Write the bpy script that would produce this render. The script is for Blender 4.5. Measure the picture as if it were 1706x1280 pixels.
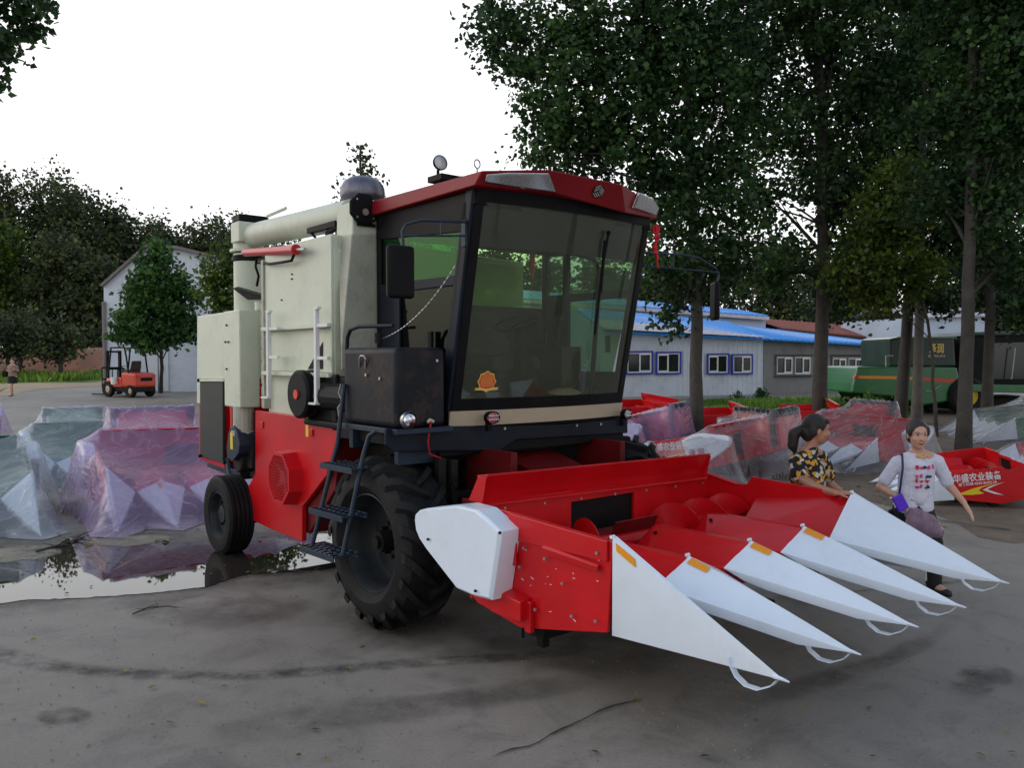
import bpy, bmesh, math, random
import numpy as np
from mathutils import Vector, Matrix, noise as mnoise
for o in list(bpy.data.objects): bpy.data.objects.remove(o)
SC = bpy.context.scene
COL = SC.collection
R = math.radians
# ------------------------------------------------ camera
F, CX, CY, CAMH, PITCH = 1350.0, 853.0, 640.0, 2.15, 0.033
cam = bpy.data.cameras.new("camera"); camo = bpy.data.objects.new("camera", cam); COL.objects.link(camo)
camo.location = (0, 0, CAMH); camo.rotation_euler = (math.pi/2-PITCH, 0, 0)
cam.sensor_width = 36; cam.lens = F/1706*36; cam.clip_start = 0.1; cam.clip_end = 1500
SC.camera = camo
SC.render.resolution_x = 1024; SC.render.resolution_y = 769
# ------------------------------------------------ sky and sun: thin bright evening overcast, light from behind left
SUN_EL, SUN_AZ = 20.0, -75.0      # degrees; azimuth measured from +Y towards +X
w = bpy.data.worlds.new("World"); SC.world = w; w.use_nodes = True
nt = w.node_tree; bgn = nt.nodes["Background"]
sky = nt.nodes.new("ShaderNodeTexSky"); sky.sky_type = 'NISHITA'; sky.sun_disc = False
sky.sun_elevation = R(SUN_EL); sky.sun_rotation = R(SUN_AZ)
sky.air_density = 1.0; sky.dust_density = 4.0; sky.ozone_density = 1.0; sky.altitude = 50
veil = nt.nodes.new("ShaderNodeMixRGB"); vcol = nt.nodes.new("ShaderNodeMixRGB"); vcol.inputs[1].default_value = (9.0, 12.2, 17.5, 1); vcol.inputs[2].default_value = (17.5, 17.6, 17.8, 1); nt.links.new(vcol.outputs[0], veil.inputs[2])
stc = nt.nodes.new("ShaderNodeTexCoord"); ssp = nt.nodes.new("ShaderNodeSeparateXYZ"); smr = nt.nodes.new("ShaderNodeMapRange"); smr.inputs[1].default_value = .35; smr.inputs[2].default_value = .95; smr.inputs[3].default_value = .80; smr.inputs[4].default_value = .25
nt.links.new(stc.outputs['Generated'], ssp.inputs[0]); nt.links.new(ssp.outputs[2], smr.inputs[0]); nt.links.new(smr.outputs[0], veil.inputs[0]); smv = nt.nodes.new("ShaderNodeMapRange"); smv.inputs[1].default_value = .38; smv.inputs[2].default_value = .85; smv.inputs[3].default_value = 1; smv.inputs[4].default_value = 0; nt.links.new(ssp.outputs[2], smv.inputs[0]); nt.links.new(smv.outputs[0], vcol.inputs[0])   # thin high cloud over the clear sky
nt.links.new(sky.outputs[0], veil.inputs[1]); nt.links.new(veil.outputs[0], bgn.inputs[0]); bgn.inputs[1].default_value = 0.11
sl = bpy.data.lights.new("sun", 'SUN'); sl.energy = 0.55; sl.angle = R(25); sl.color = (1.0, .98, .95)
slo = bpy.data.objects.new("sun", sl); COL.objects.link(slo)
sd = Vector((math.sin(R(SUN_AZ))*math.cos(R(30)), math.cos(R(SUN_AZ))*math.cos(R(30)), math.sin(R(30))))
slo.rotation_euler = sd.to_track_quat('Z', 'Y').to_euler(); slo.location = (0, 0, 30)
SC.view_settings.view_transform = 'Standard'; SC.view_settings.look = 'None'
SC.view_settings.exposure = -0.3; SC.view_settings.gamma = 1.0
SC.cycles.max_bounces = 10; SC.cycles.transparent_max_bounces = 24
SC.cycles.caustics_reflective = False; SC.cycles.caustics_refractive = False
# ------------------------------------------------ surveying: where a sight line meets a real plane
def ray(px, py):
    a = (px-CX)/F; b = (CY-py)/F
    return (a, math.cos(PITCH)+b*math.sin(PITCH), -math.sin(PITCH)+b*math.cos(PITCH))
def gz(Y): return 0.0 if Y < 14 else min((Y-14)*.021, 1.0)
def G(px, py, dz=0.0):
    r = ray(px, py); Y = 10.0
    for i in range(60): Y = .5*Y+.5*(gz(Y)-CAMH)/r[2]*r[1]
    return Vector((Y/r[1]*r[0], Y, gz(Y)+dz))
def W(px, py, Y):
    r = ray(px, py); t = Y/r[1]
    return Vector((t*r[0], Y, CAMH+t*r[2]))
YAW, OX, OY = .8778, 1.5436, 4.6167
cu, su = math.cos(YAW), math.sin(YAW)
def loc(X, Y, Z): return Vector(((X-OX)*cu-(Y-OY)*su, (X-OX)*su+(Y-OY)*cu, Z))
def wld(p): return Vector((OX+p[0]*cu+p[1]*su, OY-p[0]*su+p[1]*cu, p[2]))
def hit(px, py, ax, val):
    r = ray(px, py); o = loc(0, 0, CAMH); d = (r[0]*cu-r[1]*su, r[0]*su+r[1]*cu, r[2])
    t = (val-o[ax])/d[ax]
    return Vector([o[i]+t*d[i] for i in range(3)])
def MU(px, py, u): return hit(px, py, 0, u)
def MV(px, py, v): return hit(px, py, 1, v)
def MZ(px, py, z): return hit(px, py, 2, z)
# ------------------------------------------------ objects and tags
def tag(o, label=None, cat=None, group=None, kind=None):
    if label: o['label'] = label
    if cat: o['category'] = cat
    if group: o['group'] = group
    if kind: o['kind'] = kind
    return o
def empty(name, at, rz=0.0):
    o = bpy.data.objects.new(name, None); COL.objects.link(o)
    o.location = at; o.rotation_euler = (0, 0, rz); o.empty_display_size = .3
    return o
def kids(o): return [c for c in bpy.data.objects if c.parent == o]
def copy_tree(o, parent=None, swap=None, skip=()):
    c = o.copy(); COL.objects.link(c); c.parent = parent
    if swap and c.type == 'MESH':
        for i, s in enumerate(c.material_slots):
            n = s.material.name if s.material else ''
            if n in swap: s.link = 'OBJECT'; s.material = M[swap[n]]
    for ch in kids(o):
        if ch.name.split('.')[0] in skip: continue
        copy_tree(ch, c, swap, skip)
    return c
class MB:
    def __init__(s, org=(0, 0, 0)): s.v = []; s.f = []; s.mi = []; s.o = Vector(org); s.cur = 0
    def add(s, vs, fs):
        n = len(s.v); s.v += [Vector(p) for p in vs]
        for f in fs: s.f.append([i+n for i in f]); s.mi.append(s.cur)
        return s
    def box(s, x0, x1, y0, y1, z0, z1, Mx=None):
        P = [Vector((x, y, z)) for x in (x0, x1) for y in (y0, y1) for z in (z0, z1)]
        if Mx is not None: P = [Mx @ p for p in P]
        return s.add(P, [(0, 1, 3, 2), (4, 6, 7, 5), (0, 4, 5, 1), (2, 3, 7, 6), (0, 2, 6, 4), (1, 5, 7, 3)])
    def hexa(s, P):      # 8 points: bottom loop 4, top loop 4
        return s.add(P, [(3, 2, 1, 0), (4, 5, 6, 7), (0, 1, 5, 4), (1, 2, 6, 5), (2, 3, 7, 6), (3, 0, 4, 7)])
    def prism(s, P, vec):
        P = [Vector(p) for p in P]; vec = Vector(vec); n = len(P)
        return s.add(P+[p+vec for p in P], [list(range(n))[::-1], list(range(n, 2*n))]+[(i, (i+1) % n, n+(i+1) % n, n+i) for i in range(n)])
    def plate(s, P, t):
        P = [Vector(p) for p in P]; nrm = Vector((0, 0, 0))
        for i in range(len(P)): nrm += P[i].cross(P[(i+1) % len(P)])
        nrm.normalize(); return s.prism(P, nrm*t)
    def poly(s, P): return s.add(P, [list(range(len(P)))])
    def tube(s, path, r, n=8, closed=False, flat=None):
        path = [Vector(p) for p in path]; k = len(path); rr = r if hasattr(r, '__len__') else [r]*k
        ref = None; vs = []; fs = []
        for i, p in enumerate(path):
            if closed: t = path[(i+1) % k]-path[i-1]
            else: t = path[min(i+1, k-1)]-path[max(i-1, 0)]
            t.normalize()
            if ref is None: ref = t.orthogonal().normalized() if flat is None else Vector(flat)
            a = (ref-t*ref.dot(t)); a = a.normalized() if a.length > 1e-6 else t.orthogonal().normalized()
            ref = a; b = t.cross(a)
            for j in range(n):
                q = 2*math.pi*j/n; vs.append(p+(a*math.cos(q)+b*math.sin(q))*rr[i])
        for i in range(k if closed else k-1):
            for j in range(n):
                fs.append((i*n+j, i*n+(j+1) % n, ((i+1) % k)*n+(j+1) % n, ((i+1) % k)*n+j))
        if not closed: fs += [tuple(range(n))[::-1], tuple((k-1)*n+j for j in range(n))]
        return s.add(vs, fs)
    def cyl(s, p, q, r, n=24, r2=None): return s.tube([p, q], [r, r if r2 is None else r2], n)
    def lathe(s, prof, o, ax, n=32, closed=False):   # prof [(radius, along)]
        o = Vector(o); ax = Vector(ax).normalized(); a = ax.orthogonal().normalized(); b = ax.cross(a); vs = []; fs = []; k = len(prof)
        for (r, h) in prof:
            for j in range(n):
                q = 2*math.pi*j/n; vs.append(o+ax*h+(a*math.cos(q)+b*math.sin(q))*max(r, 1e-4))
        for i in range(k if closed else k-1):
            for j in range(n): fs.append((i*n+j, i*n+(j+1) % n, ((i+1) % k)*n+(j+1) % n, ((i+1) % k)*n+j))
        return s.add(vs, fs)
    def ell(s, c, r, nu=16, nv=10, Mx=None):
        c = Vector(c); r = (r, r, r) if not hasattr(r, '__len__') else r; vs = []; fs = []
        for i in range(nv+1):
            th = math.pi*i/nv
            for j in range(nu):
                q = 2*math.pi*j/nu; p = Vector((r[0]*math.sin(th)*math.cos(q), r[1]*math.sin(th)*math.sin(q), r[2]*math.cos(th)))
                vs.append(c+(Mx @ p if Mx is not None else p))
        for i in range(nv):
            for j in range(nu): fs.append((i*nu+j, i*nu+(j+1) % nu, (i+1)*nu+(j+1) % nu, (i+1)*nu+j))
        return s.add(vs, fs)
    def bolt(s, p, ax, r=.012, h=.012): return s.cyl(Vector(p), Vector(p)+Vector(ax).normalized()*h, r, 6)
    def build(s, name, mats, parent=None, smooth=None, bevel=0.0, seg=2):
        me = bpy.data.meshes.new(name); bm = bmesh.new()
        bv = [bm.verts.new(p-s.o) for p in s.v]
        for f, mi in zip(s.f, s.mi):
            try:
                fc = bm.faces.new([bv[i] for i in f]); fc.material_index = mi
            except ValueError: pass
        bmesh.ops.remove_doubles(bm, verts=bm.verts, dist=1e-5)
        bmesh.ops.recalc_face_normals(bm, faces=bm.faces)
        if smooth is not None:
            for f in bm.faces: f.smooth = True
            for e in bm.edges:
                if len(e.link_faces) == 2 and e.calc_face_angle(3) > R(smooth): e.smooth = False
        bm.to_mesh(me); bm.free()
        for m in (mats if isinstance(mats, (list, tuple)) else [mats]): me.materials.append(m)
        o = bpy.data.objects.new(name, me); COL.objects.link(o)
        if parent is not None: o.parent = parent
        if bevel: b = o.modifiers.new("bevel", 'BEVEL'); b.width = bevel; b.segments = seg; b.limit_method = 'ANGLE'; b.angle_limit = R(35); b.harden_normals = False
        return o
def text_mb(txt, size, origin, right, up, depth=.003, org=(0, 0, 0), width=None, cur=0):
    cv = bpy.data.curves.new("t", 'FONT'); cv.body = txt; cv.size = size; cv.extrude = 0; cv.resolution_u = 2; cv.offset = size*.02
    ob = bpy.data.objects.new("t", cv); COL.objects.link(ob)
    bpy.context.view_layer.update()
    dg = bpy.context.evaluated_depsgraph_get(); me = bpy.data.meshes.new_from_object(ob.evaluated_get(dg))
    vs = [v.co.copy() for v in me.vertices]; fs = [list(p.vertices) for p in me.polygons]
    bpy.data.objects.remove(ob); bpy.data.curves.remove(cv); bpy.data.meshes.remove(me)
    k = 1.0
    if width and vs:
        x0 = min(v.x for v in vs); x1 = max(v.x for v in vs); k = width/(x1-x0)
    right = Vector(right).normalized(); up = Vector(up); up = (up-right*up.dot(right)).normalized(); o = Vector(origin); nn = right.cross(up)
    mb = MB(org); mb.add([o+right*(v.x*k)+up*v.y+nn*depth for v in vs], fs)
    return mb
# ------------------------------------------------ materials
M = {}
def lin(c): return tuple((x/12.92 if x <= .04045 else ((x+.055)/1.055)**2.4) for x in c)
def nodes(name):
    m = bpy.data.materials.new(name); m.use_nodes = True; M[name] = m
    t = m.node_tree; return m, t, t.nodes["Principled BSDF"], t.nodes["Material Output"]
def NN(t, typ, **k):
    n = t.nodes.new(typ)
    for a, b in k.items():
        if a.startswith('i_'): n.inputs[a[2:].replace('_', ' ')].default_value = b
        else: setattr(n, a, b)
    return n
def ramp(t, fac, stops):
    n = t.nodes.new("ShaderNodeValToRGB"); e = n.color_ramp.elements
    while len(e) < len(stops): e.new(.5)
    for i, (p, c) in enumerate(stops): e[i].position = p; e[i].color = (c+(1,)) if len(c) == 3 else c
    t.links.new(fac, n.inputs[0]); return n
def paint(name, col, rough=.4, metal=0.0, var=.12, scale=3.0, bump=0.0, bscale=60, coat=0.0, dirt=None, dirt_amt=.5, spec=.5):
    m, t, p, out = nodes(name); L = t.links
    tc = NN(t, "ShaderNodeTexCoord"); n1 = NN(t, "ShaderNodeTexNoise"); n1.inputs['Scale'].default_value = scale; n1.inputs['Detail'].default_value = 8; n1.inputs['Roughness'].default_value = .65
    L.new(tc.outputs['Object'], n1.inputs['Vector'])
    c = Vector(col); d = tuple(max(x*(1-var), 0) for x in c); b = tuple(min(x*(1+var*.7)+.002, 1) for x in c)
    stops = [(.3, d), (.7, b)]
    r1 = ramp(t, n1.outputs[0], stops); colout = r1.outputs[0]
    if dirt:
        n2 = NN(t, "ShaderNodeTexNoise"); n2.inputs['Scale'].default_value = scale*2.3; n2.inputs['Detail'].default_value = 12; n2.inputs['Roughness'].default_value = .75
        L.new(tc.outputs['Object'], n2.inputs['Vector']); r2 = ramp(t, n2.outputs[0], [(.5, (0, 0, 0)), (.72, (dirt_amt,)*3)])
        mx = NN(t, "ShaderNodeMixRGB"); L.new(r2.outputs[0], mx.inputs[0]); L.new(colout, mx.inputs[1]); mx.inputs[2].default_value = tuple(dirt)+(1,); colout = mx.outputs[0]
    L.new(colout, p.inputs['Base Color'])
    rr = NN(t, "ShaderNodeMapRange"); rr.inputs[3].default_value = max(rough-.1, .03); rr.inputs[4].default_value = min(rough+.14, 1)
    L.new(n1.outputs[0], rr.inputs[0]); L.new(rr.outputs[0], p.inputs['Roughness'])
    p.inputs['Metallic'].default_value = metal; p.inputs['Coat Weight'].default_value = coat; p.inputs['Coat Roughness'].default_value = .15
    p.inputs['Specular IOR Level'].default_value = spec
    if bump:
        n3 = NN(t, "ShaderNodeTexNoise"); n3.inputs['Scale'].default_value = bscale; n3.inputs['Detail'].default_value = 4
        L.new(tc.outputs['Object'], n3.inputs['Vector']); bp = NN(t, "ShaderNodeBump"); bp.inputs['Strength'].default_value = bump; bp.inputs['Distance'].default_value = .02
        L.new(n3.outputs[0], bp.inputs['Height']); L.new(bp.outputs[0], p.inputs['Normal'])
    return m
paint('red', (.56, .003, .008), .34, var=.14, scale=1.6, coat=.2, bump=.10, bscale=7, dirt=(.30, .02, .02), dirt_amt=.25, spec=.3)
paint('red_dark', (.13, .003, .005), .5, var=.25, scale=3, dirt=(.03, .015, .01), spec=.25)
paint('roof_red', (.24, .005, .010), .45, var=.2, scale=2, dirt=(.12, .03, .03), dirt_amt=.3, spec=.3)
paint('white', (.74, .82, .92), .36, var=.05, scale=1.5, bump=.14, bscale=4, dirt=(.46, .46, .44), dirt_amt=.22, coat=.2)
paint('beige', (.60, .63, .50), .45, var=.07, scale=1.4, bump=.08, bscale=4, dirt=(.33, .31, .24), dirt_amt=.35)
paint('beige_rusty', (.42, .42, .34), .5, var=.15, scale=2.5, bump=.08, bscale=6, dirt=(.18, .12, .07), dirt_amt=.5)
paint('cream', (.50, .42, .30), .45, var=.06, scale=2, dirt=(.35, .28, .2), dirt_amt=.3)
paint('black', (.006, .006, .007), .5, var=.3, scale=4, dirt=(.014, .013, .012), dirt_amt=.4, spec=.12)
paint('tank_black', (.010, .012, .018), .5, var=.4, scale=2.2, bump=.1, bscale=12, dirt=(.065, .036, .020), dirt_amt=1.0, spec=.2)
paint('blue_steel', (.014, .028, .05), .45, var=.3, scale=5, dirt=(.05, .06, .07), dirt_amt=.5, spec=.3)
paint('pillar_blue', (.010, .014, .024), .42, var=.3, scale=3, dirt=(.018, .018, .020), dirt_amt=.4, spec=.15)
paint('rubber', (.008, .008, .009), .7, var=.4, scale=5, bump=.25, bscale=40, dirt=(.030, .026, .021), dirt_amt=.6, spec=.25)
paint('rim', (.018, .022, .026), .5, var=.4, scale=5, dirt=(.05, .045, .036), dirt_amt=.6, spec=.3)
paint('steel', (.42, .42, .42), .35, metal=.85, var=.2, scale=8)
paint('chrome', (.75, .75, .80), .16, metal=1, var=.1, scale=6, bump=.5, bscale=18)
paint('bell', (.16, .155, .19), .34, metal=.7, var=.3, scale=9, bump=.4, bscale=14)
paint('reflector', (.80, .78, .72), .25, metal=.0, var=.3, scale=30)
paint('machine_dark', (.010, .009, .008), .7, var=.5, scale=6, bump=.3, bscale=30, dirt=(.03, .02, .014), spec=.25)
paint('mesh_green', (.013, .018, .015), .6, var=.3, scale=4)
paint('orange_sticker', (.80, .30, .005), .4, var=.08)
paint('yellow_sticker', (.80, .55, .01), .4, var=.1)
paint('label_red', (.62, .04, .01), .35, var=.1)
paint('gold', (.8, .55, .12), .35, var=.1)
paint('silver_mark', (.42, .42, .38), .4, metal=.3, var=.15)
paint('text_white', (.75, .75, .78), .5, var=.05)
paint('text_red', (.45, .02, .12), .5, var=.05)
paint('interior', (.030, .029, .024), .7, var=.3, scale=4)
paint('seat_cloth', (.05, .045, .04), .85, var=.3, scale=12)
paint('ribbon', (.60, .01, .02), .6, var=.2)
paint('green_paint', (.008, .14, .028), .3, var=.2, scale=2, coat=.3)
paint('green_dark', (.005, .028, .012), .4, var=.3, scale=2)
paint('fork_red', (.62, .05, .015), .4, var=.12, scale=2, coat=.2, dirt=(.25, .05, .02))
paint('wire', (.5, .45, .38), .6)
paint('wire_yellow', (.55, .42, .02), .6)
paint('wire_dark', (.05, .05, .05), .6)
paint('frame_white', (.72, .72, .70), .5, var=.06)
paint('frame_blue', (.01, .03, .33), .5, var=.1)
paint('window_dark', (.012, .013, .014), .12, var=.4, scale=1.0)
paint('dirt', (.14, .105, .075), .95, var=.45, scale=1.3, bump=.6, bscale=18, dirt=(.05, .04, .03))
paint('red_earth', (.20, .085, .045), .95, var=.35, scale=.8, bump=.6, bscale=8, dirt=(.07, .04, .03))
paint('sand_earth', (.36, .27, .17), .95, var=.25, scale=.5, bump=.4, bscale=8)
paint('tile_red', (.25, .075, .055), .8, var=.25, scale=1.2, dirt=(.12, .09, .08))
paint('tile_grey', (.20, .17, .16), .8, var=.25, scale=1.2)
paint('wall_blue', (.60, .64, .70), .7, var=.08, scale=.5, dirt=(.25, .28, .33), dirt_amt=.4)
paint('wall_grey', (.22, .215, .21), .9, var=.15, scale=.8, dirt=(.07, .07, .065), dirt_amt=.7)
paint('wall_pale', (.42, .48, .58), .8, var=.12, scale=.6)
paint('roof_blue', (.02, .26, .72), .4, var=.12, scale=.8, dirt=(.15, .3, .45), dirt_amt=.3)
paint('roof_worn', (.50, .47, .52), .6, var=.2, scale=2.5, dirt=(.2, .14, .15), dirt_amt=.9)
paint('door_white', (.62, .66, .68), .6, var=.08)
def skin_mat(name, c):
    m = paint(name, c, .5, var=.06, scale=30); p = m.node_tree.nodes['Principled BSDF']
    p.inputs['Subsurface Weight'].default_value = .12; p.inputs['Subsurface Radius'].default_value = (.02, .008, .004); p.inputs['Subsurface Scale'].default_value = .5
skin_mat('skin', (.60, .34, .24)); skin_mat('skin_tan', (.45, .21, .13))
paint('lips', (.34, .07, .06), .4); paint('hair', (.010, .007, .006), .45, var=.4, scale=40, bump=.4, bscale=150); paint('hair_brown', (.030, .014, .009), .45, var=.4, scale=40, bump=.4, bscale=150)
paint('eye_white', (.6, .58, .55), .3); paint('eye_dark', (.01, .008, .006), .2)
paint('tee_white', (.68, .68, .80), .85, var=.08, scale=8, bump=1.0, bscale=13)
paint('trouser_black', (.010, .010, .012), .85, var=.3, scale=8); paint('stripe_white', (.6, .6, .6), .8)
paint('shoe_black', (.012, .012, .012), .5); paint('shoe_white', (.5, .5, .5), .6)
paint('purple', (.10, .02, .62), .35, var=.1); paint('pink', (.70, .05, .25), .7); paint('navy', (.01, .02, .08), .5); paint('beige_top', (.26, .18, .14), .85)
# flowered blouse
m, t, p, out = nodes('flowered'); L = t.links
tc = NN(t, "ShaderNodeTexCoord"); v1 = NN(t, "ShaderNodeTexVoronoi"); v1.inputs['Scale'].default_value = 30; v1.inputs['Randomness'].default_value = 1
nz = NN(t, "ShaderNodeTexNoise"); nz.inputs['Scale'].default_value = 30; va = NN(t, "ShaderNodeVectorMath", operation='MULTIPLY_ADD'); va.inputs[1].default_value = (.05, .05, .05)
L.new(tc.outputs['Object'], nz.inputs['Vector']); L.new(nz.outputs['Color'], va.inputs[0]); L.new(tc.outputs['Object'], va.inputs[2]); L.new(va.outputs[0], v1.inputs['Vector'])
sp = NN(t, "ShaderNodeSeparateColor"); L.new(v1.outputs['Color'], sp.inputs[0])
r1 = ramp(t, sp.outputs[0], [(0, (.006, .006, .008)), (.52, (.58, .28, .03)), (.68, (.52, .50, .45)), (.84, (.30, .11, .04)), (.9, (.01, .01, .02))]); r1.color_ramp.interpolation = 'CONSTANT'
L.new(r1.outputs[0], p.inputs['Base Color']); p.inputs['Roughness'].default_value = .85
# concrete yard
m, t, p, out = nodes('concrete'); L = t.links
tc = NN(t, "ShaderNodeTexCoord")
def noise_(sc, det=8, ro=.6, dist=0.0):
    n = NN(t, "ShaderNodeTexNoise"); n.inputs['Scale'].default_value = sc; n.inputs['Detail'].default_value = det; n.inputs['Roughness'].default_value = ro; n.inputs['Distortion'].default_value = dist
    L.new(tc.outputs['Object'], n.inputs['Vector']); return n
a = noise_(.35, 6); b = noise_(2.2, 10, .7, .6); c = noise_(45, 6, .7)
ra = ramp(t, a.outputs[0], [(.32, (.205, .182, .155)), (.68, (.300, .272, .238))]); rb = ramp(t, b.outputs[0], [(.33, (.52, .52, .52)), (.5, (.92, .92, .92)), (.72, (1.12, 1.1, 1.06))])
d_ = noise_(220, 3, .8); cd = NN(t, 'ShaderNodeMath', operation='MULTIPLY_ADD'); cd.inputs[1].default_value = .55; L.new(d_.outputs[0], cd.inputs[0]); ch_ = NN(t, 'ShaderNodeMath', operation='MULTIPLY'); ch_.inputs[1].default_value = .45; L.new(c.outputs[0], ch_.inputs[0]); L.new(ch_.outputs[0], cd.inputs[2]); c = cd
rc = ramp(t, c.outputs[0], [(.34, (.66, .66, .66)), (.5, (.98, .98, .98)), (.66, (1.2, 1.2, 1.2))])
m1 = NN(t, "ShaderNodeMixRGB", blend_type='MULTIPLY'); m1.inputs[0].default_value = .75; L.new(ra.outputs[0], m1.inputs[1]); L.new(rb.outputs[0], m1.inputs[2])
m2 = NN(t, "ShaderNodeMixRGB", blend_type='MULTIPLY'); m2.inputs[0].default_value = 1; L.new(m1.outputs[0], m2.inputs[1]); L.new(rc.outputs[0], m2.inputs[2])
L.new(m2.outputs[0], p.inputs['Base Color']); mr = NN(t, "ShaderNodeMapRange"); mr.inputs[3].default_value = .45; mr.inputs[4].default_value = .85; L.new(b.outputs[0], mr.inputs[0]); L.new(mr.outputs[0], p.inputs['Roughness'])
bp = NN(t, "ShaderNodeBump"); bp.inputs['Strength'].default_value = .5; bp.inputs['Distance'].default_value = .008; L.new(c.outputs[0], bp.inputs['Height']); L.new(bp.outputs[0], p.inputs['Normal'])
# soft-edged marks on the concrete
def mark_mat(name, col, lo, hi, sc, rough=.8, stretch=(1, 1, 1), amt=1.0):
    m, t, p, out = nodes(name); L = t.links; tc = NN(t, "ShaderNodeTexCoord"); mp = NN(t, "ShaderNodeMapping"); mp.inputs['Scale'].default_value = stretch
    n = NN(t, "ShaderNodeTexNoise"); n.inputs['Scale'].default_value = sc; n.inputs['Detail'].default_value = 9; n.inputs['Roughness'].default_value = .7
    L.new(tc.outputs['Object'], mp.inputs[0]); L.new(mp.outputs[0], n.inputs['Vector'])
    uv = NN(t, "ShaderNodeAttribute"); uv.attribute_name = 'edge'
    md = NN(t, "ShaderNodeMath", operation='MULTIPLY'); rr = ramp(t, n.outputs[0], [(lo, (0, 0, 0)), (hi, (amt,)*3)])
    L.new(rr.outputs[0], md.inputs[0]); L.new(uv.outputs['Fac'], md.inputs[1])
    tr = NN(t, "ShaderNodeBsdfTransparent"); mx = NN(t, "ShaderNodeMixShader"); L.new(md.outputs[0], mx.inputs[0]); L.new(tr.outputs[0], mx.inputs[1]); L.new(p.outputs[0], mx.inputs[2]); L.new(mx.outputs[0], out.inputs[0])
    p.inputs['Base Color'].default_value = col+(1,); p.inputs['Roughness'].default_value = rough
mark_mat('tyre_dark', (.035, .033, .030), .38, .66, 5, amt=.65)
mark_mat('mud', (.075, .062, .046), .30, .55, 3, rough=.45, amt=.9)
mark_mat('pale_mud', (.26, .23, .17), .25, .6, 3, rough=.6, amt=.9)
mark_mat('crack', (.012, .011, .010), .25, .40, 9, amt=.95)
mark_mat('damp', (.07, .062, .054), .38, .66, 1.3, rough=.45, amt=.55)
m, t, p, out = nodes('puddle_water'); L = t.links
p.inputs['Base Color'].default_value = (.035, .030, .024, 1); p.inputs['Roughness'].default_value = .015; p.inputs['IOR'].default_value = 1.45; p.inputs['Specular IOR Level'].default_value = .75
# glass
def glass(name, tint, refl, rough=.02, film=.0, haze_col=(.3, .3, .28)):  # film: diffuse haze mixed over the pane, standing in for reflections
    m, t, p, out = nodes(name); L = t.links; t.nodes.remove(p)
    tr = NN(t, "ShaderNodeBsdfTransparent"); tr.inputs[0].default_value = tint+(1,); gl = NN(t, "ShaderNodeBsdfGlossy"); gl.inputs['Roughness'].default_value = rough
    lw = NN(t, "ShaderNodeFresnel"); lw.inputs[0].default_value = 1.52; mm = NN(t, "ShaderNodeMath", operation='MULTIPLY'); mm.inputs[1].default_value = refl; mm.use_clamp = True
    mx = NN(t, "ShaderNodeMixShader"); L.new(lw.outputs[0], mm.inputs[0]); L.new(mm.outputs[0], mx.inputs[0])
    base = tr.outputs[0]
    if film:
        df = NN(t, "ShaderNodeBsdfDiffuse"); df.inputs[0].default_value = haze_col+(1,); m2 = NN(t, "ShaderNodeMixShader")
        tc = NN(t, "ShaderNodeTexCoord"); n = NN(t, "ShaderNodeTexNoise"); n.inputs['Scale'].default_value = 2.5; n.inputs['Detail'].default_value = 8; L.new(tc.outputs['Object'], n.inputs['Vector'])
        mr = NN(t, "ShaderNodeMapRange"); mr.inputs[3].default_value = film*.5; mr.inputs[4].default_value = film*1.5; L.new(n.outputs[0], mr.inputs[0])
        L.new(mr.outputs[0], m2.inputs[0]); L.new(tr.outputs[0], m2.inputs[1]); L.new(df.outputs[0], m2.inputs[2]); base = m2.outputs[0]
    L.new(base, mx.inputs[1]); L.new(gl.outputs[0], mx.inputs[2]); L.new(mx.outputs[0], out.inputs[0])
glass('windscreen', (.94, 1.0, .90), 1.3, film=.17, haze_col=(.22, .26, .17))  # olive haze painted in for the ground reflected in the screen
glass('green_glass', (.16, .80, .28), .4, film=.02, haze_col=(.1, .3, .1))
glass('green_film', (.075, .38, .13), .4, film=.02, haze_col=(.1, .3, .1))
glass('rear_glass', (.80, 1.0, .66), .6, film=.0)
glass('pale_glass', (.74, 1.0, .74), .7, film=.16, haze_col=(.35, .60, .38))  # green haze painted in to brighten the far panes
glass('dark_glass', (.12, .17, .12), .3, film=.02, haze_col=(.05, .07, .05))
glass('lamp_glass', (.7, .7, .7), 3.0, rough=.08, film=.25, haze_col=(.75, .75, .75))  # white haze painted in to brighten the lamp lenses
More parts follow.
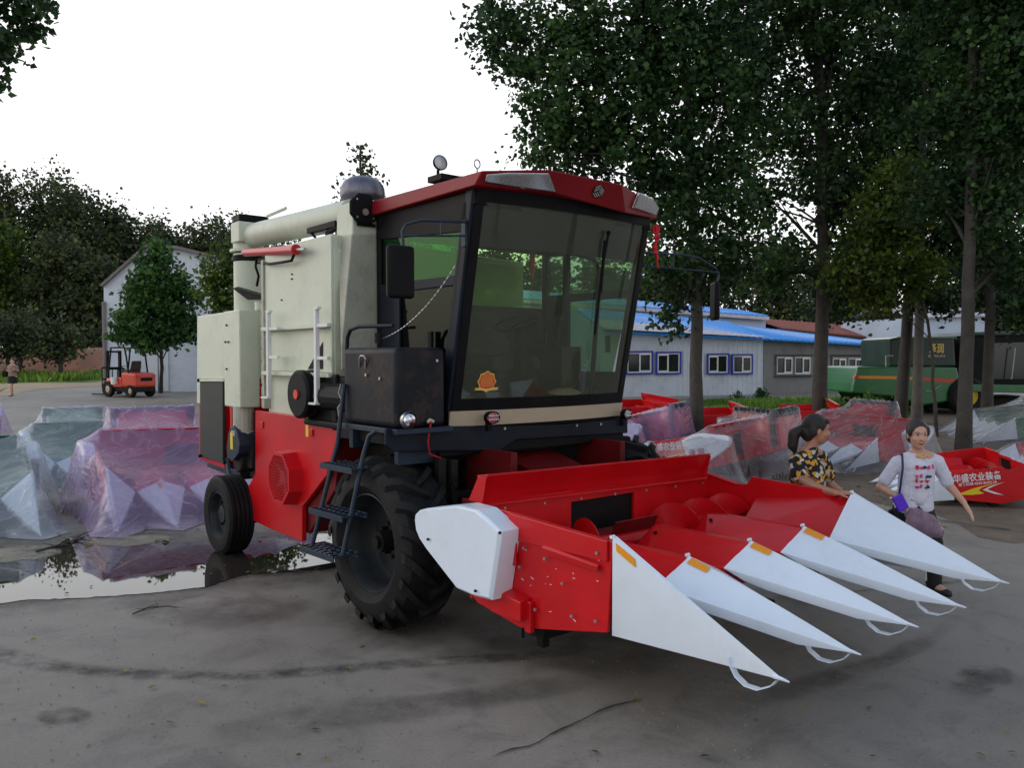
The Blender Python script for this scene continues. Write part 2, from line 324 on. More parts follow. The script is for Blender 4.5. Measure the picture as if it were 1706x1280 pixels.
# clear wrapping film with creases
def film_mat(name, op, col):
    m, t, p, out = nodes(name); L = t.links; t.nodes.remove(p); tc = NN(t, "ShaderNodeTexCoord")
    n = NN(t, "ShaderNodeTexNoise"); n.inputs['Scale'].default_value = 1.0; n.inputs['Detail'].default_value = 5; n.inputs['Roughness'].default_value = .5; n.inputs['Distortion'].default_value = .5
    pick = NN(t, "ShaderNodeTexVoronoi"); pick.inputs['Scale'].default_value = 1.1; L.new(tc.outputs['Object'], pick.inputs['Vector'])
    ro = NN(t, "ShaderNodeVectorRotate"); ro.rotation_type = 'EULER_XYZ'; sc_ = NN(t, "ShaderNodeVectorMath", operation='SCALE'); sc_.inputs['Scale'].default_value = 5.0; L.new(pick.outputs['Color'], sc_.inputs[0]); L.new(sc_.outputs[0], ro.inputs['Rotation']); L.new(tc.outputs['Object'], ro.inputs['Vector'])
    mpp = NN(t, "ShaderNodeMapping"); mpp.inputs['Scale'].default_value = (7, .9, 1.6); L.new(ro.outputs[0], mpp.inputs[0]); L.new(mpp.outputs[0], n.inputs['Vector'])
    sb = NN(t, "ShaderNodeMath", operation='SUBTRACT'); sb.inputs[1].default_value = .5; ab = NN(t, "ShaderNodeMath", operation='ABSOLUTE'); L.new(n.outputs[0], sb.inputs[0]); L.new(sb.outputs[0], ab.inputs[0])
    rg = ramp(t, ab.outputs[0], [(0, (1, 1, 1)), (.018, (.25,)*3), (.09, (0, 0, 0))])
    bp = NN(t, "ShaderNodeBump"); bp.inputs['Strength'].default_value = .5; bp.inputs['Distance'].default_value = .03; L.new(rg.outputs[0], bp.inputs['Height'])
    gl = NN(t, "ShaderNodeBsdfGlossy"); gl.inputs['Roughness'].default_value = .22; L.new(bp.outputs[0], gl.inputs['Normal'])
    df = NN(t, "ShaderNodeBsdfDiffuse"); df.inputs[0].default_value = col+(1,); tl = NN(t, "ShaderNodeBsdfTranslucent"); tl.inputs[0].default_value = col+(1,)
    L.new(bp.outputs[0], df.inputs['Normal'])
    ms = NN(t, "ShaderNodeMixShader"); ms.inputs[0].default_value = .4; L.new(df.outputs[0], ms.inputs[1]); L.new(tl.outputs[0], ms.inputs[2])
    tr = NN(t, "ShaderNodeBsdfTransparent"); tr.inputs[0].default_value = (.96, .96, .98, 1)
    mr = NN(t, "ShaderNodeMath", operation='MULTIPLY_ADD'); mr.inputs[1].default_value = .20; mr.inputs[2].default_value = op; mr.use_clamp = True; L.new(rg.outputs[0], mr.inputs[0])
    m1 = NN(t, "ShaderNodeMixShader"); L.new(mr.outputs[0], m1.inputs[0]); L.new(tr.outputs[0], m1.inputs[1]); L.new(ms.outputs[0], m1.inputs[2])
    fr = NN(t, "ShaderNodeFresnel"); fr.inputs[0].default_value = 1.5; L.new(bp.outputs[0], fr.inputs['Normal'])
    m2 = NN(t, "ShaderNodeMixShader"); fm = NN(t, 'ShaderNodeMath', operation='MULTIPLY'); fm.inputs[1].default_value = .55; L.new(fr.outputs[0], fm.inputs[0]); L.new(fm.outputs[0], m2.inputs[0]); L.new(m1.outputs[0], m2.inputs[1]); L.new(gl.outputs[0], m2.inputs[2]); L.new(m2.outputs[0], out.inputs[0])
film_mat('clear_film', .15, (.84, .80, .88)); film_mat('milky_film', .31, (.80, .60, .97)); film_mat('silver_film', .30, (.84, .92, 1.0)); film_mat('pink_bag', .5, (.62, .42, .58))
# leaves and bark
def leaf_mat(name, dark, light, warm=.0, trans=.3):
    m, t, p, out = nodes(name); L = t.links
    g = NN(t, "ShaderNodeNewGeometry"); r1 = ramp(t, g.outputs['Random Per Island'], [(0, dark), (.75, light), (.97, tuple(light[i]*(1+warm*(2, 1.3, 0)[i]) for i in range(3)))])
    tc = NN(t, "ShaderNodeTexCoord"); n = NN(t, "ShaderNodeTexNoise"); n.inputs['Scale'].default_value = .45; n.inputs['Detail'].default_value = 2; L.new(tc.outputs['Object'], n.inputs['Vector'])
    r2 = ramp(t, n.outputs[0], [(.35, (.6, .65, .7)), (.65, (1.35, 1.3, 1.05))]); mx = NN(t, "ShaderNodeMixRGB", blend_type='MULTIPLY'); mx.inputs[0].default_value = 1; L.new(r1.outputs[0], mx.inputs[1]); L.new(r2.outputs[0], mx.inputs[2])
    L.new(mx.outputs[0], p.inputs['Base Color']); p.inputs['Roughness'].default_value = .5; p.inputs['Specular IOR Level'].default_value = .22
    tl = NN(t, "ShaderNodeBsdfTranslucent"); L.new(mx.outputs[0], tl.inputs[0]); ms = NN(t, "ShaderNodeMixShader"); ms.inputs[0].default_value = trans; L.new(p.outputs[0], ms.inputs[1]); L.new(tl.outputs[0], ms.inputs[2]); L.new(ms.outputs[0], out.inputs[0])
leaf_mat('leaf_poplar', (.014, .036, .014), (.040, .090, .032), .35, .28)
leaf_mat('leaf_yellowish', (.035, .065, .016), (.08, .13, .025), .5, .4)
leaf_mat('leaf_forest', (.028, .044, .022), (.058, .078, .036), .5, .3)
leaf_mat('leaf_round', (.018, .05, .018), (.05, .12, .035), .3, .3)
leaf_mat('leaf_bright', (.06, .13, .02), (.14, .26, .05), .2, .4)
leaf_mat('grass_blades', (.06, .12, .02), (.16, .26, .05), .4, .3)
leaf_mat('fallen', (.09, .06, .02), (.28, .20, .05), .3, .1)
paint('bark', (.062, .056, .047), .95, var=.35, scale=2.5, bump=1.0, bscale=14, dirt=(.04, .04, .035))
paint('bark_pale', (.13, .12, .10), .95, var=.3, scale=2.5, bump=.8, bscale=14, dirt=(.06, .06, .05))
# ================================================= SETTING
def terrain_sheet(name, pts, mat, dz, kind='structure', edge=True, grid=.5, label=None):
    """flat irregular patch lying on the yard, soft faded border kept in the 'edge' attribute"""
    P = [Vector((p[0], p[1])) for p in pts]; mb = MB(); n = len(P)
    cx = sum(p.x for p in P)/n; cy = sum(p.y for p in P)/n; rings = [0, .35, .6, .8, .92, 1.0]; vs = [(cx, cy, gz(cy)+dz)]; ev = [1.0]
    for k in rings[1:]:
        for p in P:
            x = cx+(p.x-cx)*k; y = cy+(p.y-cy)*k; vs.append((x, y, gz(y)+dz)); ev.append(1.0 if k < .75 else (0 if k == 1 else (1-k)/.25))
    fs = [(0, 1+i, 1+(i+1) % n) for i in range(n)]
    for r in range(len(rings)-2):
        for i in range(n): fs.append((1+r*n+i, 1+(r+1)*n+i, 1+(r+1)*n+(i+1) % n, 1+r*n+(i+1) % n))
    me = bpy.data.meshes.new(name); me.from_pydata([tuple(v) for v in vs], [], fs); me.update()
    at = me.attributes.new('edge', 'FLOAT', 'POINT')
    for i, e in enumerate(ev): at.data[i].value = e
    me.materials.append(M[mat]); o = bpy.data.objects.new(name, me); COL.objects.link(o)
    return tag(o, kind=kind)
def wob(pts, sub=4, amt=.08, seed=1, closed=True):
    rnd = random.Random(seed); out = []; n = len(pts)
    for i in range(n if closed else n-1):
        p0, p1, p2, p3 = [Vector(pts[(i+k) % n]) if closed else Vector(pts[min(max(i+k, 0), n-1)]) for k in (-1, 0, 1, 2)]
        for s in range(sub):
            t = s/sub; q = .5*((2*p1)+(-p0+p2)*t+(2*p0-5*p1+4*p2-p3)*t*t+(-p0+3*p1-3*p2+p3)*t**3)
            d = (p2-p1).length*amt; out.append(q+Vector((rnd.uniform(-d, d), rnd.uniform(-d, d), 0)))
    return out
# ground: one sheet to the horizon
ys = [-60, -10, 0, 7, 14, 20, 28, 36, 45, 61.6, 120, 300, 900]; xs = [-900, -300, -100, -50, -25, -10, 0, 10, 25, 50, 100, 300, 900]
g = MB(); g.add([(x, y, gz(y)) for y in ys for x in xs], [(j*13+i, j*13+i+1, (j+1)*13+i+1, (j+1)*13+i) for j in range(12) for i in range(12)])
tag(g.build('ground', M['concrete']), kind='structure')
# fade of the yard into dirt, bank and grass on the far left
def px_patch(name, pl, mat, dz, seed=1, amt=.06, kind='structure'): return terrain_sheet(name, wob([G(*p) for p in pl], 4, amt, seed), mat, dz, kind)
px_patch('sand_ground', [(-260, 634), (60, 631), (175, 628), (178, 640), (60, 650), (-40, 668), (-260, 700)], 'sand_earth', .008, 3)
bank = MB()
for i in range(24):
    x0 = -62+i*1.9; h0 = 1.5+.35*math.sin(i*.9)+.2*math.sin(i*2.3); h1 = 1.5+.35*math.sin((i+1)*.9)+.2*math.sin((i+1)*2.3); x1 = x0+1.9; Y = 58+.7*math.sin(i*1.3); Y1 = 58+.7*math.sin((i+1)*1.3)
    bank.add([(x0, Y, .85), (x1, Y1, .85), (x1, Y1+2.2, .9+h1), (x0, Y+2.2, .9+h0), (x0, Y+9, 1.2+h0), (x1, Y1+9, 1.2+h1)], [(0, 1, 2, 3), (3, 2, 5, 4)])
tag(bank.build('earth_bank', M['red_earth'], smooth=60), kind='structure')
dirt_pts = [(1020, 800), (1200, 792), (1290, 806), (1420, 830), (1560, 858), (1760, 880), (1900, 700), (1760, 672), (1500, 676), (1300, 690), (1150, 700), (1000, 720)]
px_patch('dirt_strip', dirt_pts, 'dirt', .004, 5, .03)
def grass(name, region, n, h, mat='grass_blades', seed=1, label=None):
    rnd = np.random.RandomState(seed); vs = []; fs = []
    P = [Vector((p.x, p.y)) for p in region]; x0 = min(p.x for p in P); x1 = max(p.x for p in P); y0 = min(p.y for p in P); y1 = max(p.y for p in P)
    def ins(x, y):
        c = False; j = len(P)-1
        for i in range(len(P)):
            if (P[i].y > y) != (P[j].y > y) and x < (P[j].x-P[i].x)*(y-P[i].y)/(P[j].y-P[i].y+1e-9)+P[i].x: c = not c
            j = i
        return c
    k = 0
    while k < n:
        x = rnd.uniform(x0, x1); y = rnd.uniform(y0, y1)
        if not ins(x, y): continue
        k += 1; cl = .5+.8*(mnoise.noise(Vector((x*.5, y*.5, 3)))+.5); hh = h*cl*rnd.uniform(.5, 1.3); a = rnd.uniform(0, 6.28); ww = hh*.16; dx, dy = math.cos(a)*ww, math.sin(a)*ww; lx, ly = rnd.normal(0, hh*.3, 2); z = gz(y)
        b = len(vs); vs += [(x-dx, y-dy, z), (x+dx, y+dy, z), (x+lx, y+ly, z+max(hh, .02))]; fs.append((b, b+1, b+2))
    me = bpy.data.meshes.new(name); me.from_pydata(vs, [], fs); me.materials.append(M[mat]); o = bpy.data.objects.new(name, me); COL.objects.link(o)
    return tag(o, label, 'grass', kind='stuff')
px_patch('turf', [(1130, 668), (1300, 668), (1480, 666), (1530, 676), (1480, 690), (1390, 690), (1300, 682), (1160, 676)], 'leaf_bright', .012, 8, .02)
grass('grass', [G(*p) for p in [(1130, 667), (1530, 666), (1520, 692), (1400, 693), (1300, 684), (1150, 678)]], 9000, .16, 'leaf_bright', 2, 'short green lawn in front of the long pale building')
grass('grass', [G(*p) for p in [(-260, 620), (172, 618), (172, 634), (60, 637), (-260, 640)]], 16000, .36, 'grass_blades', 4, 'tall green grass and weeds below the red earth bank')
px_patch('weed_ground', [(-260, 618), (174, 616), (176, 634), (60, 638), (-260, 641)], 'grass_blades', .012, 9, .02)
# puddle and wet mud
pud = [(-60, 1004), (60, 1001), (150, 997), (250, 990), (332, 981), (352, 977), (400, 961), (440, 957), (500, 953), (560, 946), (640, 925), (600, 893), (470, 893), (400, 900), (300, 905), (215, 905), (130, 893), (70, 918), (-60, 932)]
def puddle_sheet(name, pl, mat, dz, seed, sub=5, amt=.05):
    P = wob([G(*p) for p in pl], sub, amt, seed); mb = MB(); mb.poly([(p.x, p.y, dz) for p in P]); o = mb.build(name, M[mat]); return tag(o, kind='structure')
px_patch('damp_stain', [(-120, 1030), (120, 1022), (280, 1012), (380, 1004), (460, 985), (560, 975), (700, 950), (700, 880), (400, 876), (100, 872), (-120, 890)], 'damp', .003, 41, .06)
px_patch('mud', [(-80, 1012), (100, 1006), (250, 997), (340, 986), (420, 966), (520, 958), (600, 945), (640, 900), (560, 880), (420, 888), (300, 890), (120, 885), (60, 900), (-80, 915)], 'mud', .004, 11, .05)
puddle_sheet('puddle', pud, 'puddle_water', .008, 12, 9, .035)
px_patch('mud_bar', [(150, 905), (215, 893), (285, 893), (280, 903), (225, 912), (190, 914)], 'pale_mud', .012, 13, .08)
px_patch('mud_bar', [(-20, 915), (50, 910), (105, 918), (90, 930), (30, 938), (-20, 940)], 'pale_mud', .012, 14, .08)
def streak(pl, wpx, mat, dz, seed, name='tyre_mark'):
    top = [(x, y-wd) for (x, y), wd in zip(pl, wpx)]; bot = [(x, y+wd) for (x, y), wd in zip(pl, wpx)][::-1]
    A = wob([G(*p) for p in top], 4, .02, seed, False); B = wob([G(*p) for p in bot[::-1]], 4, .02, seed+1, False); n = min(len(A), len(B))
    vs = []; ev = []
    for i in range(n):
        for k, e in ((0, 0), (.25, .8), (.5, 1), (.75, .8), (1, 0)):
            q = A[i]*(1-k)+B[i]*k; vs.append((q.x, q.y, gz(q.y)+dz)); ev.append(e*min(1, i/3, (n-1-i)/3))
    fs = [(i*5+j, i*5+j+1, i*5+j+6, i*5+j+5) for i in range(n-1) for j in range(4)]
    me = bpy.data.meshes.new(name); me.from_pydata(vs, [], fs); at = me.attributes.new('edge', 'FLOAT', 'POINT')
    for i, e in enumerate(ev): at.data[i].value = e
    me.materials.append(M[mat]); o = bpy.data.objects.new(name, me); COL.objects.link(o); return tag(o, kind='structure')
streak([(-40, 1085), (80, 1108), (170, 1120), (280, 1126), (420, 1126), (560, 1117), (720, 1104), (870, 1095), (1010, 1080)], [20, 14, 12, 11, 11, 10, 10, 9, 7], 'tyre_dark', .004, 21)
streak([(330, 1240), (520, 1200), (700, 1180), (900, 1150), (1080, 1120)], [26, 30, 24, 20, 14], 'damp', .008, 22, 'damp_stain')
streak([(815, 1266), (850, 1252), (890, 1243), (925, 1222), (960, 1207), (1010, 1182), (1050, 1172), (1090, 1160)], [1.6, 2.2, 1.4, 2.6, 1.6, 2.0, 1.2, 1], 'crack', .008, 23, 'crack')
0 and streak([(80, 1236), (140, 1250), (190, 1246), (260, 1268), (330, 1290)], [1.2, 1.8, 1.2, 2, 1.4], 'crack', .008, 43, 'crack')
0 and streak([(1290, 1215), (1350, 1196), (1400, 1204), (1480, 1180), (1560, 1186), (1640, 1172), (1760, 1180)], [1, 1.8, 1.2, 1.8, 1.2, 1.6, 1.4], 'crack', .008, 44, 'crack')
0 and streak([(20, 1040), (110, 1052), (200, 1044), (300, 1066), (420, 1058)], [.8, 1.2, .8, 1.2, .8], 'crack', .008, 45, 'crack')
streak([(1180, 1190), (1330, 1150), (1500, 1090), (1640, 1010)], [26, 22, 18, 12], 'damp', .004, 24, 'damp_stain')
px_patch('damp_stain', [(60, 1190), (120, 1180), (155, 1192), (130, 1205), (70, 1208)], 'tyre_dark', .012, 25)
px_patch('damp_stain', [(1590, 1120), (1660, 1110), (1690, 1130), (1640, 1165), (1585, 1150)], 'tyre_dark', .012, 26)
px_patch('damp_stain', [(520, 1010), (760, 985), (1000, 1010), (1250, 1060), (1150, 1140), (860, 1110), (600, 1080)], 'damp', .006, 27)
px_patch('damp_stain', [(230, 1000), (420, 985), (540, 1010), (420, 1050), (240, 1040)], 'damp', .010, 28)
for i, pl in enumerate([[(700, 884), (1000, 905), (1300, 915), (1706, 940)], [(1400, 838), (1550, 866), (1706, 888), (1800, 905)], [(1280, 1000), (1450, 985), (1560, 975), (1706, 955)]]):
    streak(pl, [2.2]*len(pl), 'tyre_dark', .010, 30+i, 'slab_joint')
# loose leaves, twigs and clods
def litter():
    rnd = random.Random(5); lm = MB()
    def leaf(c, s):
        a = rnd.uniform(0, 6.28); d = Vector((math.cos(a), math.sin(a), 0)); e = Vector((-d.y, d.x, 0)); c = Vector(c)
        lm.add([c-d*s, c+e*s*.5+Vector((0, 0, s*rnd.uniform(.1, .5))), c+d*s, c-e*s*.5+Vector((0, 0, s*.1))], [(0, 1, 2, 3)])
    for i in range(330):
        if i < 60: p = G(rnd.uniform(0, 1706), rnd.uniform(870, 1275))
        elif i < 120: p = G(rnd.uniform(0, 640), rnd.uniform(880, 960))
        else: p = G(rnd.uniform(1050, 1706), rnd.uniform(700, 850))
        leaf((p.x, p.y, p.z+.016), rnd.uniform(.012, .035) if p.y < 9 else rnd.uniform(.03, .07))
    for px, py in [(525, 1219), (1448, 1183), (1500, 1060), (445, 975), (1310, 1075)]: leaf(G(px, py, .012), .03)
    return tag(lm.build('leaf_litter', M['fallen']), 'dry yellow fallen leaves scattered over the concrete yard', 'leaves', kind='stuff')
litter()
def pebbles():
    rn = random.Random(9); pm = MB()
    for i in range(1500):
        p = G(rn.uniform(-20, 1726), rn.uniform(880, 1290)) if i < 1000 else G(rn.uniform(1030, 1720), rn.uniform(720, 860)); s = rn.uniform(.003, .009)*(1 if i < 1000 else 2.2); a = rn.uniform(0, 6.28); c = Vector((p.x, p.y, p.z+.004))
        q = [c+Vector((math.cos(a+k*2.1)*s*rn.uniform(.7, 1.3), math.sin(a+k*2.1)*s*rn.uniform(.7, 1.3), 0)) for k in range(3)]; pm.add(q+[c+Vector((0, 0, s*.9))], [(0, 1, 3), (1, 2, 3), (2, 0, 3)])
    return tag(pm.build('gravel', M['pale_stone']), 'loose grit and pebbles strewn over the yard', 'gravel', kind='stuff')
paint('pale_stone', (.22, .20, .17), .9, var=.5, scale=3); pebbles()
def twig(pl, label, seed, r=.007):
    rnd = random.Random(seed); mb = MB(); P = [G(*p, .012) for p in pl]; P = [p+Vector((0, 0, rnd.uniform(0, .03))) for p in P]
    mb.tube(P, [r*(1-.6*i/len(P)) for i in range(len(P))], 5)
    for i in range(9):
        k = rnd.randrange(len(P)-1); a = P[k].lerp(P[k+1], rnd.random()); mb.tube([a, a+Vector((rnd.uniform(-.16, .16), rnd.uniform(-.12, .12), rnd.uniform(0, .05)))], [r*.6, r*.2], 4)
    return tag(mb.build('twig', M['bark']), label, 'twig', 'fallen twigs on the yard')
twig([(221, 1027), (245, 1021), (262, 1019), (280, 1014), (296, 1018)], 'broken dark twig lying on the concrete below the left puddle', 1)
twig([(420, 962), (450, 955), (480, 953), (505, 955), (520, 961)], 'thin twig lying at the puddle edge left of the boarding ladder', 2)
twig([(60, 922), (90, 915), (120, 905), (140, 893)], 'long wet twig in the mud between the two left wrapped headers', 3, .015)
# ------------------------------------------------ trees
def leaf_mesh(name, C, size, rnd, mat, hang=.5, jit=.35):
    """C: (n,3) leaf centres -> kite shaped leaves, one quad each folded on its midrib"""
    n = len(C); a = rnd.uniform(0, 2*np.pi, n); tilt = rnd.normal(-.6*hang, .55, n)
    d = np.stack([np.cos(a)*np.cos(tilt), np.sin(a)*np.cos(tilt), np.sin(tilt)], 1); up = rnd.normal(0, 1, (n, 3)); e = np.cross(d, up); e /= np.linalg.norm(e, axis=1)[:, None]+1e-9
    s = (size*rnd.uniform(1-jit, 1+jit, n))[:, None]
    V = np.stack([C-d*s*.5, C+e*s*.42-d*s*.12, C+d*s*.62, C-e*s*.42-d*s*.12], 1).reshape(-1, 3).astype(np.float32)
    me = bpy.data.meshes.new(name); me.vertices.add(4*n); me.vertices.foreach_set('co', V.ravel()); me.loops.add(4*n); me.loops.foreach_set('vertex_index', np.arange(4*n, dtype=np.int32))
    me.polygons.add(n); me.polygons.foreach_set('loop_start', np.arange(0, 4*n, 4, dtype=np.int32)); me.update(calc_edges=True); me.materials.append(M[mat]); return me
def clump_points(blobs, n, rnd, cr=.45, per=45, flat=.75):
    """leaf positions: clusters scattered in ellipsoid blobs, denser near their shells"""
    vol = np.array([b[3]*b[4]*b[5] for b in blobs])**.8; vol /= vol.sum(); out = []
    for b, f in zip(blobs, vol):
        k = max(int(n*f/per), 1); c = rnd.normal(0, 1, (k, 3)); c /= np.linalg.norm(c, axis=1)[:, None]; rr = rnd.uniform(0, 1, k)**(1/2.4); c = c*rr[:, None]*np.array(b[3:6])+np.array(b[:3])
        q = np.repeat(c, per, 0); rad = np.repeat(rnd.uniform(.5, 1.3, k)*cr, per); off = rnd.normal(0, .55, (k*per, 3)); off[:, 2] *= flat; out.append(q+off*rad[:, None])
    return np.concatenate(out)
def trunk_mb(org, base, top, r, rnd, bend=.25, limbs=(), n=12):
    mb = MB(org); base = Vector(base); top = Vector(top); k = 14; path = []; rad = []
    for i in range(k+1):
        t = i/k; p = base.lerp(top, t); w_ = math.sin(t*math.pi*1.3)*bend
        path.append(p+Vector((w_*rnd.uniform(.6, 1), w_*rnd.uniform(-.5, .5), 0))); rad.append(r*(1.25 if i == 0 else 1.06 if i == 1 else 1)*(1-t*.72))
    mb.tube(path, rad, n)
    for (t, tip, rr) in limbs:
        i = min(int(t*k), k-1); p0 = path[i].lerp(path[i+1], t*k-i); tip = Vector(tip); mid = p0.lerp(tip, .5)+Vector((0, 0, (tip-p0).length*.04))
        pp = [p0, p0.lerp(mid, .5)+Vector((0, 0, .03)), mid, mid.lerp(tip, .5), tip]; mb.tube(pp, [rr, rr*.8, rr*.6, rr*.4, rr*.15], 6)
        for j in range(3):
            q = pp[1+j]; e = q+(tip-p0)*.22+Vector((rnd.uniform(-.5, .5), rnd.uniform(-.5, .5), rnd.uniform(-.1, .5))); mb.tube([q, q.lerp(e, .5), e], [rr*.35, rr*.22, rr*.06], 5)
    return mb
def tree(name, base, top, r, blobs, n, size, mat, bark, label, group, seed, cr=.45, per=45, bend=.2, hang=.5):
    rn = np.random.RandomState(seed); rd = random.Random(seed); root = empty(name, base); tag(root, label, 'tree', group)
    base = Vector(base); top = Vector(top); H_ = top.z-base.z; limbs = []
    for b in blobs:
        c = Vector(b[:3]); t = min(max((c.z-base.z-b[5]*.9-.6)/H_, .26 if H_ > 9 else .12), .93)
        limbs.append((t, c+Vector((rd.uniform(-.3, .3), 0, b[5]*.3)), r*.38*(1-t*.6)))
        for q in range(2): limbs.append((min(t+.05, .95), c+Vector((rd.uniform(-1, 1)*b[3]*.7, rd.uniform(-1, 1)*b[4]*.7, rd.uniform(-.3, .8)*b[5])), r*.2*(1-t*.6)))
    trunk_mb(base, base-Vector((0, 0, .1)), top, r, rd, bend, limbs).build('trunk', M[bark], root, smooth=60)
    C = clump_points(blobs, n, rn, cr, per)-np.array(base)
    me = leaf_mesh('crown', C, size, rn, mat, hang); o = bpy.data.objects.new('crown', me); COL.objects.link(o); o.parent = root
    return root
def pb(px, py, Y, rpx, rypx=None, ry=None, dy=0):     # blob from a sight line and a distance
    c = W(px, py, Y+dy); k = Y/F; a = rpx*k; return (c.x, c.y, c.z, a, ry if ry else min(a*1.1, 2.6), (rypx or rpx)*k)
GP = 'poplars shading the right of the yard'
# near poplars, left to right
Y = 18.3
b1 = [pb(862, 60, Y, 78, 62), pb(830, 25, Y, 45, 32), pb(800, 75, Y, 26, 20), pb(930, 130, Y, 90, 85), pb(1010, 40, Y, 100, 90), pb(925, 215, Y, 55, 45), pb(960, 225, Y, 90, 70), pb(1080, 140, Y, 110, 100), pb(1040, 250, Y, 90, 75), pb(1150, 300, Y, 100, 90),
      pb(1120, 400, Y, 75, 65, dy=-.5), pb(1110, 485, Y, 42, 55, dy=-.6), pb(1125, 530, Y, 20, 24, dy=-.6), pb(1170, 60, Y, 110, 110), pb(1210, 200, Y, 90, 90), pb(1220, 400, Y, 75, 70), pb(900, 265, Y, 40, 18), pb(1180, 480, Y, 45, 35), pb(1080, -70, Y, 130, 80), pb(940, -40, Y, 70, 45)]
tree('poplar_tree', G(1160, 747), W(1120, -260, Y), .155, b1, 42000, .118, 'leaf_poplar', 'bark', 'tall poplar nearest the harvester cab, its foliage hanging low over the blue roof', GP, 1, cr=.36, per=42)
Y = 22
b2 = [pb(1300, 40, Y, 110, 100), pb(1400, 90, Y, 110, 100), pb(1290, 200, Y, 75, 70), pb(1440, 210, Y, 100, 90), pb(1270, 330, Y, 60, 60), pb(1420, 330, Y, 90, 80), pb(1300, 440, Y, 70, 45), pb(1430, 440, Y, 80, 55), pb(1350, -80, Y, 180, 120), pb(1230, 120, Y, 60, 60), pb(1350, 270, Y, 80, 80, dy=1.5), pb(1250, 460, Y, 50, 40, dy=1), pb(1380, 500, Y, 60, 35, dy=1.5)]
tree('poplar_tree', G(1364, 716), W(1352, -300, Y), .20, b2, 34000, .135, 'leaf_poplar', 'bark', 'thick tall poplar whose trunk rises behind the woman in the flowered blouse', GP, 2, cr=.42, per=42)
Y = 24
b3 = [pb(1530, 60, Y, 120, 110), pb(1480, 180, Y, 90, 90), pb(1580, 180, Y, 90, 90), pb(1500, 300, Y, 90, 80), pb(1470, 420, Y, 70, 60), pb(1560, 400, Y, 70, 60), pb(1530, -90, Y, 160, 120)]
tree('poplar_tree', G(1498, 704), W(1560, -250, Y), .18, b3, 28000, .145, 'leaf_poplar', 'bark', 'dark leaning poplar crossing the stern of the green combine, left of a thin pale trunk', GP, 3, cr=.44, bend=.1)
b3b = [pb(1620, 330, 23.5, 70, 70), pb(1640, 180, 23.5, 80, 90), pb(1560, 500, 23.5, 30, 22)]
tree('poplar_tree', G(1527, 707), W(1545, -250, 23.5), .145, b3b, 15000, .14, 'leaf_poplar', 'bark_pale', 'slim pale poplar trunk standing just right of the dark leaning one', GP, 4, cr=.5, bend=.05)
Y = 16.8
b5 = [pb(1640, 60, Y, 110, 110), pb(1690, 200, Y, 100, 100), pb(1600, 180, Y, 80, 80), pb(1660, 330, Y, 80, 80), pb(1560, 320, Y, 60, 60, dy=.5), pb(1700, 440, Y, 70, 60), pb(1610, -90, Y, 150, 120), pb(1730, 60, Y, 90, 120), pb(1655, 440, Y, 60, 40, dy=1)]
tree('poplar_tree', G(1604, 768), W(1625, -300, Y), .15, b5, 30000, .112, 'leaf_poplar', 'bark', 'nearest right poplar with a straight grey trunk rising from behind a wrapped header', GP, 5, cr=.36, bend=.06)
Y = 22.5
b6 = [pb(1720, 300, Y, 80, 90), pb(1640, 420, Y, 55, 45, dy=.5), pb(1710, 520, Y, 40, 30), pb(1680, 480, Y, 50, 50, dy=.5), pb(1740, 150, Y, 80, 100), pb(1690, -20, Y, 100, 80)]
tree('poplar_tree', G(1643, 713), W(1665, -250, Y), .15, b6, 15000, .14, 'leaf_poplar', 'bark', 'slender poplar in front of the dark side of the green combine at the right edge', GP, 6, cr=.5, bend=.05)
# unseen poplar copies, added right of and behind the camera to block skylight
src_ = [o for o in bpy.data.objects if o.name.startswith('poplar_tree') and o.type == 'EMPTY']
for i, (x, y, rz, lb) in enumerate([(10.5, 5.5, 70, 'unseen poplar added to block light, right of the yard level with the divider points'), (13.5, -1.5, 150, 'unseen poplar added to block light, off to the right beside the camera'), (8.0, -9.0, 200, 'unseen poplar added to block light, behind the camera on the right'), (17.5, 11.5, 30, 'unseen poplar added to block light, right of the lettered headers'), (1.0, -14.0, 100, 'unseen poplar added to block light, some way behind the camera')]):
    o = copy_tree(src_[(1, 3, 4, 1, 2)[i]]); o.location = (x, y, gz(y)); o.rotation_euler = (0, 0, R(rz)); o['label'] = lb
# yellowish lower boughs and a younger tree among them
Y = 20
b7 = [pb(1480, 370, Y, 65, 55), pb(1440, 450, Y, 60, 40), pb(1530, 455, Y, 45, 35), pb(1500, 300, Y, 40, 35), pb(1460, 500, Y, 40, 20)]
tree('young_tree', G(1560, 728), W(1500, 260, Y), .05, b7, 9000, .12, 'leaf_yellowish', 'bark', 'young tree with fresh yellow green leaves between the dark poplars', GP, 7, cr=.42)
# overhanging bough, top left
b8 = [pb(10, 30, 9, 45, 45, ry=.5), pb(35, 20, 9, 28, 30, ry=.4), pb(-5, 100, 9, 22, 50, ry=.4), pb(-90, 40, 9, 70, 110, ry=.9), pb(-40, -80, 9, 120, 90, ry=1.2)]
tree('poplar_tree', (-9.2, 10.5, 0), (-8.4, 9.6, 9.5), .17, b8, 5200, .085, 'leaf_poplar', 'bark', 'tree off to the left whose leafy bough hangs into the top left corner', None, 8, cr=.2, per=30)
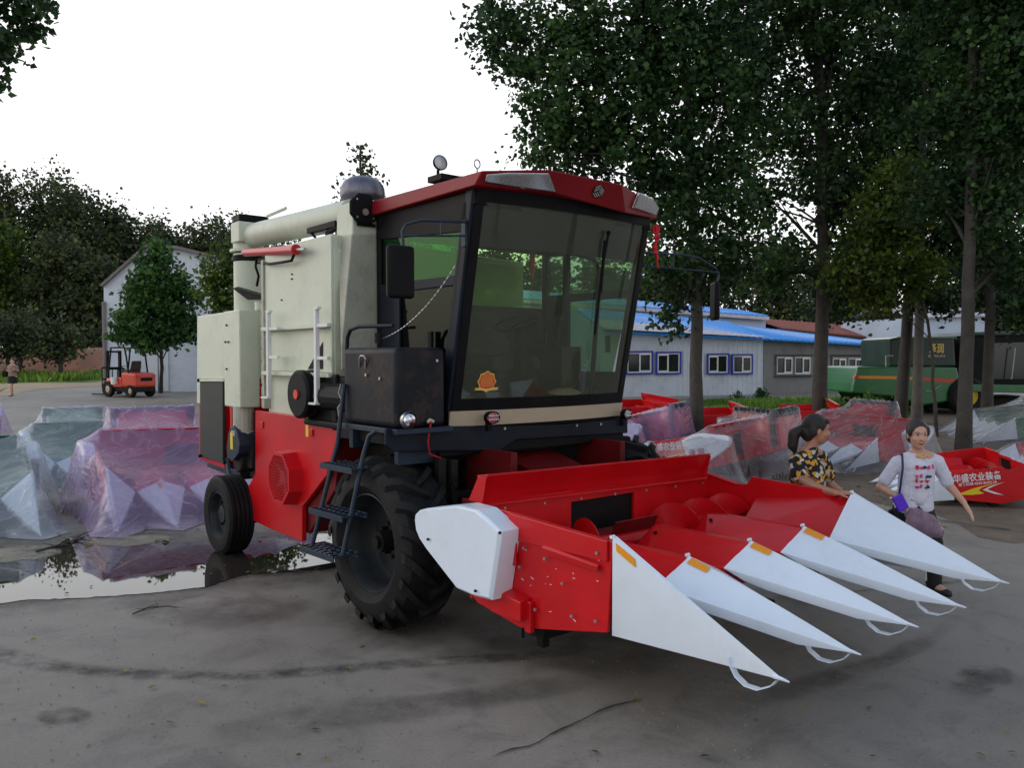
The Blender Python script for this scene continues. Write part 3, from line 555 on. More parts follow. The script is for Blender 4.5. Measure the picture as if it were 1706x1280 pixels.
# small round tree and others by the shed
Y = 33
b9 = [pb(262, 430, Y, 28, 32), pb(262, 470, Y, 45, 35), pb(240, 500, Y, 38, 40), pb(290, 495, Y, 42, 38), pb(225, 545, Y, 38, 32), pb(262, 550, Y, 55, 34), pb(300, 545, Y, 38, 34), pb(262, 405, Y, 14, 14)]
tree('round_tree', G(268, 655), W(262, 420, Y), .09, b9, 13000, .17, 'leaf_round', 'bark', 'small dense green tree in front of the pale blue shed beside the forklift', None, 9, cr=.38, per=36, bend=.1)
Y = 31
b10 = [pb(350, 470, Y, 22, 42), pb(385, 470, Y, 38, 55), pb(410, 440, Y, 40, 40), pb(370, 510, Y, 22, 20), pb(450, 470, Y, 50, 60)]
tree('young_tree', G(420, 668), W(400, 410, Y), .09, b10, 6500, .15, 'leaf_yellowish', 'bark', 'thin leafed grey green tree just left of the unloading auger', None, 10, cr=.5, per=26)
b11 = [pb(606, 260, 27, 12, 24), pb(606, 300, 27, 26, 24), pb(606, 345, 27, 40, 35), pb(600, 400, 27, 50, 50)]
tree('pointed_tree', (W(606, 600, 27).x, 27, gz(27)), W(606, 242, 27), .12, b11, 2600, .15, 'leaf_forest', 'bark', 'slender pointed tree top showing behind the bell of the unloading auger', None, 11, cr=.4, per=22)
# ------------------------------------------------ woods beyond the yard
def forest_tree(px, ytop, Y, wpx, seed, label, n=5200, mat='leaf_forest', size=.3, ybot=590, group='trees of the wood on the left', name='forest_tree'):
    rd = random.Random(seed); bl = []; h = ybot-ytop
    for i in range(9):
        t = (i+.5)/9; ww = wpx*(.35+.75*math.sin(math.pi*min(.15+t*.8, 1)))*.6
        bl.append(pb(px+rd.uniform(-.25, .25)*wpx, ytop+h*.06+h*.86*t, Y, ww, h*.12, ry=2.2*Y/60, dy=rd.uniform(-1, 1)*Y/60))
    for i in range(4): bl.append(pb(px+rd.uniform(-.5, .5)*wpx, ytop+rd.uniform(-6, 16), Y, 5, 18, ry=.4*Y/60))
    c = W(px, 600, Y); return tree(name, (c.x, Y, gz(Y)), W(px, ytop+10, Y), .2*Y/60, bl, n, size, mat, 'bark', label, group, seed, cr=1.0*Y/60, per=26, bend=.4)
FT = [(-60, 290, 56, 95), (15, 285, 58, 85), (70, 290, 60, 80), (122, 318, 57, 70), (165, 345, 60, 62), (210, 358, 59, 55), (250, 372, 62, 50), (290, 392, 60, 48), (330, 385, 61, 50), (370, 372, 60, 55), (425, 392, 62, 55), (-10, 365, 50, 60), (95, 400, 50, 60), (150, 430, 50, 50), (480, 400, 64, 60), (545, 415, 64, 55), (615, 405, 62, 60), (690, 395, 64, 60), (765, 410, 62, 60), (835, 400, 64, 60)]
FL = ['tall dark broadleaf tree at the far left of the wood, mostly out of frame', 'tallest tree at the left edge of the wood, two crowns in from the frame', 'tall twin topped tree of the wood, highest against the white sky', 'dark tree where the wood begins to step down to the right', 'mid height tree of the wood above the grass field', 'tree with upright twigs left of the shed gable', 'tree of the wood directly behind the shed eave', 'lower spiky tree behind the small round tree', 'tree of the wood behind the shed ridge', 'tree top between the shed roof and the unloading auger', 'tree behind the black cap of the unloading auger', 'olive green tree standing in front of the wood at the left frame edge', 'lighter tree with a bare pale stem in front of the wood', 'dark bushy tree just left of the shed corner', 'tree of the wood hidden behind the grain tank', 'tree of the wood behind the unloading spout', 'tree of the wood glimpsed through the rear of the cab side window', 'tree of the wood seen through the cab side window', 'tree of the wood showing through the left part of the windscreen', 'tree of the wood showing through the middle of the windscreen']
for i, (px, yt, Y, wd) in enumerate(FT): forest_tree(px, yt, Y*1.75, wd, 50+i, FL[i], size=.42, n=9000 if i < 11 else 6500, mat='leaf_forest' if i not in (11, 16) else 'leaf_yellowish')
for i, (px, yt, wd, lb) in enumerate([(25, 530, 60, 'dark scrub bush under the wood left of the earth bank'), (95, 545, 45, 'scrub bush on the lip of the red earth bank'), (-50, 520, 60, 'scrub bush at the left frame edge below the wood')]):
    forest_tree(px, yt, 52, wd, 80+i, lb, n=2600, size=.22, ybot=600, group='scrub on the earth bank', name='bush')
RF = [(1010, 430, 70, 90), (1100, 420, 68, 80), (1190, 400, 72, 90), (1290, 410, 66, 80), (1370, 430, 70, 85), (1450, 440, 72, 80), (900, 440, 72, 90), (1560, 500, 80, 50), (1640, 440, 60, 80), (1720, 430, 58, 90)]
RL = ['dark tree behind the cab roof beyond the blue roofed buildings', 'tree of the far wood showing left of the first poplar trunk', 'tree of the far wood showing right of the first poplar trunk', 'dark tree behind the gap between the first two poplars', 'tree of the far wood behind the thick poplar trunk', 'tree of the far wood behind the young yellow green tree', 'tree of the far wood seen through the cab glass', 'low distant tree between the far houses and the sky', 'dark tree above the green combine cab', 'dark tree at the right edge behind the green combine']
for i, (px, yt, Y, wd) in enumerate(RF): forest_tree(px, yt, Y, wd, 100+i, RL[i], n=5200, ybot=585, size=.34, group='trees of the wood behind the right buildings')
# young conifer seen above the far white house
cf = MB(); c = W(1572, 510, 52); 
for i in range(11):
    z = c.z-.3+i*.24; rr = .95*(1-i/12)
    for j in range(9):
        a = j*.7+i; e = Vector((c.x+math.cos(a)*rr, 52+math.sin(a)*rr, z-.12)); cf.tube([(c.x, 52, z), e], [.03, .07], 4)
cr_ = empty('conifer_tree', (c.x, 52, gz(52))); tag(cr_, 'small layered conifer rising above the roof of the far white house', 'tree'); cf.o = Vector((c.x, 52, gz(52)))
cf.build('crown', M['leaf_forest'], cr_); tt = MB((c.x, 52, gz(52))); tt.tube([(c.x, 52, gz(52)), (c.x, 52, c.z+2.5)], [.14, .03], 6); tt.build('trunk', M['bark'], cr_)
# bush by the green combine
b12 = [pb(1410, 684, 21.5, 22, 18), pb(1440, 680, 21.5, 22, 22), pb(1462, 690, 21.5, 14, 14), pb(1398, 694, 21.5, 12, 10)]
tree('shrub', G(1435, 702), W(1437, 668, 21.5), .02, b12, 3600, .09, 'leaf_bright', 'bark', 'bright green leafy shrub in front of the tail of the green combine', None, 31, cr=.25, per=30)
b13 = [pb(1268, 658, 33, 8, 9), pb(1228, 660, 33, 5, 8)]
tree('shrub', G(1262, 668), W(1264, 654, 33), .02, b13, 500, .1, 'leaf_round', 'bark', 'tiny weed bush at the wall joint of the long pale building', None, 32, cr=.2, per=20)
# ================================================= BUILDINGS
def corr(mb, A, B, z0, z1, pitch=.25, amp=.03, ribs=True):
    """vertical ribbed sheet between ground points A and B; z0/z1 are (at A, at B)"""
    A = Vector(A); B = Vector(B); d = (B-A); L_ = d.length; d.normalize(); nrm = Vector((d.y, -d.x, 0)); n = max(int(L_/pitch), 1)
    prof = []
    for i in range(n):
        s = i*L_/n; q = L_/n; prof += [(s, 0), (s+q*.72, 0), (s+q*.80, amp), (s+q*.92, amp)]
    prof.append((L_, 0)); vs = []
    for s, o_ in prof:
        p = A+d*s+nrm*o_; t = s/L_; vs += [(p.x, p.y, z0[0]*(1-t)+z0[1]*t), (p.x, p.y, z1[0]*(1-t)+z1[1]*t)]
    return mb.add(vs, [(2*i, 2*i+2, 2*i+3, 2*i+1) for i in range(len(prof)-1)])
def roofsheet(mb, P, pitch=.4, amp=.05, t=.06):
    """P: eave A, eave B, ridge B, ridge A"""
    A, B, C, D = [Vector(p) for p in P]; n = max(int((B-A).length/pitch), 1); nrm = (B-A).cross(D-A).normalized()
    if nrm.z < 0: nrm = -nrm
    vs = []
    for i in range(n+1):
        for k in (0, .7, .85) if i < n else (0,):
            s = (i+k)/n; o_ = nrm*(amp if k == .85 else 0); vs += [A.lerp(B, s)+o_, D.lerp(C, s)+o_]
    m_ = len(vs)//2; mb.add(vs, [(2*i, 2*i+2, 2*i+3, 2*i+1) for i in range(m_-1)])
    return mb.prism([A-nrm*.01, B-nrm*.01, C-nrm*.01, D-nrm*.01], -nrm*t)
def window(root, c, right, w_, h, dep, frame_out, frame_in, open_left=True, rim=.06):
    """sliding window: coloured surround, pale sashes, dark panes"""
    c = Vector(c); r = Vector(right).normalized(); up = Vector((0, 0, 1)); nrm = r.cross(up); org = root.location
    def fr(mb, cx, cz, w2, h2, t, d0, d1):
        for (a0, a1, b0, b1) in ((-w2, w2, h2-t, h2), (-w2, w2, -h2, -h2+t), (-w2, -w2+t, -h2+t, h2-t), (w2-t, w2, -h2+t, h2-t)):
            mb.prism([c+r*(cx+a)+up*(cz+b)+nrm*d0 for a, b in ((a0, b0), (a1, b0), (a1, b1), (a0, b1))], nrm*(d1-d0))
    mb = MB(org); fr(mb, 0, 0, w_/2, h/2, rim, .02, dep); wo = mb.build('window', frame_out, root)
    mb = MB(org); fr(mb, 0, 0, w_/2-rim, h/2-rim, .05, .02, dep-.03)
    s = -1 if open_left else 1; fr(mb, s*-w_*.22, 0, w_*.22, h/2-rim-.05, .05, .02, dep-.015); mb.build('sash', frame_in, wo)
    mb = MB(org); mb.prism([c+r*a*(w_/2-rim)+up*b*(h/2-rim)+nrm*.005 for a, b in ((-1, -1), (1, -1), (1, 1), (-1, 1))], nrm*.012); mb.build('pane', M['window_dark'], wo)
    return wo
# --- long building: white ribbed half and grey rendered half
A = W(1000, 667, 34.5); A.z = .2; Bm = W(1271, 664, 36.5); C3 = W(1500, 660, 39.5)
def at_line(A, B, px):   # point on the vertical plane through A-B seen in column px
    k = (px-CX)/F; d = B-A; fy = 1/math.cos(PITCH)
    # X = k*depth with depth ~ Y*cos + ..., near enough at eye height
    t = (k*A.y-A.x)/(d.x-k*d.y); return A+d*t
def zat(P, py): return W(CX, py, P.y).z
bl = empty('long_building', (A.x, A.y, gz(A.y)));
tag(bl, 'long low pale ribbed metal building with blue framed sliding windows and a worn blue roof', 'building'); org = bl.location
Bm = at_line(A, W(1271, 664, 36.5), 1271); mb = MB(org); e0, e1 = zat(A, 552), zat(Bm, 566); corr(mb, A, Bm, (gz(A.y)-.3, gz(Bm.y)-.3), (e0, e1), .24); mb.build('wall', M['wall_blue'], bl)
back = Vector((2.0, 12, 0)); mb = MB(org); mb.prism([(A.x, A.y+.05, .1), (Bm.x, Bm.y+.05, .1), (Bm.x, Bm.y+.05, e1), (A.x, A.y+.05, e0)], (1.0, 9, 0)); mb.build('wall_core', M['wall_pale'], bl)
dirv = (Bm-A).normalized(); nv = Vector((dirv.y, -dirv.x, 0))
for (x0, x1, y0, y1, op) in [(1041, 1086, 585, 624, True), (1091, 1133, 586, 624, False), (1176, 1213, 589, 624, False), (1217, 1252, 590, 624, True)]:
    P0 = at_line(A, Bm, x0); P1 = at_line(A, Bm, x1); c = (P0+P1)/2; c.z = (zat(c, y0)+zat(c, y1))/2; window(bl, c+nv*.04, dirv, (P1-P0).length, zat(c, y0)-zat(c, y1), .09, M['frame_blue'], M['frame_white'], op, .07)
# roof with the worn pale lap along the eave
ea, eb = A+nv*.45, Bm+nv*.45; ea.z = e0+.02; eb.z = e1+.02; ra = A-nv*3.2; ra.z = zat(ra, 512); rb_ = Bm-nv*3.2; rb_.z = zat(rb_, 536)
mb = MB(org); roofsheet(mb, [ea, eb, rb_, ra], .3, .04); mb.build('roof', M['roof_blue'], bl)
ma = ea.lerp(ra, .42); mbb = eb.lerp(rb_, .10); mb = MB(org); mb.plate([ea+Vector((0, 0, .06)), ea.lerp(eb, .93)+Vector((0, 0, .06)), eb.lerp(rb_, .05)+Vector((0, 0, .07)), ma.lerp(mbb, .5)+Vector((0, 0, .07)), ma+Vector((0, 0, .07))], .015); mb.build('roof_lining', M['roof_worn'], bl)
# grey rendered half
gb = empty('grey_building', (Bm.x, Bm.y, gz(Bm.y))); tag(gb, 'grey rendered building with grimy shuttered windows continuing the blue roof to the right', 'building'); org = gb.location
Cc = at_line(Bm, C3, 1505); d2 = (Cc-Bm).normalized(); n2 = Vector((d2.y, -d2.x, 0)); e2 = zat(Cc, 578)
mb = MB(org); B2 = Bm+d2*.02; mb.prism([(B2.x, B2.y, .1), (Cc.x, Cc.y, .1), (Cc.x, Cc.y, e2), (B2.x, B2.y, e1)], (1.0, 9, 0)); mb.build('wall', M['wall_grey'], gb)
for (x0, x1, y0, y1) in [(1291, 1320, 593, 625), (1321, 1350, 593, 625), (1384, 1409, 595, 624), (1410, 1436, 595, 624), (1463, 1478, 592, 608)]:
    P0 = at_line(Bm, Cc, x0); P1 = at_line(Bm, Cc, x1); c = (P0+P1)/2; c.z = (zat(c, y0)+zat(c, y1))/2; window(gb, c+n2*.02, d2, (P1-P0).length, zat(c, y0)-zat(c, y1), .08, M['wall_grey'], M['frame_white'], True, .05)
for (x0, x1) in [(1289, 1352), (1381, 1438)]:
    P0 = at_line(Bm, Cc, x0); P1 = at_line(Bm, Cc, x1)
    for y0 in (592, 627):
        mb = MB(org); p0 = P0+n2*.12; p1 = P1+n2*.12; p0.z = p1.z = zat(P0, y0); mb.tube([p0, p1], .035, 6); mb.build('window_bar', M['wire_dark'], gb)
ec, fc = Bm+n2*.5, Cc+n2*.5; ec.z = e1+.02; fc.z = e2; rc_ = Bm-n2*3.2; rc_.z = zat(rc_, 538); rd_ = Cc-n2*3.2; rd_.z = zat(rd_, 566)
mb = MB(org); roofsheet(mb, [ec+d2*.03, fc, rd_, rc_+d2*.03], .3, .04); mb.build('roof', M['roof_blue'], gb)
# --- second blue roofed hall behind
def simple_hall(name, label, x0, x1, Y0, Y1, ye0, ye1, yr0, yr1, wall, roof, depth=4, ridge_in=3.0, cat='building', fascia=None):
    P0 = W(x0, 600, Y0); P1 = W(x1, 600, Y1); P0.z = P1.z = 0; root = empty(name, (P0.x, P0.y, gz(P0.y))); tag(root, label, cat); og = root.location
    d = (P1-P0).normalized(); n = Vector((d.y, -d.x, 0)); ze0, ze1 = zat(P0, ye0), zat(P1, ye1)
    m_ = MB(og); m_.prism([(P0.x, P0.y, 0), (P1.x, P1.y, 0), (P1.x, P1.y, ze1), (P0.x, P0.y, ze0)], -n*(2*ridge_in)); m_.build('wall', M[wall], root)
    a, b = P0+n*.35, P1+n*.35; a.z, b.z = ze0+.03, ze1+.03; c, e = P1-n*ridge_in, P0-n*ridge_in; c.z, e.z = zat(c, yr1), zat(e, yr0)
    m_ = MB(og); roofsheet(m_, [a, b, c, e], .35, .04); m_.build('roof', M[roof], root)
    c2, e2_ = P1-n*2*ridge_in, P0-n*2*ridge_in; c2.z, e2_.z = ze1, ze0; m_ = MB(og); roofsheet(m_, [e2_, c2, c, e], .35, .04); m_.build('rear_roof', M[roof], root)
    if fascia: m_ = MB(og); m_.prism([a+n*.02-Vector((0, 0, .25)), b+n*.02-Vector((0, 0, .25)), b+n*.02-Vector((0, 0, .05)), a+n*.02-Vector((0, 0, .05))], n*.05); m_.build('fascia', M[fascia], root)
    return root, d, n, P0, P1
simple_hall('blue_roofed_hall', 'second hall with a bright blue roof rising behind the long pale building', 855, 1275, 46, 50, 498, 528, 480, 517, 'wall_pale', 'roof_blue', fascia='roof_worn')
simple_hall('tiled_house', 'low house with a red brown tiled roof between the thick poplar and the green combine', 1298, 1530, 52, 55, 548, 572, 530, 547, 'wall_grey', 'tile_red')
r_, d_, n_, p0_, p1_ = simple_hall('white_house', 'far white house with a pale sheet roof above the green combine', 1515, 1640, 50, 52, 530, 527, 511, 508, 'wall_pale', 'roof_worn')
r_, d_, n_, p0_, p1_ = simple_hall('far_house', 'distant grey house with dull red roof and barred window beside the far white house', 1455, 1512, 58, 58, 524, 522, 512, 508, 'wall_grey', 'tile_red', ridge_in=2)
P0 = W(1485, 536, 57.6); window(r_, P0+n_*.1, d_, 1.6, .8, .08, M['frame_white'], M['frame_white'], True, .05)
P = W(1545, 545, 60)
# --- shed on the left
sA = W(175, 650, 38.0); sB = W(400, 650, 38.8); sA.z = sB.z = 0
shed = empty('shed', (sA.x, sA.y, gz(sA.y))); tag(shed, 'tall pale blue shed gable with a tree and forklift standing before it', 'building'); org = shed.location
d = (sB-sA).normalized(); n = Vector((d.y, -d.x, 0))
def shp(px, py): p = at_line(sA, sB, px); p.z = zat(p, py); return p
T = [shp(175, 478), shp(250, 412), shp(300, 416), shp(366, 432), shp(400, 442)]; base = [Vector((sB.x, sB.y, 0)), Vector((sA.x, sA.y, 0))]; base[0] = shp(400, 700); base[0].z = 0
mb = MB(org); mb.prism(T+base, -n*9); mb.build('wall', M['wall_blue'], shed)
mb = MB(org)
for a, b in ((0, 1), (1, 2), (2, 3), (3, 4)):
    p, q = T[a], T[b]; up = Vector((0, 0, .14)); mb.hexa([p+n*.3, q+n*.3, q-n*9.3, p-n*9.3, p+n*.3+up, q+n*.3+up, q-n*9.3+up, p-n*9.3+up])
mb.build('roof', M['tile_grey'], shed)
def shed_panel(name, x0, x1, y0, y1, mat, out):
    a, b = shp(x0, y1), shp(x1, y1); c, e = shp(x1, y0), shp(x0, y0); m_ = MB(org); m_.prism([a+n*.01, b+n*.01, c+n*.01, e+n*.01], n*out); return m_.build(name, M[mat], shed)
dr = shed_panel('door', 246, 281, 580, 652, 'door_white', .06); a = shp(272, 614); m_ = MB(org); m_.box(a.x-.03, a.x+.03, a.y-.16, a.y-.06, a.z-.12, a.z+.12); m_.build('handle', M['black'], dr)
mb = MB(org); mb.prism([shp(264, 582)+n*.075, shp(265, 582)+n*.075, shp(265, 652)+n*.075, shp(264, 652)+n*.075], n*.01); mb.build('door_gap', M['window_dark'], dr)
mb = MB(org); p = shp(175, 560); q = shp(400, 560); mb.prism([p+n*.01, q+n*.01, q+n*.01+Vector((0, 0, .06)), p+n*.01+Vector((0, 0, .06))], n*.02); mb.build('wall_seam', M['wall_pale'], shed)
mb = MB(org); p = shp(176, 560); mb.tube([p+n*.1-Vector((0, 0, 3.2)), p+n*.1+Vector((0, 0, 1.6))], .09, 8); mb.build('downpipe', M['tile_grey'], shed)
def sack():
    c = G(284, 648); mb = MB(c); mb.lathe([(.02, 1.45), (.14, 1.38), (.22, 1.0), (.2, .5), (.12, .3)], c, (0, 0, 1), 10); mb.tube([c+Vector((0, 0, 1.4)), c+Vector((-.05, .2, 1.7))], .02, 5); mb.tube([c+Vector((-.45, .1, 0)), c+Vector((0, 0, 1.1))], .03, 5)
    return tag(mb.build('coat', M['black'], smooth=50), 'dark coat hanging on a leaning pole beside the shed door', 'coat')
sack()
c = G(312, 650); mb = MB(c); mb.lathe([(.28, .0), (.45, .02), (.48, .12), (.45, .24), (.28, .26), (.26, .12)], c, (0, 0, 1), 20, True); tag(mb.build('old_tyre', M['rubber'], smooth=50), 'old black tyre lying at the foot of the shed wall', 'tyre')
# --- cables
def cable(pl, r, mat, label, sag=0.0):
    P = [W(*p) for p in pl]; out = []
    for i in range(len(P)-1):
        for k in range(8): t = k/8; q = P[i].lerp(P[i+1], t); q.z -= sag*4*t*(1-t); out.append(q)
    out.append(P[-1]); mb = MB(P[0]); mb.tube(out, r, 5); return tag(mb.build('cable', M[mat]), label, 'cable', 'cables strung across the yard')
cable([(1010, 572, 26), (1120, 556, 26), (1208, 534, 26)], .022, 'wire', 'white cable running down from the poplars to the cab side of the pale wall', .05)
cable([(1208, 534, 26), (1370, 528, 24), (1470, 516, 23), (1610, 486, 22), (1760, 450, 21)], .018, 'wire', 'pale cable slung between the poplar trunks on the right', .1)
cable([(-40, 468, 30), (100, 471, 30), (200, 468, 31), (250, 462, 32)], .022, 'wire_yellow', 'yellow cable crossing the dark wood at the left to the shed', .1)
cable([(1206, 536, 25), (1209, 560, 25), (1204, 600, 25), (1203, 625, 25)], .02, 'wire_yellow', 'orange rope hanging down in front of the second pair of windows')
cable([(1149, 680, 18.1), (1152, 697, 18.1), (1162, 700, 18.1), (1174, 694, 18.1), (1176, 676, 18.15)], .012, 'wire', 'loose white rope tied round the foot of the first poplar')
def bolts(root, og, pts, ax, r=.012, h=.012, mat='steel'):
    for p in pts: mb = MB(og); mb.bolt(p, ax, r, h); mb.build('bolt', M[mat], root)
# ================================================= CORN HEADER (used on the harvester and for the wrapped ones)
HV = [-.76, -.08, .585, 1.25, 1.96]      # divider lines across the header
HC = [1.12, .91, .91, .92, 1.09]
U0, UH, UB, UT = -2.08, -.59, -1.97, .47
def build_header(root, og, stickers=True, far_guard=False, detail=True):
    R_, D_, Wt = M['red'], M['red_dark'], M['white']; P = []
    vn, vf = HV[0], HV[4]
    # hood: folded sheet across the top rear
    mb = MB(og); t = .012
    mb.hexa([(UB-.02, vn+.09, 1.13), (UB-.02, vf-.10, 1.08), (UB+.0, vf-.10, 1.08), (UB+.0, vn+.09, 1.13), (UB+.07, vn+.09, 1.315), (UB+.07, vf-.10, 1.27), (UB+.09, vf-.10, 1.27), (UB+.09, vn+.09, 1.315)])
    mb.hexa([(UB-.03, vn+.09, 1.300), (UB-.03, vf-.10, 1.255), (UB+.10, vf-.10, 1.272), (UB+.10, vn+.09, 1.317), (UB-.03, vn+.09, 1.312), (UB-.03, vf-.10, 1.267), (UB+.10, vf-.10, 1.289), (UB+.10, vn+.09, 1.334)])
    mb.hexa([(UB, vn+.09, 1.12), (UB, vf-.10, 1.07), (UB+.07, vf-.10, 1.05), (UB+.07, vn+.09, 1.10), (UB, vn+.09, 1.135), (UB, vf-.10, 1.085), (UB+.07, vf-.10, 1.065), (UB+.07, vn+.09, 1.115)])
    P.append(mb.build('hood', R_, root, bevel=.004))
    for v, za in ((vn+.075, 1.315), (vf-.10, 1.27)):       # gussets at the hood ends
        mb = MB(og); mb.prism([(U0, v, za-.19), (UB-.0, v, za-.01), (UB+.10, v, za), (UB+.05, v, za-.2)], (0, .012, 0)); P.append(mb.build('hood_end', R_, root, bevel=.003))
    # rear wall with the intake opening
    mb = MB(og); ow0, ow1, oz0, oz1 = .20, .92, .62, 1.03
    for a, b, c, d_ in ((vn, ow0, .46, 1.12), (ow1, vf, .46, 1.07), (ow0, ow1, .46, oz0), (ow0, ow1, oz1, 1.09)): mb.box(UB+.006, UB+.03, a, b, c, d_)
    P.append(mb.build('rear_wall', R_, root))
    mb = MB(og); mb.box(UB-.004, UB+.002, ow0-.01, ow1+.01, oz0-.01, oz1+.01); P.append(mb.build('intake_shade_plate', M['black'], root))  # black plate stands in for the shade inside the intake opening
    if detail: bolts(root, og, [(UB+.08, vn+.25+i*.38, 1.075-i*.008) for i in range(7)], (1, 0, 0), .010)
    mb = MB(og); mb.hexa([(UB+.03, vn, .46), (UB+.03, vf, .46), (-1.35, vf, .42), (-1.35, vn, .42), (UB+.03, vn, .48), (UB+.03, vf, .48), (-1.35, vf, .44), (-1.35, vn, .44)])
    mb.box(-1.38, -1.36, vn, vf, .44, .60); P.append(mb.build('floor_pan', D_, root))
    mb = MB(og); mb.cyl((UB+.05, .24, .74), (UB+.05, .40, .74), .085, 18); mb.cyl((UB+.05, .40, .74), (UB+.05, .88, .74), .035, 12); P.append(mb.build('intake_roller', M['machine_dark'], root, smooth=40))
    # sides
    near = [(U0, 1.10), (-1.86, 1.14), (-1.49, 1.135), (UH, 1.10), (-.63, .565), (-1.05, .47), (-1.40, .395), (-1.86, .45), (U0, .60)]
    mb = MB(og); mb.prism([(u, vn-.012, z) for u, z in near], (0, .024, 0))
    mb.hexa([(-1.52, vn-.03, .96), (-1.52, vn-.012, .96), (-1.50, vn-.012, 1.135), (-1.50, vn-.03, 1.13), (-.62, vn-.03, .98), (-.62, vn-.012, .98), (-.62, vn-.012, 1.105), (-.62, vn-.03, 1.10)])
    P.append(mb.build('side_panel', R_, root, bevel=.004))
    mb = MB(og); mb.hexa([(-1.60, vn-.10, .47), (-1.30, vn-.10, .475), (-1.30, vn-.012, .475), (-1.60, vn-.012, .47), (-1.60, vn-.10, .63), (-1.30, vn-.10, .60), (-1.30, vn-.012, .62), (-1.60, vn-.012, .65)])
    mb.hexa([(-1.32, vn-.05, .40), (-1.26, vn-.05, .40), (-1.26, vn-.012, .40), (-1.32, vn-.012, .40), (-1.32, vn-.05, .60), (-1.26, vn-.05, .60), (-1.26, vn-.012, .60), (-1.32, vn-.012, .60)])
    P.append(mb.build('corner_box', R_, root, bevel=.006))
    mb = MB(og)
    mb.hexa([(-1.16, vn-.04, .93), (-.68, vn-.04, .91), (-.68, vn-.03, .94), (-1.16, vn-.03, .96), (-1.16, vn-.045, .97), (-.68, vn-.045, .945), (-.68, vn-.03, .955), (-1.16, vn-.03, .985)])
    P.append(mb.build('stiffener', R_, root, bevel=.003))
    mb = MB(og); mb.box(-1.45, -1.41, vn-.045, vn-.03, .80, .98); P.append(mb.build('guard_strap', R_, root, bevel=.003))
    if detail: bolts(root, og, [(u, vn-.03, z) for u, z in ((-1.34, .93), (-1.38, .80), (-1.14, .90), (-.98, .78), (-.9, .60), (-1.23, .56), (-.7, .62), (-.69, 1.02), (-1.27, .44))], (0, -1, 0), .010)
    far = [(U0, 1.05), (-1.94, 1.09), (-1.62, 1.03), (-1.55, 1.04), (-1.50, 1.11), (UH, 1.075), (-.63, .565), (-1.40, .395), (-1.86, .45), (U0, .60)]
    mb = MB(og); mb.prism([(u, vf-.012, z) for u, z in far], (0, .024, 0)); mb.prism([(-1.95, vf-.045, 1.085), (-1.63, vf-.045, 1.025), (-1.63, vf-.012, 1.035), (-1.95, vf-.012, 1.095)], (0, 0, .008)); P.append(mb.build('side_panel', R_, root, bevel=.003))
    # white drive guards on both flanks
    sh = [(692, 866), (693, 857), (700, 850), (712, 847), (766, 842), (797, 850), (818, 868), (836, 886), (835, 903), (821, 1001), (792, 994), (764, 982), (712, 915), (700, 897), (694, 882)]
    S = [MV(x, y, -.93) for x, y in sh]
    mb = MB(og); inner = [Vector((p.x, vn-.015, p.z)) for p in S]
    SS = [Vector((p.x, -.93, p.z)) for p in S]; c = sum(SS, Vector())/len(SS); fc = [c.lerp(p, .955) for p in SS]; fc = [Vector((p.x, -.948, p.z)) for p in fc]; n = len(S)
    mb.add(SS+inner+fc, [(i, (i+1) % n, n+(i+1) % n, n+i) for i in range(n)]+[(i, (i+1) % n, 2*n+(i+1) % n, 2*n+i) for i in range(n)]+[list(range(2*n, 3*n)), list(range(n, 2*n))[::-1]])
    sg = mb.build('drive_guard', Wt, root, smooth=20, bevel=.004, seg=2); P.append(sg)
    if detail:
        rs = random.Random(12)
        for k in range(16):
            u, z = rs.uniform(-1.4, -.7), rs.uniform(.55, 1.0); mb = MB(og); a = rs.uniform(-.6, .6); L_ = rs.uniform(.006, .03); mb.prism([(u, vn-.0135, z), (u+L_*math.cos(a), vn-.0135, z+L_*math.sin(a)), (u+L_*math.cos(a)+.003, vn-.0135, z+L_*math.sin(a)+.004), (u+.002, vn-.0135, z+.003)], (0, .001, 0)); mb.build('paint_chip', M['text_white'], root)
    if detail: bolts(sg, og, [MV(x, y, -.955) for x, y in ((714, 899), (793, 985), (834, 888))], (0, -1, 0), .010, mat='black')
    if far_guard: mb = MB(og); mb.prism([(p.x, vf+.013, p.z) for p in S], (0, .14, 0)); P.append(mb.build('drive_guard', Wt, root, bevel=.01))
    # black cross beam underneath
    mb = MB(og); mb.box(-1.34, -1.20, vn+.01, vf-.01, .36, .455); mb.box(-1.28, -1.22, vn+.02, vn+.08, .30, .36); mb.tube([(-1.45, vn+.05, .40), (-1.45, vn+.05, .30)], .012, 6)
    P.append(mb.build('cross_beam', M['black'], root, bevel=.004))
    # auger
    mb = MB(og); ax = (-1.68, .72)
    mb.cyl((ax[0], vn+.03, ax[1]), (ax[0], vf-.03, ax[1]), .085, 20)
    for (a, b, s) in ((vn+.05, .30, 1), (.86, vf-.05, -1)):
        turns = (b-a)/.36; k = int(turns*22); vs = []; fs = []
        for i in range(k+1):
            q = s*2*math.pi*turns*i/k; v = a+(b-a)*i/k
            for rr, dv in ((.08, 0), (.235, 0), (.235, .006), (.08, .006)): vs.append((ax[0]+math.cos(q)*rr, v+dv, ax[1]+math.sin(q)*rr))
        for i in range(k):
            for j in range(4): fs.append((i*4+j, i*4+(j+1) % 4, i*4+4+(j+1) % 4, i*4+4+j))
        mb.add(vs, fs)
    P.append(mb.build('auger', R_, root, smooth=40))
    mb = MB(og)
    for i in range(4):
        q = i*math.pi/2+.4; mb.box(-.006, .006, .34, .82, .08, .20, Matrix.Translation((ax[0], 0, ax[1])) @ Matrix.Rotation(q, 4, 'Y'))
    P.append(mb.build('auger_paddles', D_, root))
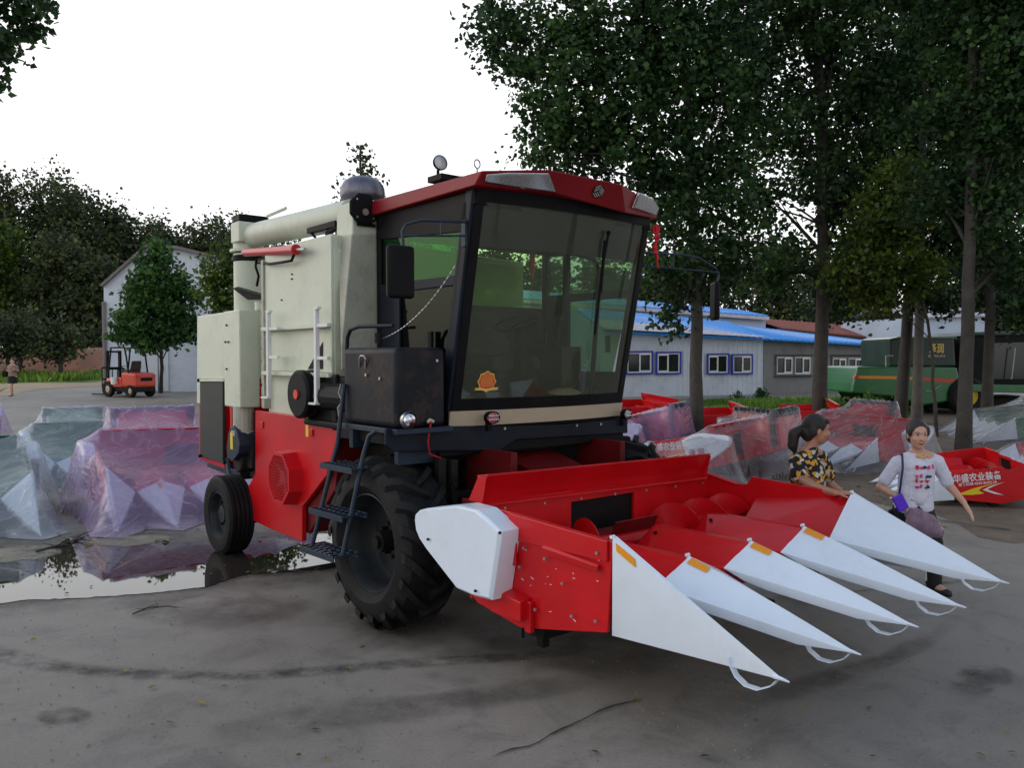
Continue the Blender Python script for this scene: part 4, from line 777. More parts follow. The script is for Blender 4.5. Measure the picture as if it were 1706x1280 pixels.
    # row covers: ridged red sheets running forward to the divider hinges
    for i in (1, 2, 3):
        v, zt, hw = HV[i], HC[i]-.012, .30; mb = MB(og); e = .25
        st = [(-1.60, .70, .60, .22), (-1.42, zt-.02, .70, .27), (-1.25, zt-.005, .755, .295), (UH+.005, zt, .775, hw)]
        vs = []
        for (u, zr, zs, h) in st:
            vs += [(u, v-h, zs-.14), (u, v-h, zs), (u, v-.035, zr), (u, v+.035, zr), (u, v+h, zs), (u, v+h, zs-.14)]
        fs = [(r*6+j, r*6+j+1, r*6+7+j, r*6+6+j) for r in range(3) for j in range(5)]+[(0, 1, 2, 3, 4, 5), (23, 22, 21, 20, 19, 18)]
        mb.add(vs, fs); rc = mb.build('row_cover', R_, root, bevel=.006); P.append(rc)
        mb = MB(og); mb.bolt((-1.33, v-.11, zt-.05), (0, -.3, 1), .014, .014); mb.build('bolt', M['black'], rc)
    for s, v in ((1, HV[0]), (-1, HV[4])):      # inner slopes beside the two side panels
        mb = MB(og); za = HC[0] if s == 1 else HC[4]
        a = [(-1.45, v+s*.014, za-.16), (UH, v+s*.014, za-.03), (UH, v+s*.36, .775), (-1.40, v+s*.33, .72)]
        mb.prism(a, (0, 0, -.012)); P.append(mb.build('row_cover', R_, root))
    # snapping-roll beams in the gaps, dark and low
    mb = MB(og)
    for i in range(4):
        v = (HV[i]+HV[i+1])/2; mb.box(-1.45, -.25, v-.10, v-.03, .56, .63); mb.box(-1.45, -.25, v+.03, v+.10, .56, .63)
    P.append(mb.build('roll_frame', M['black'], root, bevel=.01))
    # dividers
    for i in range(5):
        v, zt = HV[i], HC[i]; tip = .61; mb = MB(og); tip = (.635, .602, .605, .585, .61)[i]; side = -1 if i == 0 else (1 if i == 4 else 0); N = 8; vs = []; fs = []; th = .0
        for k in range(N+1):
            t = k/N; u = UH+(UT-UH)*t; zr = zt*(1-t)+(tip+.012)*t; hw = .305*(1-t)+.006*t; zs = .775*(1-t)+(tip+.002)*t; sk = (.055*min(1, t*6) if t < .75 else .055*(1-t)/.25)+.004; cr = math.sin(math.pi*t)*.012
            if side == 0: ring = [(v-hw, zs-sk), (v-hw, zs), (v, zr+cr), (v+hw, zs), (v+hw, zs-sk)]
            else:
                lo = (.56 if i == 0 else .56)*(1-t)+(tip-.004)*t; ring = [(v+side*.014*(1-t), lo), (v+side*.014*(1-t), zr), (v-side*.02*(1-t), zr+.008*(1-t)), (v-side*(hw+.05*(1-t)), zs), (v-side*(hw+.05*(1-t)), zs-sk)]
            vs += [(u, a, b) for a, b in ring]
        fs = [(k*5+j, k*5+j+1, k*5+6+j, k*5+5+j) for k in range(N) for j in range(4)]+[(0, 1, 2, 3, 4), tuple(N*5+j for j in range(5))[::-1]]
        mb.add(vs, fs); dv = mb.build('divider', Wt, root, smooth=20); P.append(dv)
        sm = dv.modifiers.new('solid', 'SOLIDIFY'); sm.thickness = .006; sm.offset = -1; b_ = dv.modifiers.new("bevel", 'BEVEL'); b_.width = .003; b_.segments = 2; b_.limit_method = 'ANGLE'
        mb = MB(og); mb.tube([(UT-.03, v, tip+.004), (UT+.01, v, tip+.003), (UT+.05, v+.004, tip-.002)], [.012, .009, .004], 6); mb.build('tip', Wt, dv); mb = MB(og); mb.cyl((UH-.012, v-.014, zt+.004), (UH-.012, v+.014, zt+.004), .011, 10); mb.build('hinge', Wt, dv)
        if stickers:
            q0, q1 = .03, .16; a = lambda t, f: Vector((UH+(UT-UH)*t, v-(.305*(1-t))*f, (zt*(1-t)+tip*t)+math.sin(math.pi*t)*.012*(1-f)-(zt-.775)*(1-t)*f))
            mb = MB(og)
            if i == 0: Q = [Vector((UH+(UT-UH)*t, v-.018*(1-t)-.004, (zt*(1-t)+tip*t)-dz)) for t, dz in ((q0, .008), (q1, .008), (q1+.005, .05), (q0+.005, .05))]; mb.prism(Q, (0, .004, 0))
            else: Q = [a(q0, .03), a(q1, .03), a(q1, .20), a(q0, .20)]; mb.prism([p+Vector((0, -.004, .006)) for p in Q], (0, .001, .003))
            st_ = mb.build('sticker', M['orange_sticker'], dv)
        # skid loop of flat bar
        mb = MB(og); pts = [(.20, tip-.0+.03), (.205, tip-.01), (.235, tip-.055), (.29, tip-.085), (.36, tip-.083), (.43, tip-.045), (.465, tip-.004)]
        vs = []; w2 = .020; pp = []
        for k in range(len(pts)-1):
            for s in range(3): t = s/3; pp.append((pts[k][0]*(1-t)+pts[k+1][0]*t, pts[k][1]*(1-t)+pts[k+1][1]*t))
        pp.append(pts[-1])
        for (u, z) in pp: vs += [(u, v-w2, z), (u, v+w2, z), (u, v+w2, z-.005), (u, v-w2, z-.005)]
        mb.add(vs, [(k*4+j, k*4+(j+1) % 4, k*4+4+(j+1) % 4, k*4+4+j) for k in range(len(pp)-1) for j in range(4)]); mb.build('skid_loop', Wt, dv, smooth=50)
    return P

# ================================================= CORN HARVESTER
MO = Vector((-3.2, .57, 0)); hv = empty('corn_harvester', wld(MO), -YAW)
tag(hv, 'large red and beige corn harvester with glass cab and five white points, filling the picture', 'harvester')
def B_(): return MB(MO)
def add(mb, name, mat, bevel=0.0, smooth=None, parent=None, label=None, seg=2):
    o = mb.build(name, M[mat] if isinstance(mat, str) else mat, parent or hv, smooth, bevel, seg)
    if label: o['label'] = label
    return o
build_header(hv, MO)
VB, VF = -.75, 1.88      # body flanks
# feeder house
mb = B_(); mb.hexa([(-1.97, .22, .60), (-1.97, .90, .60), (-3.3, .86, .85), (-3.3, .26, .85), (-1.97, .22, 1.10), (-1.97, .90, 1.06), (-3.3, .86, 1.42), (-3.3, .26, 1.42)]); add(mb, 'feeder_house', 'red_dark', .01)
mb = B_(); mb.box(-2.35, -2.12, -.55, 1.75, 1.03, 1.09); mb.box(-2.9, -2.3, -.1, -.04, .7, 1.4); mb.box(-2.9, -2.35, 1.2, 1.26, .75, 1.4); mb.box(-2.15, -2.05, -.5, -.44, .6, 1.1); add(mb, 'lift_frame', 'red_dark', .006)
mb = B_()
for v in (-.15, 1.3): mb.cyl((-3.2, v, .62), (-2.5, v, .74), .045, 12); mb.cyl((-2.5, v, .74), (-2.05, v, .80), .022, 10)
mb.tube([(-2.1, 1.62, .7), (-2.14, 1.6, 1.0), (-2.3, 1.55, 1.34)], .02, 8); mb.ell((-2.12, 1.6, 1.05), .045); mb.ell((-2.25, 1.45, 1.12), (.07, .05, .04)); mb.tube([(-2.2, 1.4, 1.1), (-2.1, 1.7, 1.08)], .02, 6)
add(mb, 'hydraulic_ram', 'machine_dark', smooth=50)
# chassis
mb = B_(); mb.box(-7.3, -2.9, -.32, -.18, .82, 1.02); mb.box(-7.3, -2.9, 1.32, 1.46, .82, 1.02); mb.box(-6.9, -3.2, -.40, 1.54, 1.02, 1.52); mb.box(-3.35, -2.85, -.5, 1.64, 1.32, 1.50); mb.box(-3.25, -2.8, -.12, 1.26, .50, 1.0); mb.box(-3.1, -2.62, -.44, -.38, .95, 1.34); mb.box(-2.75, -2.68, -.5, -.1, 1.02, 1.07)
mb.box(-2.72, -2.64, -.55, -.48, .85, 1.36); mb.box(-5.2, -3.3, -.40, 1.5, .55, 1.02); add(mb, 'chassis', 'machine_dark', .01)
mb = B_(); mb.cyl((-3.02, -.62, .68), (-3.02, 1.76, .68), .13, 16); mb.cyl((-6.30, -.70, .44), (-6.30, 1.84, .44), .07, 12); mb.hexa([(-6.42, -.62, .38), (-6.2, -.62, .38), (-6.2, 1.7, .38), (-6.42, 1.7, .38), (-6.5, -.2, .62), (-6.1, -.2, .62), (-6.1, 1.3, .62), (-6.5, 1.3, .62)]); mb.box(-6.4, -6.2, .4, .75, .6, .85); add(mb, 'axle', 'machine_dark', .008)
mb = B_(); mb.tube([(-6.72, -.70, .98), (-6.6, -.72, .82), (-6.25, -.74, .40)], .035, 8); mb.cyl((-6.02, -.74, .42), (-6.02, -.66, .42), .085, 12); add(mb, 'axle_stay', 'blue_steel', smooth=40)
# wheels
def lug_wheel(u, v, z, Rr, w_, out):
    """driven wheel; out = -1 when the outer face looks towards smaller v"""
    mb = B_(); wv = v; h = w_/2; rr = Rr-.05
    prof = [(.375, -h*.72), (.40, -h*.86), (rr*.72, -h*1.02), (rr*.88, -h*.98), (rr*.965, -h*.80), (rr*.99, -h*.4), (rr, 0), (rr*.99, h*.4), (rr*.965, h*.80), (rr*.88, h*.98), (rr*.72, h*1.02), (.40, h*.86), (.375, h*.72)]
    mb.lathe(prof, (u, wv, z), (0, 1, 0), 56, True)
    n = 18
    for s in (-1, 1):
        for i in range(n):
            a0 = 2*math.pi*(i+(.5 if s > 0 else 0))/n; vs = []; K = 6
            for k in range(K+1):
                t = k/K; vv = s*(-.02+t*(h*1.03+.02)); aa = a0+s*0+.34*t**1.25; base = rr-.012 if t < .8 else rr-.012-(t-.8)*.36; top = Rr if t < .72 else Rr-(t-.72)*.30; wd = (.030+.022*t)/Rr
                for (q, r2) in ((-wd, base), (-wd*.75, top), (wd*.75, top), (wd, base)):
                    A_ = aa+q; vs.append((u+math.cos(A_)*r2, wv+vv, z+math.sin(A_)*r2))
            fs = [(k*4+j, k*4+j+1, k*4+5+j, k*4+4+j) for k in range(K) for j in range(3)]+[(0, 1, 2, 3), (K*4+3, K*4+2, K*4+1, K*4)]; mb.add(vs, fs)
    ty = mb.build('tyre', M['rubber'], None, smooth=38)
    mb = B_(); o = out; mb.lathe([(.385, -h*.75*1), (.40, -h*.80), (.385, -h*.83), (.365, -h*.7), (.345, -h*.3), (.33, .0), (.30, .03), (.15, .035 if o < 0 else -.035), (.02, .03)], (u, wv, z), (0, -o, 0), 40)
    wh = mb.build('wheel', M['rim'], hv, smooth=35)
    mb = B_(); hd = Vector((0, o, 0)); c = Vector((u, wv, z))+hd*.0
    mb.cyl(c, c+hd*.12, .085, 16); mb.cyl(c+hd*.12, c+hd*.15, .05, 12)
    for i in range(8): a = i*math.pi/4+.2; mb.bolt(c+Vector((math.cos(a)*.135, 0, math.sin(a)*.135))-hd*.03, hd, .016, .05)
    mb.build('hub', M['machine_dark'], wh, smooth=40); ty.parent = wh; return wh
lug_wheel(-3.02, -.76, .685, .685, .48, -1); 
lug_wheel(-3.02, 1.90, .685, .685, .48, 1)
def rib_wheel(u, v, z, Rr, w_, out):
    mb = B_(); h = w_/2; prof = [(.235, -h*.7), (.26, -h*.9), (Rr*.80, -h*1.02), (Rr*.93, -h*.95), (Rr*.985, -h*.78)]
    for k in range(-2, 3): cc = k*h*.34; prof += [(Rr, cc-h*.11), (Rr, cc+h*.11)]+([(Rr-.02, cc+h*.13), (Rr-.02, cc+h*.21)] if k < 2 else [])
    prof += [(Rr*.985, h*.78), (Rr*.93, h*.95), (Rr*.80, h*1.02), (.26, h*.9), (.235, h*.7)]
    mb.lathe(prof, (u, v, z), (0, 1, 0), 48, True); ty = mb.build('tyre', M['rubber'], None, smooth=35)
    mb = B_(); mb.lathe([(.245, h*.72), (.255, h*.80), (.24, h*.82), (.225, h*.6), (.215, h*.25), (.19, h*.18), (.10, h*.30), (.09, h*.55), (.05, h*.6), (.01, h*.6)], (u, v, z), (0, out, 0), 32); wh = mb.build('wheel', M['rim'], hv, smooth=35)
    mb = B_()
    for i in range(6): a = i*math.pi/3; mb.bolt((u+math.cos(a)*.135, v+out*h*.22, z+math.sin(a)*.135), (0, out, 0), .014, .035)
    mb.build('hub_bolts', M['machine_dark'], wh); ty.parent = wh
rib_wheel(-6.28, -.86, .425, .425, .29, -1); rib_wheel(-6.28, 2.0, .425, .425, .29, 1)
# --- red side panel with fan housing
VS = -.75; rp = [(425, 684), (496, 693), (566, 706), (562, 722), (556, 748), (544, 792), (503, 845), (503, 903), (455, 884), (411, 863), (411, 815), (425, 790)]
q = [MV(x, y, VS) for x, y in rp]; mb = B_(); mb.prism(q, (0, .05, 0)); sp_ = add(mb, 'side_panel', 'red', .008)
q2 = [Vector((p.x, VS+.05, p.z)) for p in q]; mb = B_(); c = sum(q2, Vector())/len(q2)
mb.prism([(-6.0, VS+.06, .9), (-6.0, VS+.06, 1.56), (-4.0, VS+.06, 1.54), (-4.1, VS+.06, .95), (-4.65, VS+.06, .45), (-5.9, VS+.06, .45)], (0, VF-VS-.1, 0)); add(mb, 'engine_bay', 'red_dark', .01)
mb = B_(); fcn = MV(463, 797, VS-.13); fcz = Vector((fcn.x, VS, fcn.z)); N = 8; rr = .265
ring = [(math.cos(math.pi/8+i*math.pi/4)*rr, math.sin(math.pi/8+i*math.pi/4)*rr*1.0) for i in range(8)]
vs = [(fcz.x+a*1.05+.02, VS, fcz.z+b*1.05) for a, b in ring]+[(fcn.x+a, VS-.13, fcn.z+b) for a, b in ring]+[(fcn.x+a*.9, VS-.13, fcn.z+b*.9) for a, b in ring]+[(fcn.x+a*.9, VS-.02, fcn.z+b*.9) for a, b in ring]
mb.add(vs, [(k*8+i, k*8+(i+1) % 8, k*8+8+(i+1) % 8, k*8+8+i) for k in range(3) for i in range(8)]); add(mb, 'fan_housing', 'red', smooth=30, parent=sp_)
mb = B_()        # perforated screen: rods in a honeycomb of two directions
k = 9
for i in range(-k, k+1):
    s = i*rr*.92/k; e = math.sqrt(max((rr*.9)**2-s*s, 0))
    if e > .02: mb.box(fcn.x-e, fcn.x+e, VS-.125, VS-.120, fcn.z+s-.0032, fcn.z+s+.0032); mb.box(fcn.x+s-.0032, fcn.x+s+.0032, VS-.127, VS-.122, fcn.z-e, fcn.z+e)
add(mb, 'fan_screen', 'red', parent=sp_)
mb = B_(); mb.cyl((fcn.x, VS-.025, fcn.z), (fcn.x, VS-.012, fcn.z), .25, 24); add(mb, 'fan_opening', 'black', parent=sp_)
mb = B_(); mb.cyl((fcn.x, VS-.08, fcn.z), (fcn.x, VS-.03, fcn.z), .07, 16)
for i in range(6): mb.box(-.02, .02, -.06, -.045, .05, .22, Matrix.Translation((fcn.x, VS, fcn.z)) @ Matrix.Rotation(i*math.pi/3, 4, 'Y'))
add(mb, 'fan_blades', 'steel', parent=sp_)
p = MV(512, 712, VS); mb = B_(); mb.box(p.x-.028, p.x+.028, VS-.004, VS-.001, p.z-.09, p.z+.09); add(mb, 'warning_sticker', 'yellow_sticker', parent=sp_)
mb = B_()
for (x, y) in ((519, 721), (437, 708)): p = MV(x, y, VS); mb.box(p.x-.04, p.x+.04, VS-.014, VS-.002, p.z-.035, p.z+.035)
add(mb, 'catch_plate', 'red', .006, parent=sp_)
# bracket in front of panel (red sliver by the ladder)
mb = B_(); mb.prism([MV(570, 700, -.5), MV(572, 760, -.5), MV(556, 800, -.5), MV(566, 735, -.5)], (0, .03, 0)); add(mb, 'side_bracket', 'red')
# --- rear body
def vbox(x0, x1, yt0, yt1, yb0, yb1, v, depth, mat, name, bevel=.012, **k):
    a, b, c, d = MV(x0, yt0, v), MV(x1, yt1, v), MV(x1, yb1, v), MV(x0, yb0, v); mb = B_(); mb.prism([a, b, c, d], (0, depth, 0)); return add(mb, name, mat, bevel, **k)
vbox(328, 374, 527, 520, 632, 632, VB, 2.6, 'beige', 'rear_hood')
vbox(331, 374, 633, 633, 765, 782, VB+.02, 2.56, 'red', 'rear_body')
vbox(328, 333, 632, 632, 672, 672, VB-.004, .03, 'beige', 'rear_post', .003)
vbox(333, 371, 636, 636, 762, 772, VB-.012, .04, 'mesh_green', 'radiator_screen', .008)
for (x0, x1, y0, y1) in ((332, 372, 632, 636), ):
    vbox(x0, x1, y0, y0, y1, y1, VB-.03, .05, 'beige', 'screen_rail', .004)
for x, y in ((331, 634), (333, 760), (374, 771)): p = MV(x, y, VB-.03); mb = B_(); mb.ell(p, .022, 10, 6); add(mb, 'screen_catch', 'black', smooth=60)
vbox(345, 400, 772, 785, 778, 800, VB+.03, .3, 'blue_steel', 'rear_bumper', .006)
# tall pale cabinet
P = MV(399, 600, VB-.12); Pq = MU(433, 600, P.x); a = MV(373, 600, VB-.12); zt_ = MV(399, 516, VB-.12).z; zb_ = MV(399, 680, VB-.12).z
mb = B_(); mb.box(a.x, P.x, VB-.12, Pq.y, zb_, zt_); cb = add(mb, 'cabinet', 'beige', .014)
bolts(cb, MO, [MV(x, y, VB-.125) for x, y in ((378, 542), (378, 615), (376, 570), (381, 570))], (0, -1, 0), mat='black')
mb = B_(); mb.hexa([(a.x, VB-.06, 1.0), (a.x+.06, VB-.06, 1.0), (a.x+.06, .3, 1.0), (a.x, .3, 1.0), (a.x, VB-.06, zb_), (a.x+.06, VB-.06, zb_), (a.x+.06, .3, zb_), (a.x, .3, zb_)]); add(mb, 'red_post', 'red', .005)
# belt guard, blue, with label
gq = [MV(x, y, VB-.14) for x, y in ((383, 712), (389, 709), (395, 722), (399, 742), (397, 756), (388, 768), (378, 764), (377, 745), (380, 722))]
mb = B_(); mb.prism(gq, (0, .22, 0)); bg_ = add(mb, 'belt_guard', 'blue_steel', .012)
p = MV(386, 735, VB-.145); mb = B_(); mb.box(p.x-.035, p.x+.035, VB-.148, VB-.142, p.z-.09, p.z+.09); add(mb, 'warning_sticker', 'yellow_sticker', parent=bg_)
mb = B_(); mb.cyl((-6.05, VB-.02, 1.36), (-6.05, VB-.02, 1.62), .11, 16); mb.cyl((-6.05, VB-.02, 1.30), (-6.05, VB-.02, 1.36), .13, 16); add(mb, 'elevator_foot', 'beige_rusty', .004)
mb = B_(); mb.box(-6.25, -5.85, VB-.02, .6, .95, 1.30); mb.cyl((-6.1, VB-.08, 1.02), (-6.1, VB+.2, 1.02), .13, 16); mb.box(-6.2, -5.8, VB+.1, 1.2, .8, 1.0); add(mb, 'gearbox', 'machine_dark', .02)
# --- grain tank
tq = lambda x, y: MV(x, y, VB)
mb = B_(); ue = MV(552, 450, VB).x; ur_ = MV(441, 450, VB).x; zL, zR = MV(441, 412, VB).z, MV(552, 396, VB).z; zl = MV(452, 546, VB).z; zt2 = 3.25
VG = 1.50; mb.hexa([(ur_, VB, zl), (ue, VB, zl), (ue, VG, zl), (ur_, VG, zl), (ur_, VB, zt2), (ue, VB, zt2), (ue, VG, 3.16), (ur_, VG, 3.16)]); gt = add(mb, 'grain_tank', 'beige', .012)
zm = MV(500, 620, VB+.03).z
mb = B_(); mb.box(ur_, ue-.02, VB+.03, VG-.03, zm, zl-.03); add(mb, 'tank_lower_wall', 'beige', .006)
mb = B_(); mb.box(ur_-.01, ue+.01, VB-.045, VB+.02, zl-.035, zl+.005); mb.box(ur_-.01, ue+.01, VB-.045, VB+.02, zm-.04, zm); mb.box(ue-.015, ue+.015, VB-.01, VB+.06, zm, zt2-.02); add(mb, 'tank_rib', 'beige', .006)
mb = B_(); mb.box(ur_-.05, ue-.35, VB+.05, VG-.1, 1.5, zm-.04); add(mb, 'tank_base', 'beige', .006)
tri = [MV(x, y, VB+.045) for x, y in ((516, 615), (541, 570), (541, 615))]; mb = B_(); mb.prism([Vector((p.x, VB+.024, p.z)) for p in tri], (0, .004, 0)); add(mb, 'tank_window', 'machine_dark')
mb = B_()      # front of the tank, seen edge on, plus slatted side
mb.box(ue, ue+.02, VB+.02, VG-.02, 1.62, 3.12); add(mb, 'tank_front', 'beige', .004)
mb = B_()
for k in range(9): z = 1.62+k*.125; mb.box(ur_-.22, ur_-.02, VB+.04, VB+.10, z, z+.10)
add(mb, 'elevator_casing', 'beige_rusty', .006)
mb = B_(); mb.box(ur_-.05, ur_-.0, VB-.02, VB+.05, 1.62, 3.15); add(mb, 'tank_post', 'beige_rusty', .004)
bolts(gt, MO, [MV(x, y, VB) for x, y in ((487, 457), (487, 465), (470, 500))], (0, -1, 0), .009, mat='black')
# stand rails
for (xa, ya, xb, yb, ua, ub) in ((447, 520, 447, 661, 437, 455), (527, 514, 526, 671, 522, 549)):
    v = VB-.10; p, q = MV(xa, ya, v), MV(xb, yb, v); mb = B_(); mb.box(p.x-.022, p.x+.022, v-.02, v+.02, q.z, p.z); mb.box(p.x-.13, p.x+.03, v-.035, v+.035, q.z-.02, q.z); 
    for z in (zl-.015, (zl+q.z)/2+.05): mb.box(p.x-.0, p.x+.22, v-.01, v+.02, z-.02, z+.01); mb.box(p.x+.0, p.x+.03, v, VB, z-.02, z+.01)
    mb.box(p.x-.03, p.x+.06, v-.02, v+.02, p.z-.01, p.z+.015); add(mb, 'stand_rail', 'frame_white', .004)
# --- drive drum
p = MV(497, 657, VB-.12); mb = B_(); mb.lathe([(.03, -.07), (.20, -.07), (.225, -.05), (.225, .0), (.19, .02), (.225, .05), (.225, .09), (.19, .10), (.02, .10)], (p.x+.03, VB-.08, p.z), (0, 1, 0), 32); dd = add(mb, 'drive_pulley', 'black', smooth=35)
mb = B_(); mb.cyl((p.x+.03, VB-.165, p.z), (p.x+.03, VB-.14, p.z), .045, 12); add(mb, 'pulley_cap', 'label_red', parent=dd)
mb = B_(); mb.box(-4.55, -3.45, VB+.0, 1.3, 1.52, 1.98); mb.box(-4.5, -3.5, VB-.06, VB+.02, 1.52, 1.58); mb.cyl((-4.3, VB+.02, 1.80), (-3.6, VB+.02, 1.80), .13, 16); mb.box(-4.0, -3.9, VB-.03, VB+.02, 1.5, 2.0); add(mb, 'gear_case', 'black', .02)
# --- unloading auger
ta = MV(414, 440, -.40); mb = B_(); r0 = .168; c = (ta.x, -.40)
mb.cyl((c[0], c[1], 2.5), (c[0], c[1], 3.36), r0, 28); ua_ = add(mb, 'auger_tube', 'beige', smooth=40)
mb = B_(); mb.lathe([(r0+.004, 3.27), (r0+.016, 3.28), (r0+.016, 3.33), (r0+.004, 3.34)], (c[0], c[1], 0), (0, 0, 1), 28); add(mb, 'tube_band', 'black', parent=ua_, smooth=30)
mb = B_(); mb.lathe([(r0+.0, 3.37), (r0+.04, 3.38), (r0+.04, 3.41), (r0+.0, 3.42)], (c[0], c[1], 0), (0, 0, 1), 28); mb.cyl((c[0], c[1], 3.40), (c[0], c[1], 3.50), r0+.002, 28); add(mb, 'swivel_flange', 'beige', parent=ua_, smooth=30)
ztop = MV(414, 374, -.40).z
mb = B_(); 
prof = [(c[0]+math.cos(a)*.19, c[1]+math.sin(a)*.19) for a in [math.pi*(.5+i/10) for i in range(11)]]+[(c[0]+.2, c[1]-.19), (c[0]+.2, c[1]+.19)]
mb.prism([(x, y, 3.48) for x, y in prof], (0, 0, ztop-3.48)); eb_ = add(mb, 'auger_elbow', 'beige', .01)
mb = B_(); mb.prism([(c[0]+(x-c[0])*.93, c[1]+(y-c[1])*.93, ztop+.002) for x, y in prof], (0, 0, .085)); add(mb, 'elbow_cap', 'black', .01, parent=eb_)
e1_ = MV(588, 356, -.45); mb = B_(); st_ = Vector((c[0]+.1, c[1], (3.48+ztop)/2-.03)); mb.cyl(st_, e1_, .138, 28, .136); at_ = add(mb, 'auger_boom', 'beige', smooth=40)
mb = B_(); mb.tube([st_+Vector((.45, 0, .17)), st_+Vector((.95, 0, .19))], .018, 6); add(mb, 'grease_line', 'beige', parent=at_)
# spout
f0 = MV(590, 352, -.62); uf = f0.x
def spq(px, py): return MU(px, py, uf)
TL, TR = spq(588, 335), spq(628, 338); BL_, BR_ = spq(569, 575), spq(631, 575)
d0 = .30
back = lambda p, d: Vector((p.x-d, p.y, p.z))
L1 = [TL, TR, spq(628, 392), spq(587, 392)]
mb = B_(); mb.hexa([L1[3], L1[2], back(L1[2], d0), back(L1[3], d0), L1[0], L1[1], back(L1[1], d0), back(L1[0], d0)]); s1 = add(mb, 'spout_head', 'beige', .012)
mb = B_(); M1, M2 = spq(586, 390), spq(628, 390); 
mb.hexa([BL_, BR_, back(BR_, .02), back(BL_, .02), M1, M2, back(M2, .26), back(M1, .26)]); mb.hexa([Vector((BL_.x, BL_.y, BL_.z-.22)), Vector((BR_.x, BR_.y, BR_.z-.22)), Vector((BR_.x-.02, BR_.y, BR_.z-.22)), Vector((BL_.x-.02, BL_.y, BL_.z-.22)), BL_, BR_, back(BR_, .02), back(BL_, .02)])
add(mb, 'spout', 'beige_rusty', .012)
cc = spq(604, 349); mb = B_(); oct_ = [(cc.x+.012, cc.y+math.cos(math.pi/8+i*math.pi/4)*.155, cc.z+math.sin(math.pi/8+i*math.pi/4)*.148) for i in range(8)]; mb.prism(oct_, (.035, 0, 0)); cov = add(mb, 'spout_cover', 'black', .015, seg=3)
mb = B_(); mb.cyl((cc.x+.047, cc.y, cc.z-.03), (cc.x+.06, cc.y, cc.z-.03), .03, 12)
for a in range(4): mb.bolt((cc.x+.047, cc.y+math.cos(a*math.pi/2+.8)*.115, cc.z+math.sin(a*math.pi/2+.8)*.11), (1, 0, 0), .010, .008)
add(mb, 'cover_bolts', 'steel', parent=cov)
mb = B_(); wd = spq(609, 372); mb.box(wd.x+.002, wd.x+.02, wd.y-.09, wd.y+.09, wd.z-.03, wd.z+.0); add(mb, 'spout_hinge', 'machine_dark')
# chrome mushroom intake behind
ic = Vector((uf-.42, spq(604, 330).y+.02, 0)); zc = MU(604, 330, uf-.42).z; mb = B_()
zr_ = MU(604, 294, uf-.42).z
mb.lathe([(.09, zc-.30), (.12, zc-.06), (.14, zc-.0), (.18, zc-.04), (.20, zc-.02), (.212, zr_-.17), (.205, zr_-.11), (.175, zr_-.055), (.12, zr_-.018), (.06, zr_-.003), (.001, zr_)], (ic.x, MU(604, 320, uf-.42).y, 0), (0, 0, 1), 32); add(mb, 'air_intake', 'bell', smooth=50)
# boom rest bracket
p0, p1, p2, p3 = [MV(x, y, -.55) for x, y in ((517, 386), (563, 381), (546, 420), (546, 392))]; mb = B_(); mb.tube([p0, p2], .014, 6); mb.box(p0.x-.02, p1.x, -.58, -.52, p0.z-.02, p0.z+.035); mb.box(p3.x-.02, p3.x+.02, -.57, -.53, p2.z-.02, p0.z); mb.tube([p1+Vector((0, 0, .02)), p3+Vector((0, 0, .02))], .03, 6); add(mb, 'boom_rest', 'black', .004)
# red hydraulic ram swinging the auger
ra, rb2 = MV(409, 421, -.66), MV(492, 416, -.84); mb = B_(); mb.cyl(ra, rb2, .042, 20); mb.cyl(rb2, rb2+(rb2-ra).normalized()*.03, .05, 16); rm = add(mb, 'swing_ram', 'red', .004, smooth=40)
mb = B_(); mb.cyl(rb2, MV(508, 416, -.84), .018, 10); add(mb, 'ram_rod', 'steel', parent=rm, smooth=40); mb = B_(); mb.cyl(ra, ra-(rb2-ra).normalized()*.08, .025, 8); add(mb, 'ram_pin', 'steel', parent=rm, smooth=40)
mb = B_(); mb.tube([MV(427, 430, -.62), MV(426, 445, -.63), MV(431, 460, -.63), MV(428, 476, -.6)], .014, 8); mb.tube([MV(490, 424, -.82), MV(486, 434, -.82), MV(470, 437, -.82), MV(448, 440, -.80), MV(432, 436, -.7)], .014, 8); mb.box(MV(430, 432, -.6).x, MV(448, 432, -.6).x, -.62, -.56, MV(430, 440, -.6).z, MV(430, 432, -.6).z); add(mb, 'hydraulic_hose', 'black', smooth=50)
# fallen grille / step plate clipped to the tube
q = [MV(388, 481, -.60), MV(394, 480, -.66), MV(441, 494, -.66), MV(438, 500, -.60), MV(412, 500, -.56)]; mb = B_(); mb.plate(q, .03); add(mb, 'lamp_bracket', 'machine_dark', .006)
mb = B_(); p = MV(433, 508, -.6); mb.cyl((p.x, -.6, p.z-.06), (p.x, -.6, p.z+.03), .055, 16); add(mb, 'filler_cap', 'beige', smooth=40)
